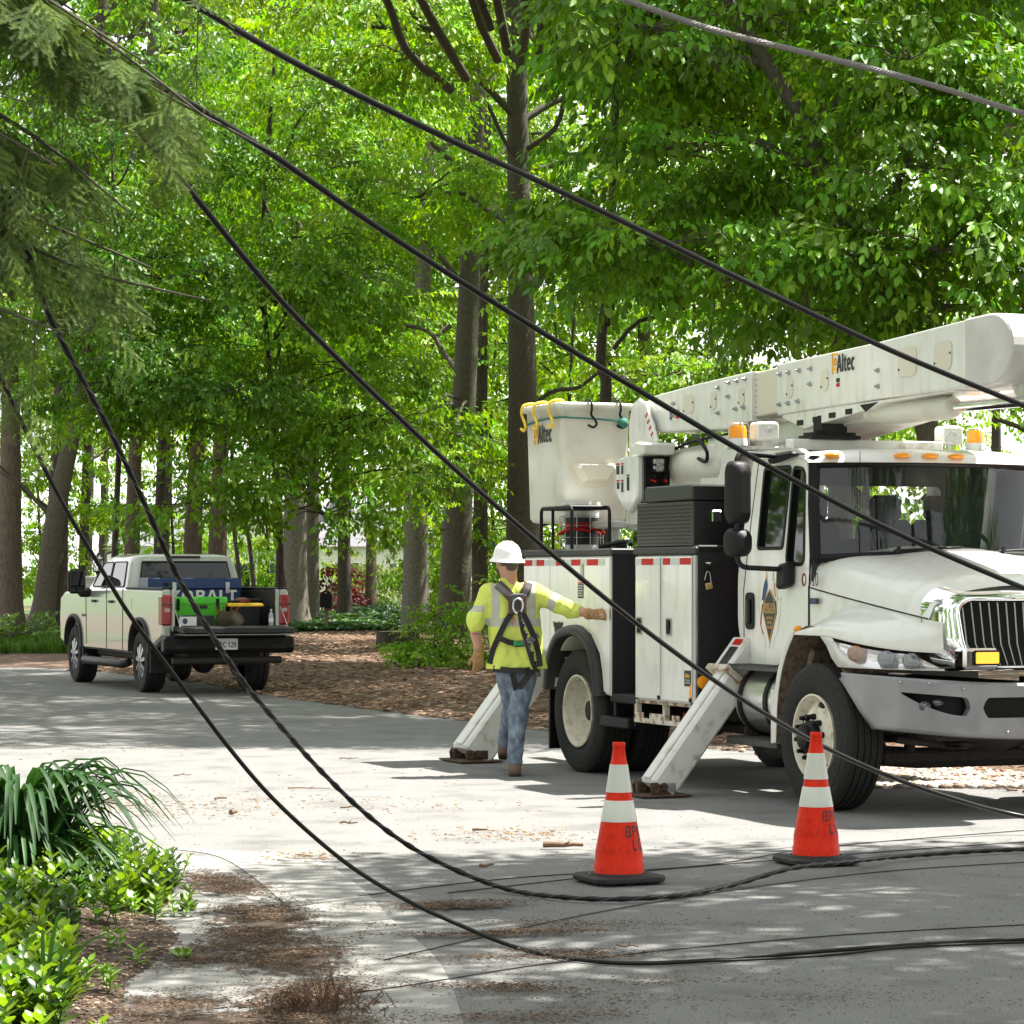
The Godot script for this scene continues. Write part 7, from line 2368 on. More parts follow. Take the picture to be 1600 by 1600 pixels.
	rk.position = V(rp.x, _mound(poly, rp.x, rp.z) + 0.03, rp.z)
	tag(rk, "pale flat rock half hidden in the ground cover", "rock")
	# dead conifer sprig at the bottom
	var ds := thing("dead_sprig", "clump of dead brown conifer twigs on the pavement at the bottom edge", "twigs", gnd(480, 1588), 0.0)
	var dd := B.new()
	for j in 130:
		var o := V(rng.randfn(0, 0.14), rr(0.0, 0.06), rng.randfn(0, 0.05))
		var hgt := 0.11 * exp(-pow((o.x - 0.08) / 0.12, 2.0)) + 0.025
		var e := o + V(rr(-0.05, 0.05), rr(0.2, 1.0) * hgt, rr(-0.04, 0.04))
		dd.tube(PackedVector3Array([o, e]), [0.0022, 0.001], 4)
		for k2 in 9:
			var p := o.lerp(e, rr(0.2, 1.0))
			dd.tube(PackedVector3Array([p, p + V(rr(-1, 1), rr(-0.6, 1), rr(-1, 1)).normalized() * 0.014]), [0.0016, 0.0008], 3)
	obj("twigs", dd, M.dead, ds)
func _mound(poly: PackedVector2Array, x: float, z: float) -> float:
	var p := Vector2(x, z)
	var d := 1e9
	for i in poly.size():
		var c := Geometry2D.get_closest_point_to_segment(p, poly[i], poly[(i + 1) % poly.size()])
		d = minf(d, c.distance_to(p))
	if not inside(poly, p): d = -d
	var n := clump.get_noise_2d(x * 30.0, z * 30.0) * 0.02 + clump.get_noise_2d(x * 120.0, z * 120.0) * 0.008
	return -0.03 + smoothstep(-0.06, 0.12, d) * 0.045 + 0.11 * smoothstep(0.0, 1.2, d) + n * smoothstep(-0.05, 0.1, d)

# ---------------------------------------------------------------- hemlock at the upper left
func build_hemlock():
	rng.seed = 717
	var sets := []
	for k in 3:
		rng.seed = 720 + k
		var s := B.new()
		var L := 0.26
		for j in 9:
			var f := j / 9.0
			var side := 1.0 if j % 2 else -1.0
			var o := V(L * f, 0, 0)
			var l := 0.13 * (1.0 - 0.6 * f) * rr(0.8, 1.2)
			if j == 0: l = 0.0
			var d := V(0.75, rr(-0.25, 0.05), side * 0.6).normalized()
			if j == 8:
				d = V(1, -0.1, 0); l = 0.06
			var steps := int(l / 0.0055)
			s.flat()
			for i in steps:
				var p := o + d * (0.004 + i * 0.0055)
				for e in [-1.0, 1.0]:
					var nd: Vector3 = (d * 0.45 + d.cross(Vector3.UP).normalized() * e + V(0, rr(-0.3, 0.3), 0)).normalized()
					var w := d * 0.0011
					var nl := 0.0145 * rr(0.7, 1.1)
					s.tri(p - w * 1.7, p + w * 1.7, p + nd * nl)
			s.tri(o, o + d * l, o + V(0, 0.002, 0))
		var ms := int(L / 0.006)
		for i in ms:
			var p := V(i * 0.006, 0, 0)
			for e in [-1.0, 1.0]: s.tri(p, p + V(0.002, 0, 0), p + V(0.005, rr(-0.003, 0.003), e * 0.0115))
		s.tri(V(0, 0.002, 0), V(L, 0, 0), V(0, -0.002, 0.002))
		s.st.generate_normals()
		sets.append(s.st.commit())
	rng.seed = 718
	var t := tree_new("hemlock_tree", "hemlock with drooping fine needled branches filling the upper left corner", V(-4.0, 0, -12.0), "small", Color(0.05, 0.08, 0.03), "")
	t.root.remove_meta("group") if t.root.has_meta("group") else null
	trunk(t, P3([0, -0.3, 0, 0, 4, 0, 0.05, 9, 0, 0.1, 15, 0]), 0.24, 0.05, 1.3)
	var xs := [[], [], []]; var cs := [[], [], []]
	# boughs: start height, end (world axes relative to the foot), number of sprays
	var boughs := []
	var W := func(px: float, py: float, d: float) -> Vector3: return at(px, py, d) - V(-4.0, 0, -12.0)
	boughs.append([4.7, W.call(365, 5, 10.8), 120, 0.02])
	boughs.append([3.9, W.call(330, 190, 10.5), 150, 0.016])
	boughs.append([4.3, W.call(430, 240, 11.1), 170, 0.016])
	boughs.append([3.4, W.call(200, 330, 10.7), 100, 0.014])
	boughs.append([3.3, W.call(330, 470, 11.0), 75, 0.012])
	boughs.append([2.9, W.call(100, 520, 10.5), 60, 0.012])
	boughs.append([4.4, W.call(230, 100, 10.3), 150, 0.014])
	boughs.append([3.6, W.call(90, 260, 10.5), 150, 0.014])
	boughs.append([4.9, W.call(120, 20, 10.9), 150, 0.016])
	boughs.append([3.0, W.call(30, 420, 10.9), 80, 0.012])
	boughs.append([3.1, W.call(240, 420, 11.4), 70, 0.012])
	boughs.append([5.2, W.call(260, -60, 10.5), 120, 0.02])
	for k in 26:
		var y := rr(5.4, 13.5)
		var a := rr(0, TAU)
		var r := 2.6 * (1.0 - (y - 4.0) / 13.0) + 0.5
		boughs.append([y + 0.4, V(cos(a) * r, y, sin(a) * r), 46, 0.03])
	for q in boughs:
		var s0 := V(0.03, q[0], 0)
		var p := limb(t, s0, q[1], q[3] + 0.012, 0.004, 0.12)
		var big: bool = q[2] == 46
		for i in (q[2] if q[2] == 46 else int(q[2] * 1.9)):
			var f := pow(rng.randf(), 0.6)
			var idx := int(f * (p.size() - 2))
			var d := (p[idx + 1] - p[idx]).normalized()
			var sd := d.cross(Vector3.UP).normalized() * (1.0 if i % 2 else -1.0)
			var off: float = rr(0.0, 0.34) * (1.2 - f)
			if big: off *= 2.5
			var o := p[idx] + sd * off * 0.8 + V(0, -off * rr(0.3, 1.2), 0)
			var dir := (d * rr(0.3, 1.0) + sd * rr(0.2, 0.9) + V(0, rr(-1.1, -0.1), 0)).normalized()
			var up := V(rr(-0.4, 0.4), 1, rr(-0.4, 0.4))
			var zx := dir.cross(up).normalized()
			var bs := Basis(dir, zx.cross(dir).normalized(), zx)
			var v := rng.randi() % 3
			xs[v].append(Transform3D(bs.scaled_local(Vector3.ONE * rr(0.75, 1.2) * (2.6 if big else 1.0)), o))
			var br := rr(0.7, 1.35)
			var ty := rng.randf()
			cs[v].append(Color((0.075 + 0.08 * ty * ty) * br, (0.12 + 0.10 * ty * ty) * br, 0.04 * br))
			if off > 0.12 and not big and i % 3 == 0: t.tw.tube(PackedVector3Array([p[idx], o]), [0.003, 0.0015], 4)
		# hanging branchlets
		if not big:
			for k in 9:
				var idx := int(rr(0.25, 0.98) * (p.size() - 1))
				var o := p[idx]
				var hp := PackedVector3Array()
				var dr := V(rr(-0.25, 0.35), 0, rr(-0.2, 0.2))
				var hl := rr(0.2, 0.5)
				for j in 6:
					var f := j / 5.0
					hp.append(o + dr * f * hl + V(0, -hl * f * (0.5 + 0.5 * f), 0))
				t.tw.tube(hp, [0.004, 0.0035, 0.003, 0.0025, 0.002, 0.0012], 4)
				for j in 20:
					var f := rr(0.1, 1.0)
					var o2 := hp[int(f * 5)].lerp(hp[mini(int(f * 5) + 1, 5)], fposmod(f * 5, 1.0))
					var dir := V(rr(-1, 1), rr(-1.2, -0.1), rr(-1, 1)).normalized()
					var zx := dir.cross(V(rr(-0.5, 0.5), 1, rr(-0.5, 0.5))).normalized()
					var v := rng.randi() % 3
					xs[v].append(Transform3D(Basis(dir, zx.cross(dir).normalized(), zx).scaled_local(Vector3.ONE * rr(0.5, 0.95)), o2))
					var br := rr(0.7, 1.35)
					var ty := rng.randf()
					cs[v].append(Color((0.075 + 0.08 * ty * ty) * br, (0.12 + 0.10 * ty * ty) * br, 0.04 * br))
	tree_end(t, M.olive_bark, M.leaf)
	M.needle = leafy(0.75, 0.5, 1.0, 1.0, 0.5)
	M.needle.metallic_specular = 0.25
	for v in 3: many("needles", sets[v], M.needle, xs[v], cs[v], t.root)
	# little cones among the needles
	var cn := B.new()
	for k in 34:
		var v := rng.randi() % 3
		var p: Vector3 = xs[v][rng.randi() % xs[v].size()].origin
		if p.y > 5.0: continue
		cn.ball(p, V(0.008, 0.012, 0.008), 6)
	obj("seed_cones", cn, M.dead, t.root, "stuff")

# ---------------------------------------------------------------- bodies as one surface
class Field:
	var lo := Vector3.ZERO
	var cs := 0.01
	var nx := 0
	var ny := 0
	var nz := 0
	var v := PackedFloat32Array()
	func _init(a: Vector3, b: Vector3, cell: float):
		lo = a; cs = cell
		nx = int((b.x - a.x) / cell) + 2; ny = int((b.y - a.y) / cell) + 2; nz = int((b.z - a.z) / cell) + 2
		v.resize(nx * ny * nz)
		v.fill(1.0)
	# tapered capsule from p (radius ra) to q (radius rb), joined smoothly; squash flattens it along z
	func bone(p: Vector3, q: Vector3, ra: float, rb: float, k := 0.03, squash := 1.0, cut := false):
		var m := maxf(ra, rb) * maxf(1.0, squash) + k + cs * 2.5
		var a := p.min(q) - Vector3.ONE * m - lo; var b := p.max(q) + Vector3.ONE * m - lo
		var i0 := clampi(int(a.x / cs), 0, nx); var i1 := clampi(int(b.x / cs) + 2, 0, nx)
		var j0 := clampi(int(a.y / cs), 0, ny); var j1 := clampi(int(b.y / cs) + 2, 0, ny)
		var k0 := clampi(int(a.z / cs), 0, nz); var k1 := clampi(int(b.z / cs) + 2, 0, nz)
		var d := q - p
		d.z /= squash
		var l2 := maxf(d.length_squared(), 1e-9)
		for kz in range(k0, k1):
			var z := (lo.z + kz * cs - p.z) / squash
			for j in range(j0, j1):
				var y := lo.y + j * cs - p.y
				var at := (kz * ny + j) * nx
				for i in range(i0, i1):
					var x := lo.x + i * cs - p.x
					var t := clampf((x * d.x + y * d.y + z * d.z) / l2, 0.0, 1.0)
					var ex := x - d.x * t; var ey := y - d.y * t; var ez := z - d.z * t
					var s := sqrt(ex * ex + ey * ey + ez * ez) - (ra + (rb - ra) * t)
					var o := v[at + i]
					if cut:
						v[at + i] = maxf(o, -s)
						continue
					var h := maxf(k - absf(o - s), 0.0) / k
					v[at + i] = minf(o, s) - h * h * k * 0.25
	func wrinkle(n: FastNoiseLite, amp: float, sx := 1.0, sy := 1.0):
		for kz in nz:
			for j in ny:
				var at := (kz * ny + j) * nx
				for i in nx:
					if absf(v[at + i]) < 0.05:
						v[at + i] += amp * n.get_noise_3d((lo.x + i * cs) * sx, (lo.y + j * cs) * sy, (lo.z + kz * cs) * sx)
	func clip_y(y0: float, y1: float):
		for kz in nz:
			for j in ny:
				var y := lo.y + j * cs
				var at := (kz * ny + j) * nx
				for i in nx: v[at + i] = maxf(v[at + i], maxf(y0 - y, y - y1))
	func clip_plane(p: Vector3, n: Vector3, near: Vector3, r: float):
		# cuts away what lies beyond the plane, within r of a point
		for kz in nz:
			for j in ny:
				var at := (kz * ny + j) * nx
				for i in nx:
					var q := lo + Vector3(i, j, kz) * cs
					if q.distance_to(near) < r: v[at + i] = maxf(v[at + i], (q - p).dot(n))
	func sample(p: Vector3) -> float:
		var i := int((p.x - lo.x) / cs); var j := int((p.y - lo.y) / cs); var k := int((p.z - lo.z) / cs)
		if i < 0 or j < 0 or k < 0 or i >= nx or j >= ny or k >= nz: return 1.0
		return v[(k * ny + j) * nx + i]
	# depth of the surface seen along -z at x, y
	func surface_z(x: float, y: float) -> float:
		var z := lo.z + (nz - 1) * cs
		while z > lo.z:
			if sample(Vector3(x, y, z)) < 0.0: return z + cs * 0.5
			z -= cs * 0.5
		return 0.0
	# surface nets; pick says which of several builders takes a face
	func mesh(outs: Array, pick: Callable):
		var idx := PackedInt32Array()
		idx.resize(nx * ny * nz)
		idx.fill(-1)
		var pts := PackedVector3Array()
		var sy := nx; var sz := nx * ny
		var off := [0, 1, sy, sy + 1, sz, sz + 1, sz + sy, sz + sy + 1]
		var ea := [0, 2, 4, 6, 0, 1, 4, 5, 0, 1, 2, 3]; var eb := [1, 3, 5, 7, 2, 3, 6, 7, 4, 5, 6, 7]
		for k in nz - 1:
			for j in ny - 1:
				var at := (k * ny + j) * nx
				for i in nx - 1:
					var o := at + i
					var v0 := v[o]
					if v0 > cs * 3.0 or v0 < -cs * 3.0: continue
					var n := 0
					for e in 8:
						if v[o + off[e]] < 0.0: n += 1
					if n == 0 or n == 8: continue
					var s := Vector3.ZERO
					var c := 0
					for e in 12:
						var a: float = v[o + off[ea[e]]]; var b: float = v[o + off[eb[e]]]
						if (a < 0.0) != (b < 0.0):
							var t := a / (a - b)
							var pa := Vector3(ea[e] & 1, (ea[e] >> 1) & 1, ea[e] >> 2); var pb := Vector3(eb[e] & 1, (eb[e] >> 1) & 1, eb[e] >> 2)
							s += pa.lerp(pb, t)
							c += 1
					idx[o] = pts.size()
					pts.append(lo + (Vector3(i, j, k) + s / c) * cs)
		for b in outs: b.smooth()
		var steps := [1, sy, sz]
		for k in range(1, nz - 1):
			for j in range(1, ny - 1):
				var at := (k * ny + j) * nx
				for i in range(1, nx - 1):
					var o := at + i
					var v0 := v[o]
					if v0 > cs * 3.0 or v0 < -cs * 3.0: continue
					for ax in 3:
						var v1 := v[o + steps[ax]]
						if (v0 < 0.0) == (v1 < 0.0): continue
						var u: int = steps[(ax + 1) % 3]; var w: int = steps[(ax + 2) % 3]
						var a := idx[o]; var b := idx[o - u]; var c := idx[o - u - w]; var d := idx[o - w]
						if a < 0 or b < 0 or c < 0 or d < 0: continue
						var B0 = outs[pick.call((pts[a] + pts[c]) * 0.5)]
						if v0 < 0.0:
							B0.tri(pts[a], pts[b], pts[c]); B0.tri(pts[a], pts[c], pts[d])
						else:
							B0.tri(pts[a], pts[c], pts[b]); B0.tri(pts[a], pts[d], pts[c])

func ribbon(b: B, pts: PackedVector3Array, w: float, th: float, nrm := Vector3.BACK):
	var rings := []
	for i in pts.size():
		var d := (pts[mini(i + 1, pts.size() - 1)] - pts[maxi(i - 1, 0)]).normalized()
		var s := d.cross(nrm).normalized(); var n := s.cross(d).normalized()
		rings.append(PackedVector3Array([pts[i] - s * w / 2 - n * th / 2, pts[i] + s * w / 2 - n * th / 2, pts[i] + s * w / 2 + n * th / 2, pts[i] - s * w / 2 + n * th / 2]))
	b.loft(rings, true, true, false)
func build_worker():
	var p := thing("person", "worker in yellow shirt, hard hat and harness walking away beside the truck", "person", V(0, 0, -22.6), 0.0)
	var skin := mat(0.50, 0.27, 0.19, 0.55)
	skin.subsurf_scatter_enabled = true
	skin.subsurf_scatter_strength = 0.15
	var wr := FastNoiseLite.new()
	wr.seed = 21; wr.frequency = 9.0; wr.fractal_octaves = 2
	var one := func(_q: Vector3) -> int: return 0
	# joints
	var hipL := V(-0.055, 0.93, 0.0); var hipR := V(0.105, 0.93, 0.0)
	var kneeL := V(0.0, 0.54, -0.26); var kneeR := V(0.05, 0.50, 0.02); var ankL := V(-0.065, 0.23, -0.50); var ankR := V(0.022, 0.10, 0.09)
	var shL := V(-0.195, 1.455, 0.0); var shR := V(0.165, 1.465, 0.01); var elL := V(-0.295, 1.20, 0.05); var elR := V(0.455, 1.335, 0.09)
	var wrL := V(-0.27, 0.985, -0.02); var wrR := V(0.655, 1.295, 0.17)
	# ---- body
	var f := Field.new(V(-0.42, -0.02, -0.62), V(0.74, 1.72, 0.26), 0.0125)
	f.bone(V(0.03, 0.95, 0), V(0.0, 1.40, 0.0), 0.12, 0.13, 0.05, 0.8)
	f.bone(shL, shR, 0.055, 0.055, 0.05)
	f.bone(V(-0.02, 1.45, 0.0), V(-0.03, 1.62, -0.02), 0.062, 0.056, 0.04)
	for q in [[shL, elL, wrL], [shR, elR, wrR]]:
		f.bone(q[0], q[1], 0.05, 0.043, 0.02)
		f.bone(q[1], (q[1] as Vector3).lerp(q[2], 0.3), 0.043, 0.044, 0.02)
		f.bone((q[1] as Vector3).lerp(q[2], 0.3), q[2], 0.044, 0.029, 0.02)
		f.bone(q[2], (q[2] as Vector3) + ((q[2] as Vector3) - q[1]).normalized() * 0.07, 0.028, 0.025, 0.02)
	for q in [[hipL, kneeL, ankL], [hipR, kneeR, ankR]]:
		f.bone(q[0], q[1], 0.085, 0.055, 0.03)
		f.bone(q[1], q[2], 0.052, 0.035, 0.03)
		f.bone(q[2], (q[2] as Vector3) + V(0, -0.05, -0.1), 0.035, 0.03, 0.02)
	# head with face, turned a little to the left
	var hc := V(-0.038, 1.70, -0.02)
	var hb := Basis(Vector3.UP, deg_to_rad(28.0))
	var b := B.new()
	f.mesh([b], one)
	f = Field.new(hc + V(-0.14, -0.19, -0.17), hc + V(0.14, 0.14, 0.15), 0.006)
	var hp := func(x: float, y: float, z: float) -> Vector3: return hc + hb * V(x, y, z)
	f.bone(hp.call(0, 0.02, 0.02), hp.call(0, 0.03, -0.03), 0.082, 0.078, 0.03)
	f.bone(hp.call(0, -0.05, -0.03), hp.call(0, -0.085, -0.065), 0.062, 0.04, 0.04)
	f.bone(hp.call(0, -0.03, 0.03), hp.call(0.01, -0.17, 0.035), 0.058, 0.057, 0.04)
	f.bone(hp.call(0, 0.0, -0.105), hp.call(0, -0.03, -0.122), 0.010, 0.014, 0.015)
	f.bone(hp.call(-0.02, -0.058, -0.098), hp.call(0.02, -0.058, -0.098), 0.009, 0.009, 0.01)
	for s in [-1.0, 1.0]:
		f.bone(hp.call(0.078 * s, 0.02, 0.0), hp.call(0.080 * s, -0.03, -0.008), 0.016, 0.011, 0.008)
		f.bone(hp.call(0.088 * s, 0.018, 0.012), hp.call(0.086 * s, -0.02, 0.006), 0.007, 0.006, 0.006)
		f.bone(hp.call(0.032 * s, 0.012, -0.093), hp.call(0.034 * s, 0.012, -0.099), 0.013, 0.012, 0.008)
	f.mesh([b], one)
	obj("body", b, skin, p)
	# hair: cropped at the nape, beard
	f = Field.new(hc + V(-0.13, -0.16, -0.16), hc + V(0.13, 0.13, 0.14), 0.006)
	f.bone(hp.call(0, 0.03, 0.03), hp.call(0, 0.03, -0.02), 0.083, 0.078, 0.03)
	f.bone(hp.call(0, -0.02, 0.035), hp.call(0, -0.035, 0.04), 0.068, 0.056, 0.03)
	for s in [-1.0, 1.0]: f.bone(hp.call(0.055 * s, -0.055, -0.045), hp.call(0.02 * s, -0.095, -0.075), 0.02, 0.022, 0.02)
	b = B.new()
	f.mesh([b], one)
	obj("hair", b, mat(0.10, 0.075, 0.06, 0.9), p)
	# ---- shirt, with silver stripes
	f = Field.new(V(-0.42, 0.80, -0.22), V(0.62, 1.60, 0.26), 0.0085)
	f.bone(V(-0.05, 0.96, 0), V(-0.085, 1.38, 0), 0.125, 0.125, 0.05, 0.92)
	f.bone(V(0.125, 0.96, 0), V(0.09, 1.38, 0.0), 0.125, 0.13, 0.05, 0.92)
	f.bone(V(-0.075, 0.84, 0.0), V(0.15, 0.84, 0.0), 0.133, 0.133, 0.06, 1.0)
	f.bone(shL + V(0.03, 0, 0), shR - V(0.03, 0, 0), 0.078, 0.078, 0.06)
	f.bone(V(-0.03, 1.50, 0.0), V(-0.033, 1.56, -0.01), 0.072, 0.066, 0.03)
	f.bone(shL, elL + V(0.0, 0.03, 0), 0.078, 0.066, 0.05)
	f.bone(elL + V(0.0, 0.06, 0), elL + V(0, 0.01, 0), 0.070, 0.064, 0.03)
	f.bone(shR, elR, 0.080, 0.064, 0.05)
	f.bone(elR, elR + V(0.06, -0.015, 0.025), 0.064, 0.056, 0.03)
	f.wrinkle(wr, 0.011, 1.0, 0.55)
	wr.frequency = 22.0
	f.wrinkle(wr, 0.004, 1.0, 0.6)
	f.clip_y(0.855, 1.585)
	var shirt_f := f
	var sel := func(q: Vector3) -> int:
		if q.y > 1.195 and q.y < 1.265 and q.x > -0.215 and q.x < 0.26: return 1
		if q.y >= 1.265 and q.x > -0.165 and q.x < -0.095: return 1
		if q.y >= 1.265 and q.x > 0.125 and q.x < 0.19: return 1
		var ta := (q - shR).dot((elR - shR).normalized())
		if q.x > 0.28 and ta > 0.165 and ta < 0.225: return 1
		if q.x < -0.22 and q.y > 1.315 and q.y < 1.365: return 1
		return 0
	var b0 := B.new(); var b1 := B.new()
	f.mesh([b0, b1], sel)
	M.hivis = mat(0.66, 0.75, 0.14, 0.85)
	M.hivis.backlight_enabled = true
	M.hivis.backlight = lin(0.16, 0.18, 0.02)
	obj("shirt", b0, M.hivis, p)
	obj("reflective_stripes", b1, mat(0.42, 0.43, 0.36, 0.5), p)
	# ---- jeans
	wr.frequency = 9.0
	f = Field.new(V(-0.3, 0.02, -0.62), V(0.36, 1.0, 0.26), 0.0095)
	f.bone(V(-0.035, 0.90, 0.0), V(0.10, 0.90, 0.0), 0.105, 0.105, 0.05, 0.95)
	f.bone(hipL + V(0.01, -0.05, 0), kneeL, 0.108, 0.072, 0.05)
	f.bone(kneeL, ankL, 0.070, 0.058, 0.04)
	f.bone(hipR + V(0, -0.05, 0), kneeR, 0.112, 0.077, 0.05)
	f.bone(kneeR, ankR + V(0, 0.02, 0), 0.075, 0.061, 0.04)
	f.wrinkle(wr, 0.009, 1.0, 0.5)
	wr.frequency = 24.0
	f.wrinkle(wr, 0.005, 0.8, 1.2)
	f.clip_plane(ankR + V(0, -0.025, 0), Vector3.DOWN, ankR, 0.12)
	f.clip_plane(ankL + V(0, -0.02, -0.005), V(-0.05, -0.8, -0.6).normalized(), ankL, 0.12)
	b = B.new()
	f.mesh([b], one)
	M.denim = textured(noise_tex(95, 0.02, [[0.0, 0.05, 0.065, 0.095], [0.45, 0.13, 0.165, 0.225], [1.0, 0.32, 0.38, 0.46]], 512, 5), Vector3(1.6, 0.9, 1.6), 0.9, false)
	relief(M.denim, grey(96, 0.4, 256, 2), 0.05)
	obj("jeans", b, M.denim, p)
	# ---- boots
	for q in [[ankR, V(0, -0.055, 0.0), 0.0], [ankL, V(0.0, -0.05, -0.02), 0.5]]:
		var a: Vector3 = q[0]
		var bs := Basis(Vector3.RIGHT, q[2])
		f = Field.new(a + V(-0.12, -0.22, -0.36), a + V(0.12, 0.1, 0.16), 0.0075)
		f.bone(a + V(0, 0.03, 0.0), a + bs * V(0, -0.05, 0.015), 0.052, 0.046, 0.02)
		f.bone(a + bs * V(0, -0.05, 0.02), a + bs * V(0.0, -0.06, -0.14), 0.045, 0.042, 0.03)
		f.bone(a + bs * V(-0.012, -0.058, -0.12), a + bs * V(0.012, -0.06, -0.18), 0.042, 0.036, 0.02)
		b = B.new()
		f.mesh([b], one)
		var bo := obj("boot", b, M.boot, p)
		b = B.new()
		b.xf = Transform3D(bs * Basis(V(1, 0, 0), V(0, 0, 1), V(0, -1, 0)), a + bs * V(0, -0.088, 0))
		b.prism(rounded(P2([-0.048, -0.075, 0.048, -0.075, 0.054, 0.1, 0.045, 0.19, 0.0, 0.215, -0.045, 0.19, -0.054, 0.1]) * Transform2D(0, V2(1, -1), 0, Vector2.ZERO), 0.03), -0.002, 0.03, 0.006)
		obj("sole", b, M.rubber, bo)
	# ---- gloves
	M.leather = textured(noise_tex(97, 0.03, [[0.0, 0.22, 0.12, 0.05], [1.0, 0.46, 0.28, 0.13]], 256, 4), Vector3(4, 4, 4), 0.8, false)
	# left hangs relaxed, fingers curled; right closes on the door edge
	var hands := [
		[wrL, V(-0.02, -1, -0.02).normalized(), V(0.35, 0.0, 0.93).normalized(), [0.25, 0.45, 0.55], 1.0],
		[wrR, V(0.97, -0.06, 0.2).normalized(), V(-0.15, 0.55, 0.82).normalized(), [0.5, 0.75, 0.7], -1.0]]
	for q in hands:
		var o: Vector3 = q[0]
		var d: Vector3 = q[1]
		var back: Vector3 = q[2]        # out of the back of the hand
		var side: Vector3 = d.cross(back).normalized() * q[4]   # towards the thumb
		back = side.cross(d).normalized() * q[4]
		f = Field.new(o - V(0.16, 0.22, 0.16), o + V(0.24, 0.14, 0.18), 0.0055)
		f.bone(o - d * 0.045, o + d * 0.01, 0.047, 0.036, 0.015)
		f.bone(o + d * 0.02 + side * 0.018, o + d * 0.095 + side * 0.026, 0.026, 0.019, 0.02)
		f.bone(o + d * 0.02 - side * 0.018, o + d * 0.09 - side * 0.028, 0.026, 0.018, 0.02)
		f.bone(o + d * 0.03, o + d * 0.095, 0.026, 0.02, 0.02)
		for k in 4:
			var s := 0.032 - k * 0.0215
			var base: Vector3 = o + d * (0.098 - 0.006 * absf(k - 1.2)) + side * s
			var L: float = [0.040, 0.045, 0.042, 0.033][k]
			var ang := 0.0
			var cur := base
			for j in 3:
				ang += q[3][j] + k * 0.06
				var dir: Vector3 = d * cos(ang) - back * sin(ang)
				var nx2: Vector3 = cur + dir * L * [1.0, 0.7, 0.55][j]
				f.bone(cur, nx2, 0.0125 - 0.001 * j, 0.0118 - 0.001 * j, 0.006)
				cur = nx2
		var tb: Vector3 = o + d * 0.035 + side * 0.035
		var t1: Vector3 = tb + (d * 0.65 + side * 0.5 - back * 0.45).normalized() * 0.045
		f.bone(tb, t1, 0.017, 0.0145, 0.015)
		f.bone(t1, t1 + (d * 0.8 - side * 0.05 - back * 0.5).normalized() * 0.035, 0.0145, 0.012, 0.008)
		b = B.new()
		f.mesh([b], one)
		obj("glove", b, M.leather, p)
	# ---- hard hat with full brim
	var hat := Node3D.new()
	hat.name = "hard_hat"
	p.add_child(hat, true)
	hat.position = hc + V(0.0, 0.035, 0.0)
	hat.basis = hb * Basis(Vector3.RIGHT, 0.06)
	b = B.new()
	var pr := P2([0.150, -0.022, 0.153, -0.02, 0.148, -0.01, 0.128, 0.008, 0.121, 0.02, 0.117, 0.05, 0.106, 0.085, 0.085, 0.115, 0.05, 0.136, 0.0, 0.143])
	b.xf = Transform3D(Basis.from_scale(V(0.92, 1, 1.08)), Vector3.ZERO)
	b.lathe(pr, 36, Basis(), Vector3.ZERO, 60.0)
	obj("shell", b, paint(0.82, 0.82, 0.81, 0.3, 0.3), hat)
	b = B.new()
	for x in [-0.03, 0.0, 0.03]:
		var rp := PackedVector3Array()
		for k in 13:
			var a := lerpf(0.35, PI - 0.35, k / 12.0)
			rp.append(V(x, 0.148 * sin(a) - 0.005 - absf(x) * 0.1, 0.122 * cos(a)))
		b.tube(rp, 0.007, 6)
	obj("crown_ridge", b, paint(0.82, 0.82, 0.81, 0.3, 0.3), hat)
	# ---- harness over the back
	M.web = mat(0.018, 0.018, 0.019, 0.8)
	M.web_grey = mat(0.14, 0.14, 0.14, 0.8)
	M.pad = mat(0.085, 0.055, 0.05, 0.9)
	var har := Node3D.new()
	har.name = "harness"
	p.add_child(har, true)
	var over := func(a: Array, lift: float, per: int) -> PackedVector3Array:
		var o := PackedVector3Array()
		for k in range(0, a.size() - 2, 2):
			for i in per:
				var t := float(i) / per
				var x := lerpf(a[k], a[k + 2], t); var y := lerpf(a[k + 1], a[k + 3], t)
				o.append(V(x, y, shirt_f.surface_z(x, y) + lift))
		var x := a[a.size() - 2] as float; var y := a[a.size() - 1] as float
		o.append(V(x, y, shirt_f.surface_z(x, y) + lift))
		# soften the steps of the grid
		for r in 3:
			for i in range(1, o.size() - 1): o[i].z = (o[i - 1].z + o[i].z * 2 + o[i + 1].z) / 4 + 0.0004
		return o
	for q in [[[-0.11, 1.535, -0.06, 1.49, 0.0, 1.42], 0.075, M.pad], [[0.13, 1.54, 0.11, 1.48, 0.08, 1.42], 0.075, M.pad]]:
		b = B.new()
		ribbon(b, over.call(q[0], 0.012, 5), q[1], 0.022)
		obj("shoulder_pad", b, q[2], har)
	b = B.new()
	b.box(V(0.045, 1.375, shirt_f.surface_z(0.045, 1.375) + 0.016), V(0.15, 0.16, 0.03), 0.012)
	obj("back_pad", b, M.pad, har)
	for q in [[[-0.12, 1.53, -0.05, 1.47, 0.03, 1.42, 0.05, 1.36], 0.042, M.web_grey], [[0.14, 1.53, 0.10, 1.46, 0.06, 1.41, 0.045, 1.36], 0.042, M.web_grey], [[0.035, 1.36, -0.04, 1.25, -0.10, 1.13, -0.15, 1.02, -0.18, 0.90], 0.045, M.web], [[0.06, 1.36, 0.12, 1.24, 0.175, 1.12, 0.21, 1.0, 0.225, 0.88], 0.045, M.web], [[-0.12, 1.115, -0.02, 1.07, 0.07, 1.055], 0.045, M.web], [[0.09, 1.06, 0.16, 1.095, 0.21, 1.13], 0.045, M.web_grey]]:
		b = B.new()
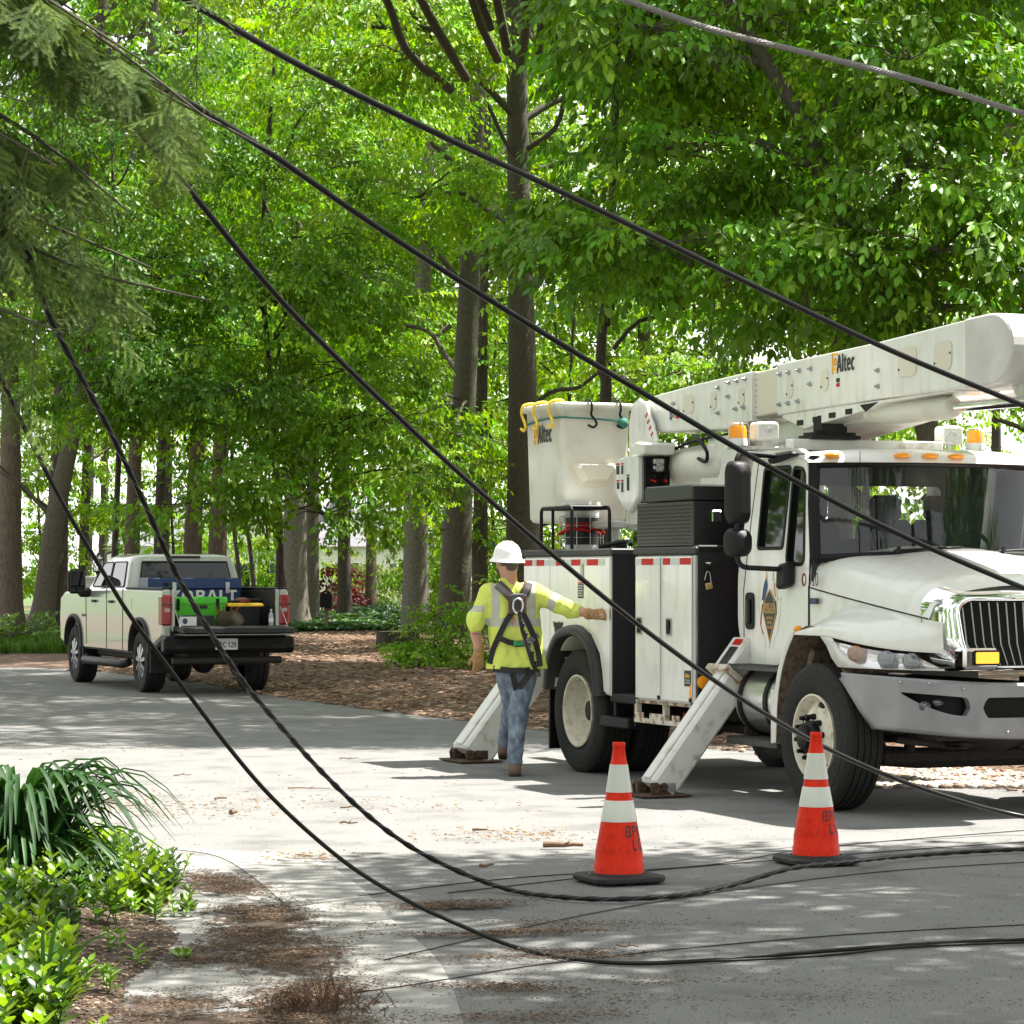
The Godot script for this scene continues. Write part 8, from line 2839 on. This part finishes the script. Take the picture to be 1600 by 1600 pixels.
		ribbon(b, over.call(q[0], 0.026 if q[2] == M.web_grey and q[0][1] > 1.3 else 0.012, 6), q[1], 0.008)
		obj("strap", b, q[2], har)
	var zc := shirt_f.surface_z(0.06, 1.06)
	b = B.new()
	b.box(V(0.07, 1.06, zc + 0.018), V(0.10, 0.05, 0.01), 0.003, Basis(Vector3.BACK, 0.05))
	obj("strap_label", b, M.web, har)
	lettering("BULL", 0.048, M.label_green, har, Transform3D(Basis(), V(0.065, 1.062, zc + 0.025)), true, "Droid Sans", 0.9)
	b = B.new()
	b.tube(spline(P3([0.015, 1.40, 0.20, 0.01, 1.35, 0.21, 0.03, 1.31, 0.215, 0.065, 1.31, 0.215, 0.085, 1.35, 0.21, 0.08, 1.40, 0.20, 0.045, 1.42, 0.20, 0.015, 1.40, 0.20]), 4), 0.009, 7)
	obj("d_ring", b, M.ring, har)
	b = B.new()
	b.box(V(0.045, 1.43, 0.185), V(0.10, 0.06, 0.02), 0.008)
	obj("ring_plate", b, M.ring_dark, har)
	b = B.new()
	b.tube(spline(P3([0.055, 1.32, 0.215, 0.07, 1.24, 0.20, 0.085, 1.16, 0.195, 0.115, 1.07, 0.195, 0.14, 0.98, 0.19, 0.17, 0.89, 0.18, 0.20, 0.84, 0.16]), 5), 0.017, 8)
	for k in 16:
		var t := k / 15.0
		b.ball(V(0.07, 1.24, 0.20).lerp(V(0.19, 0.86, 0.165), t) + V(0.008 * sin(k * 2.0), 0, 0.004), V(0.021, 0.016, 0.019), 7)
	obj("lanyard", b, M.web, har)
	b = B.new()
	b.tube(P3([0.06, 1.325, 0.215, 0.06, 1.27, 0.21]), 0.012, 7)
	b.tube(P3([0.20, 0.84, 0.16, 0.215, 0.80, 0.15]), 0.02, 7)
	obj("snap_hook", b, M.ring_dark, har)
	b = B.new()
	ribbon(b, P3([-0.15, 0.86, 0.10, -0.02, 0.845, 0.15, 0.10, 0.845, 0.15, 0.22, 0.86, 0.09]), 0.05, 0.01)
	ribbon(b, P3([0.0, 0.84, 0.145, 0.02, 0.76, 0.13, 0.035, 0.69, 0.09]), 0.05, 0.01)
	ribbon(b, P3([0.17, 0.85, 0.12, 0.11, 0.78, 0.14, 0.05, 0.70, 0.10]), 0.05, 0.01)
	obj("leg_straps", b, M.web, har)
	# forearm ink lines
	b = B.new()
	for k in 7: b.box(V(-0.315 + 0.012 * k, 1.135 + 0.002 * (k % 2), 0.085 - 0.0005 * pow(k - 3.0, 2.0)), V(0.006, 0.014, 0.002))
	obj("forearm_tattoo", b, mat(0.12, 0.1, 0.12, 0.7), p)
func V2(x: float, y: float) -> Vector2: return Vector2(x, y)

# ---------------------------------------------------------------- pickup, tail towards the camera
# its own axes: x forward, y up, z to its right; origin on the road under the outer face of its left rear wheel
func arch_poly(x0: float, x1: float, yb: float, top: Array) -> PackedVector2Array:
	var p := PackedVector2Array()
	p.append(Vector2(x0, 0.80))
	for c in [0.0, 4.04]:
		if c == 0.0: p.append(Vector2(-0.56, 0.60))
		for k in 11:
			var a := PI - PI * k / 10.0
			p.append(Vector2(c + 0.53 * cos(a) * (1.0 if sin(a) > 0.5 else 1.02), 0.55 + 0.44 * pow(sin(a), 0.75)))
		if c == 0.0:
			p.append(Vector2(0.60, yb)); p.append(Vector2(3.45, yb))
	p.append(Vector2(x1 - 0.02, 0.62))
	for q in top: p.append(q)
	return p
func build_pickup():
	rng.seed = 55
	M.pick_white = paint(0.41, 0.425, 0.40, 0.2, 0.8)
	M.dark_glass = mat(0.006, 0.008, 0.007, 0.03)
	M.bed_black = mat(0.006, 0.006, 0.0065, 0.6)
	M.tail_red = mat(0.26, 0.006, 0.009, 0.12)
	M.tail_clear = mat(0.4, 0.33, 0.33, 0.12)
	var t := thing("pickup_truck", "white crew cab pickup with its tailgate down, parked at the left edge of the road", "pickup truck", V(-5.12, 0, -38.7), deg_to_rad(111.6))
	var X := t.transform
	var W := 1.75
	var b: B
	var side := arch_poly(-1.25, 4.98, 0.53, [Vector2(5.0, 0.95), Vector2(4.95, 1.28), Vector2(4.7, 1.36), Vector2(3.3, 1.41), Vector2(0.86, 1.43), Vector2(-1.22, 1.42), Vector2(-1.25, 1.40)])
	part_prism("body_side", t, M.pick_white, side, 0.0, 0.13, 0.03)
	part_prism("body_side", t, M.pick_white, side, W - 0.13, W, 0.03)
	# fender arches in dark trim
	for c in [0.0, 4.04]:
		b = B.new()
		var rows := []
		for k in 15:
			var a := PI * 1.0 - PI * k / 14.0
			var d := V(cos(a), sin(a), 0)
			var o := V(c + 0.53 * cos(a), 0.55 + 0.44 * pow(sin(a), 0.75), 0)
			rows.append(PackedVector3Array([o + d * 0.05 + V(0, 0, 0.01), o + d * 0.045 + V(0, 0, -0.025), o - d * 0.005 + V(0, 0, -0.03), o - d * 0.015 + V(0, 0, 0.1)]))
		b.sheet(rows)
		obj("fender_trim", b, M.plastic, t)
	b = B.new()
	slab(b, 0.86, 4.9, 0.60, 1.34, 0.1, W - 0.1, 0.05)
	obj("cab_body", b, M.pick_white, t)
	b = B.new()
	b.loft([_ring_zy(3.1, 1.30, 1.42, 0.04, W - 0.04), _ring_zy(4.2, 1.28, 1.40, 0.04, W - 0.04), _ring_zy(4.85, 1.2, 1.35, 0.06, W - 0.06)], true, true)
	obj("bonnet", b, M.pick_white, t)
	# cab greenhouse
	b = B.new()
	var low := [V(0.80, 1.41, 0.05), V(3.35, 1.40, 0.05), V(3.35, 1.40, W - 0.05), V(0.80, 1.41, W - 0.05)]
	var g := []
	for q in [[0.0, 1.40, 0.80, 3.35, 0.04], [0.7, 1.76, 0.90, 2.62, 0.115], [0.86, 1.85, 0.96, 2.42, 0.15], [0.95, 1.895, 1.04, 2.30, 0.21], [1.0, 1.915, 1.2, 2.15, 0.34]]:
		var ring := PackedVector3Array()
		for p in rounded(P2([q[2], q[4], q[3], q[4], q[3], W - q[4], q[2], W - q[4]]), 0.12, 3): ring.append(V(p.x, q[1], p.y))
		ring.reverse()
		g.append(ring)
	b.loft(g, true, true)
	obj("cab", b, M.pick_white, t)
	# glass: rear window, two side windows each side, windscreen
	b = B.new()
	b.quad(V(0.782, 1.44, 0.20), V(0.782, 1.44, W - 0.20), V(0.885, 1.80, W - 0.26), V(0.885, 1.80, 0.26))
	obj("rear_window", b, M.dark_glass, t)
	b = B.new()
	b.tube(P3([0.78, 1.44, 0.20, 0.883, 1.80, 0.26, 0.883, 1.80, W - 0.26, 0.78, 1.44, W - 0.20, 0.78, 1.44, 0.20]), 0.014, 5)
	obj("window_seal", b, M.black, t)
	for s in 2:
		for q in [[[1.06, 1.45, 1.90, 1.45, 1.90, 1.80, 1.16, 1.80]], [[1.96, 1.45, 2.98, 1.45, 2.52, 1.79, 1.96, 1.80]]]:
			b = B.new()
			var pl := rounded(P2(q[0]), 0.05, 3)
			var old := PackedVector3Array()
			var n := pl.size()
			var c := Vector3.ZERO
			for p in pl:
				var z := lerpf(0.036, 0.122, (p.y - 1.40) / 0.40) - 0.004
				old.append(V(p.x, p.y, z if s == 0 else W - z))
				c += old[old.size() - 1]
			c /= n
			b.flat()
			for i in n: b.tri(c, old[i], old[(i + 1) % n])
			var wn := obj("side_window", b, M.dark_glass, t)
			b = B.new()
			var lp := old.duplicate(); lp.append(old[0])
			b.tube(lp, 0.011, 5)
			obj("window_trim", b, M.black, wn)
	b = B.new()
	b.quad(V(3.29, 1.44, 0.14), V(3.29, 1.44, W - 0.14), V(2.60, 1.78, W - 0.20), V(2.60, 1.78, 0.20))
	obj("windscreen", b, M.dark_glass, t)
	b = B.new()
	b.box(V(0.965, 1.872, W / 2), V(0.06, 0.035, 0.5), 0.012)
	obj("high_brake_light", b, mat(0.05, 0.008, 0.008, 0.15), t)
	# seams and handles on the near side
	for q in [[0.98, 0.56, 0.95, 1.42], [1.93, 0.56, 1.93, 1.42], [3.2, 0.6, 3.24, 1.40]]:
		b = B.new()
		b.rod(V(q[0], q[1], -0.0005), V(q[2], q[3], -0.0005), 0.006, 4)
		obj("door_seam", b, M.black, t)
	for x in [1.62, 2.66]:
		b = B.new()
		b.box(V(x, 1.235, -0.018), V(0.22, 0.04, 0.03), 0.012)
		obj("door_handle", b, M.black, t)
	b = B.new()
	b.box(V(3.35, 1.02, -0.004), V(0.28, 0.035, 0.006), 0.002)
	obj("badge", b, M.black, t)
	b = B.new()
	b.prism(rrect(0.5, 1.22, 0.13, 0.15, 0.04), -0.004, 0.004)
	obj("fuel_flap", b, M.pick_white, t)
	# mirrors
	for s in 2:
		var z := -0.20 if s == 0 else W + 0.20
		b = B.new()
		b.box(V(2.98, 1.52, z), V(0.14, 0.36, 0.26), 0.05)
		var m := obj("mirror", b, M.plastic, t)
		b = B.new()
		b.box(V(2.96, 1.36, z * 0.5 + (0.02 if s == 0 else W * 0.5)), V(0.12, 0.14, 0.2), 0.04)
		obj("mirror_arm", b, M.plastic, m)
		b = B.new()
		b.box(V(2.905, 1.52, z), V(0.008, 0.30, 0.21), 0.003)
		obj("mirror_glass", b, M.dark_glass, m)
	# bed: floor, walls, wheel tubs
	b = B.new()
	slab(b, -1.24, 0.84, 0.82, 0.90, 0.12, W - 0.12, 0.0)
	slab(b, 0.78, 0.86, 0.86, 1.42, 0.12, W - 0.12, 0.01)
	slab(b, -1.24, 0.8, 0.9, 1.40, 0.131, 0.15, 0.0)
	slab(b, -1.24, 0.8, 0.9, 1.40, W - 0.15, W - 0.131, 0.0)
	for z in [[0.15, 0.34], [W - 0.34, W - 0.15]]: slab(b, -0.45, 0.45, 0.9, 1.1, z[0], z[1], 0.06)
	for k in 12: slab(b, -1.22, 0.78, 0.9, 0.912, 0.2 + k * 0.12, 0.25 + k * 0.12, 0.0)
	obj("bed_liner", b, M.bed_black, t)
	part_box("bed_rail_cap", t, M.plastic, -1.22, 0.84, 1.421, 1.445, 0.005, 0.15, 0.008)
	part_box("bed_rail_cap", t, M.plastic, -1.22, 0.84, 1.421, 1.445, W - 0.15, W - 0.005, 0.008)
	# open tailgate
	b = B.new()
	b.prism(rounded(P2([-1.27, 0.875, -1.27, 0.93, -1.80, 0.915, -1.81, 0.84, -1.75, 0.83]), 0.015), 0.14, W - 0.08, 0.012)
	var tg := obj("tailgate", b, M.bed_black, t)
	part_box("gate_skin", tg, M.pick_white, -1.78, -1.27, 0.815, 0.827, 0.15, W - 0.09, 0.004)
	b = B.new()
	b.rod(V(-1.26, 1.2, 0.15), V(-1.62, 0.92, 0.15), 0.006, 5)
	b.rod(V(-1.26, 1.2, W - 0.12), V(-1.62, 0.92, W - 0.12), 0.006, 5)
	obj("gate_cable", b, M.steel, tg)
	# tail lights
	for s in 2:
		b = B.new()
		var z0 := -0.012 if s == 0 else W - 0.13
		var z1 := 0.13 if s == 0 else W + 0.012
		slab(b, -1.275, -1.05, 0.93, 1.35, z0, z1, 0.03)
		var tl := obj("tail_light", b, M.tail_red, t)
		part_box("reverse_light", tl, M.tail_clear, -1.279, -1.12, 1.11, 1.175, z0 + 0.03, z1 - 0.03, 0.01)
		part_box("light_bezel", tl, M.tail_dark, -1.279, -1.12, 1.205, 1.235, z0 - 0.002, z1 + 0.002, 0.01)
	for s in 2:
		var z0 := 0.128 if s == 0 else W - 0.17
		part_box("bed_pillar", t, M.pick_white, -1.25, -1.18, 0.86, 1.42, z0, z0 + 0.045, 0.01)
	# bumper, plate, hitch
	b = B.new()
	b.prism(rounded(P2([-1.26, 0.58, -1.42, 0.56, -1.47, 0.62, -1.46, 0.78, -1.26, 0.80]), 0.025), -0.03, W + 0.03, 0.03)
	var bm := obj("rear_bumper", b, M.black, t)
	b = B.new()
	slab(b, -1.48, -1.3, 0.78, 0.805, 0.1, W - 0.1, 0.01)
	for z in [0.12, W - 0.32]: slab(b, -1.477, -1.45, 0.62, 0.7, z, z + 0.2, 0.01)
	obj("bumper_step", b, M.plastic, bm)
	b = B.new()
	b.box(V(-1.478, 0.69, 0.82), V(0.008, 0.15, 0.31), 0.003)
	var pl := obj("licence_plate", b, M.paper, t)
	lettering("12C 129", 0.10, M.seal_blue, pl, Transform3D(Basis(Vector3.UP, -PI / 2), V(-1.4835, 0.68, 0.82)), true, "Droid Sans", 0.75)
	b = B.new()
	b.box(V(-1.5, 0.42, 0.9), V(0.12, 0.09, 0.09), 0.01)
	b.tube(spline(P3([-1.5, 0.4, 0.86, -1.55, 0.33, 0.88, -1.52, 0.28, 0.92, -1.48, 0.33, 0.94]), 4), 0.018, 6)
	obj("hitch", b, M.black, t)
	b = B.new()
	b.rod(V(-1.3, 0.47, 0.12), V(-1.3, 0.47, W - 0.12), 0.05, 8)
	b.rod(V(0, 0.43, 0.25), V(0, 0.43, W - 0.25), 0.06, 8)
	b.ball(V(0, 0.42, 0.9), V(0.18, 0.17, 0.17), 12)
	slab(b, -1.2, 4.8, 0.5, 0.66, 0.35, W - 0.35, 0.03)
	slab(b, 0.9, 3.4, 0.42, 0.56, 0.2, W - 0.2, 0.03)
	slab(b, -0.9, 0.2, 0.38, 0.6, 1.2, 1.5, 0.05)
	obj("underbody", b, M.chassis, t)
	b = B.new()
	b.tube(P3([0.65, 0.40, 0.02, 0.75, 0.37, -0.05, 3.1, 0.37, -0.05, 3.25, 0.40, 0.02]), 0.06, 10)
	obj("running_board", b, M.bed_black, t)
	for x in [-0.58, 3.46]: part_box("mud_guard", t, M.plastic, x - 0.03, x + 0.02, 0.28, 0.62, 0.0, 0.28, 0.01)
	# wheels
	for q in [[0.0, 0], [4.04, 0], [0.0, 1], [4.04, 1]]:
		var w := Node3D.new()
		w.name = "wheel"
		t.add_child(w, true)
		w.position = V(q[0], 0.43, 0.01 if q[1] == 0 else W - 0.01)
		var bas := Basis(Vector3.RIGHT, -PI / 2) if q[1] == 0 else to_z()
		b = B.new()
		b.lathe(P2([0.24, -0.27, 0.26, -0.285, 0.34, -0.29, 0.40, -0.275, 0.425, -0.25, 0.43, -0.24, 0.43, -0.17, 0.415, -0.165, 0.415, -0.155, 0.43, -0.15, 0.43, -0.09, 0.415, -0.085, 0.415, -0.075, 0.43, -0.07, 0.43, -0.03, 0.42, -0.01, 0.40, 0.005, 0.36, 0.01, 0.29, 0.005, 0.26, -0.005, 0.245, -0.02]), 32, bas, Vector3.ZERO, 28.0)
		obj("tyre", b, M.rubber, w)
		b = B.new()
		b.lathe(P2([0.255, -0.01, 0.25, 0.0, 0.235, -0.01, 0.225, -0.05, 0.215, -0.2, 0.0, -0.21]), 32, bas, Vector3.ZERO, 50.0)
		obj("rim_barrel", b, M.black, w)
		for k in 9:
			b = B.new()
			var a := TAU * k / 9
			b.xf = Transform3D(Basis(Vector3.BACK, a), Vector3.ZERO)
			var zz := -0.012 if q[1] == 0 else 0.012
			b.loft([P3([-0.028, 0.05, -zz * 3, 0.028, 0.05, -zz * 3, 0.022, 0.05, zz, -0.022, 0.05, zz]), P3([-0.036, 0.235, -zz * 2, 0.036, 0.235, -zz * 2, 0.028, 0.235, 0.0, -0.028, 0.235, 0.0])], true, true, false)
			obj("spoke", b, M.alloy, w)
		b = B.new()
		b.lathe(P2([0.085, -0.03, 0.075, 0.005, 0.06, 0.012, 0.0, 0.014]), 20, bas)
		obj("hub_cap", b, M.ring_dark, w)
	# ---- load in the bed
	var yaw := deg_to_rad(111.6)
	var ch := thing("tool_chest", "long blue tool chest across the front of the pickup's bed", "chest", X * V(0.30, 0.915, 0.80), yaw)
	var bl := mat(0.008, 0.034, 0.13, 0.4)
	part_box("chest_body", ch, bl, -0.25, 0.25, 0.0, 0.50, -0.66, 0.66, 0.012)
	part_box("chest_lid", ch, bl, -0.265, 0.265, 0.505, 0.66, -0.67, 0.67, 0.015)
	for z in [-0.30, 0.46]:
		part_box("latch", ch, M.steel, -0.285, -0.262, 0.44, 0.60, z - 0.03, z + 0.03, 0.006)
	part_box("handle_recess", ch, M.black, -0.2655, -0.25, 0.54, 0.59, -0.45, -0.38, 0.0)
	lettering("KOBALT", 0.235, M.paper, ch, Transform3D(Basis(Vector3.UP, -PI / 2), V(-0.2535, 0.40, 0.12)), true, "Droid Sans", 1.1)
	var co := thing("cooler", "bright green ice chest with black latches standing on the pickup's bed", "cooler", X * V(-0.66, 0.915, 0.58), yaw)
	var gn := mat(0.06, 0.46, 0.012, 0.4)
	b = B.new()
	b.loft([_rr_xz(0.0, 0.21, 0.40, 0.05), _rr_xz(0.31, 0.225, 0.415, 0.05)], true, true)
	obj("cooler_body", b, gn, co)
	b = B.new()
	b.loft([_rr_xz(0.313, 0.232, 0.425, 0.05), _rr_xz(0.385, 0.235, 0.43, 0.05), _rr_xz(0.40, 0.215, 0.41, 0.05)], true, true)
	obj("cooler_lid", b, gn, co)
	for z in [-0.27, 0.28]: part_box("latch", co, M.black, -0.25, -0.225, 0.22, 0.38, z - 0.02, z + 0.02, 0.006)
	part_box("maker_plate", co, M.print_black, -0.2375, -0.231, 0.245, 0.29, 0.03, 0.14, 0.002)
	part_box("handle_recess", co, gn, -0.238, -0.2, 0.30, 0.31, -0.18, 0.2, 0.002)
	var bx := thing("parts_case", "small grey box with white and black labels in front of the green cooler", "box", X * V(-1.02, 0.913, 0.53), yaw)
	part_box("case", bx, M.trim, -0.08, 0.08, 0.0, 0.16, -0.28, 0.22, 0.01)
	part_box("label", bx, M.paper, -0.083, -0.08, 0.02, 0.14, -0.26, -0.02, 0.0)
	part_box("label", bx, M.print_black, -0.083, -0.08, 0.02, 0.14, 0.0, 0.2, 0.0)
	b = B.new()
	cross(b, circ(-0.18, 0.08, 0.035, 0.04), -0.0845, -0.0835)
	obj("label_mark", b, M.seal_blue, bx)
	var to := thing("storage_tote", "black storage tote with a yellow lid right of the green cooler", "tote", X * V(-0.70, 0.915, 1.26), yaw)
	b = B.new()
	b.loft([_rr_xz(0.0, 0.18, 0.21, 0.04), _rr_xz(0.27, 0.205, 0.24, 0.04)], true, true)
	obj("tote_body", b, M.bed_black, to)
	b = B.new()
	b.loft([_rr_xz(0.272, 0.22, 0.255, 0.04), _rr_xz(0.30, 0.22, 0.255, 0.04), _rr_xz(0.315, 0.19, 0.225, 0.04)], true, true)
	obj("tote_lid", b, mat(0.75, 0.45, 0.01, 0.45), to)
	var gr := thing("power_tool", "red and black tool lying on the yellow tote lid", "tool", X * V(-0.70, 1.235, 1.26), yaw + 0.3)
	b = B.new()
	b.lathe(P2([0.0, 0.0, 0.11, 0.0, 0.12, 0.02, 0.11, 0.05, 0.04, 0.07, 0.0, 0.075]), 16)
	obj("guard", b, M.maroon, gr)
	b = B.new()
	b.rod(V(0.05, 0.035, 0.05), V(-0.05, 0.03, 0.30), 0.025, 8)
	b.rod(V(-0.1, 0.02, -0.1), V(0.05, 0.02, -0.28), 0.015, 8)
	obj("grip", b, M.black, gr)
	var bg := thing("tool_bag", "crumpled brown tool bag on the tailgate in front of the cooler", "bag", X * V(-1.10, 0.92, 0.95), yaw)
	b = B.new()
	b.loft([_blob(0.0, 0.13, 0.15, 1), _blob(0.06, 0.16, 0.19, 2), _blob(0.14, 0.13, 0.17, 3), _blob(0.20, 0.08, 0.12, 4)], true, true)
	obj("bag_body", b, mat(0.045, 0.035, 0.022, 0.95), bg)
	b = B.new()
	for k in 4: b.rod(V(0, 0.15, -0.12 + k * 0.07), V(rr(-0.05, 0.05), 0.27, -0.16 + k * 0.1), 0.014, 6)
	obj("tool_handles", b, mat(0.2, 0.05, 0.02, 0.6), bg)
	var bt := thing("water_bottle", "clear plastic water bottle standing at the right end of the tailgate", "bottle", X * V(-1.18, 0.915, 1.53), yaw)
	b = B.new()
	b.lathe(P2([0.0, 0.0, 0.033, 0.0, 0.035, 0.01, 0.035, 0.15, 0.03, 0.175, 0.013, 0.20, 0.013, 0.215, 0.0, 0.216]), 14)
	obj("bottle_body", b, glass(0.35, 0.8, 0.85, 0.9), bt)
	b = B.new()
	b.lathe(P2([0.0355, 0.06, 0.0355, 0.12]), 14)
	obj("bottle_label", b, M.paper, bt)
	b = B.new()
	b.lathe(P2([0.0, 0.216, 0.015, 0.217, 0.015, 0.235, 0.0, 0.236]), 10)
	obj("bottle_cap", b, M.paper, bt)
func _ring_zy(x: float, y0: float, y1: float, z0: float, z1: float) -> PackedVector3Array:
	return ring_x(x, y0, y1, z0, z1, 0.05)
func _rr_xz(y: float, hx: float, hz: float, r: float) -> PackedVector3Array:
	var o := PackedVector3Array()
	for p in rrect(0, 0, hx * 2, hz * 2, r): o.append(V(p.x, y, p.y))
	o.reverse()
	return o
func _blob(y: float, hx: float, hz: float, s: int) -> PackedVector3Array:
	var o := PackedVector3Array()
	for k in 14:
		var a := -TAU * k / 14
		var w := 1.0 + 0.15 * sin(a * 3 + s) + 0.1 * sin(a * 5 + s * 2)
		o.append(V(cos(a) * hx * w, y + 0.015 * sin(a * 4 + s), sin(a) * hz * w))
	return o

func _ready():
	build_sky()
	make_materials()
	tree_materials()
	build_ground()
	build_truck()
	build_pickup()
	build_worker()
	build_trees()
	build_background()
	build_cones()
	build_cables()
	build_bed()
	build_hemlock()
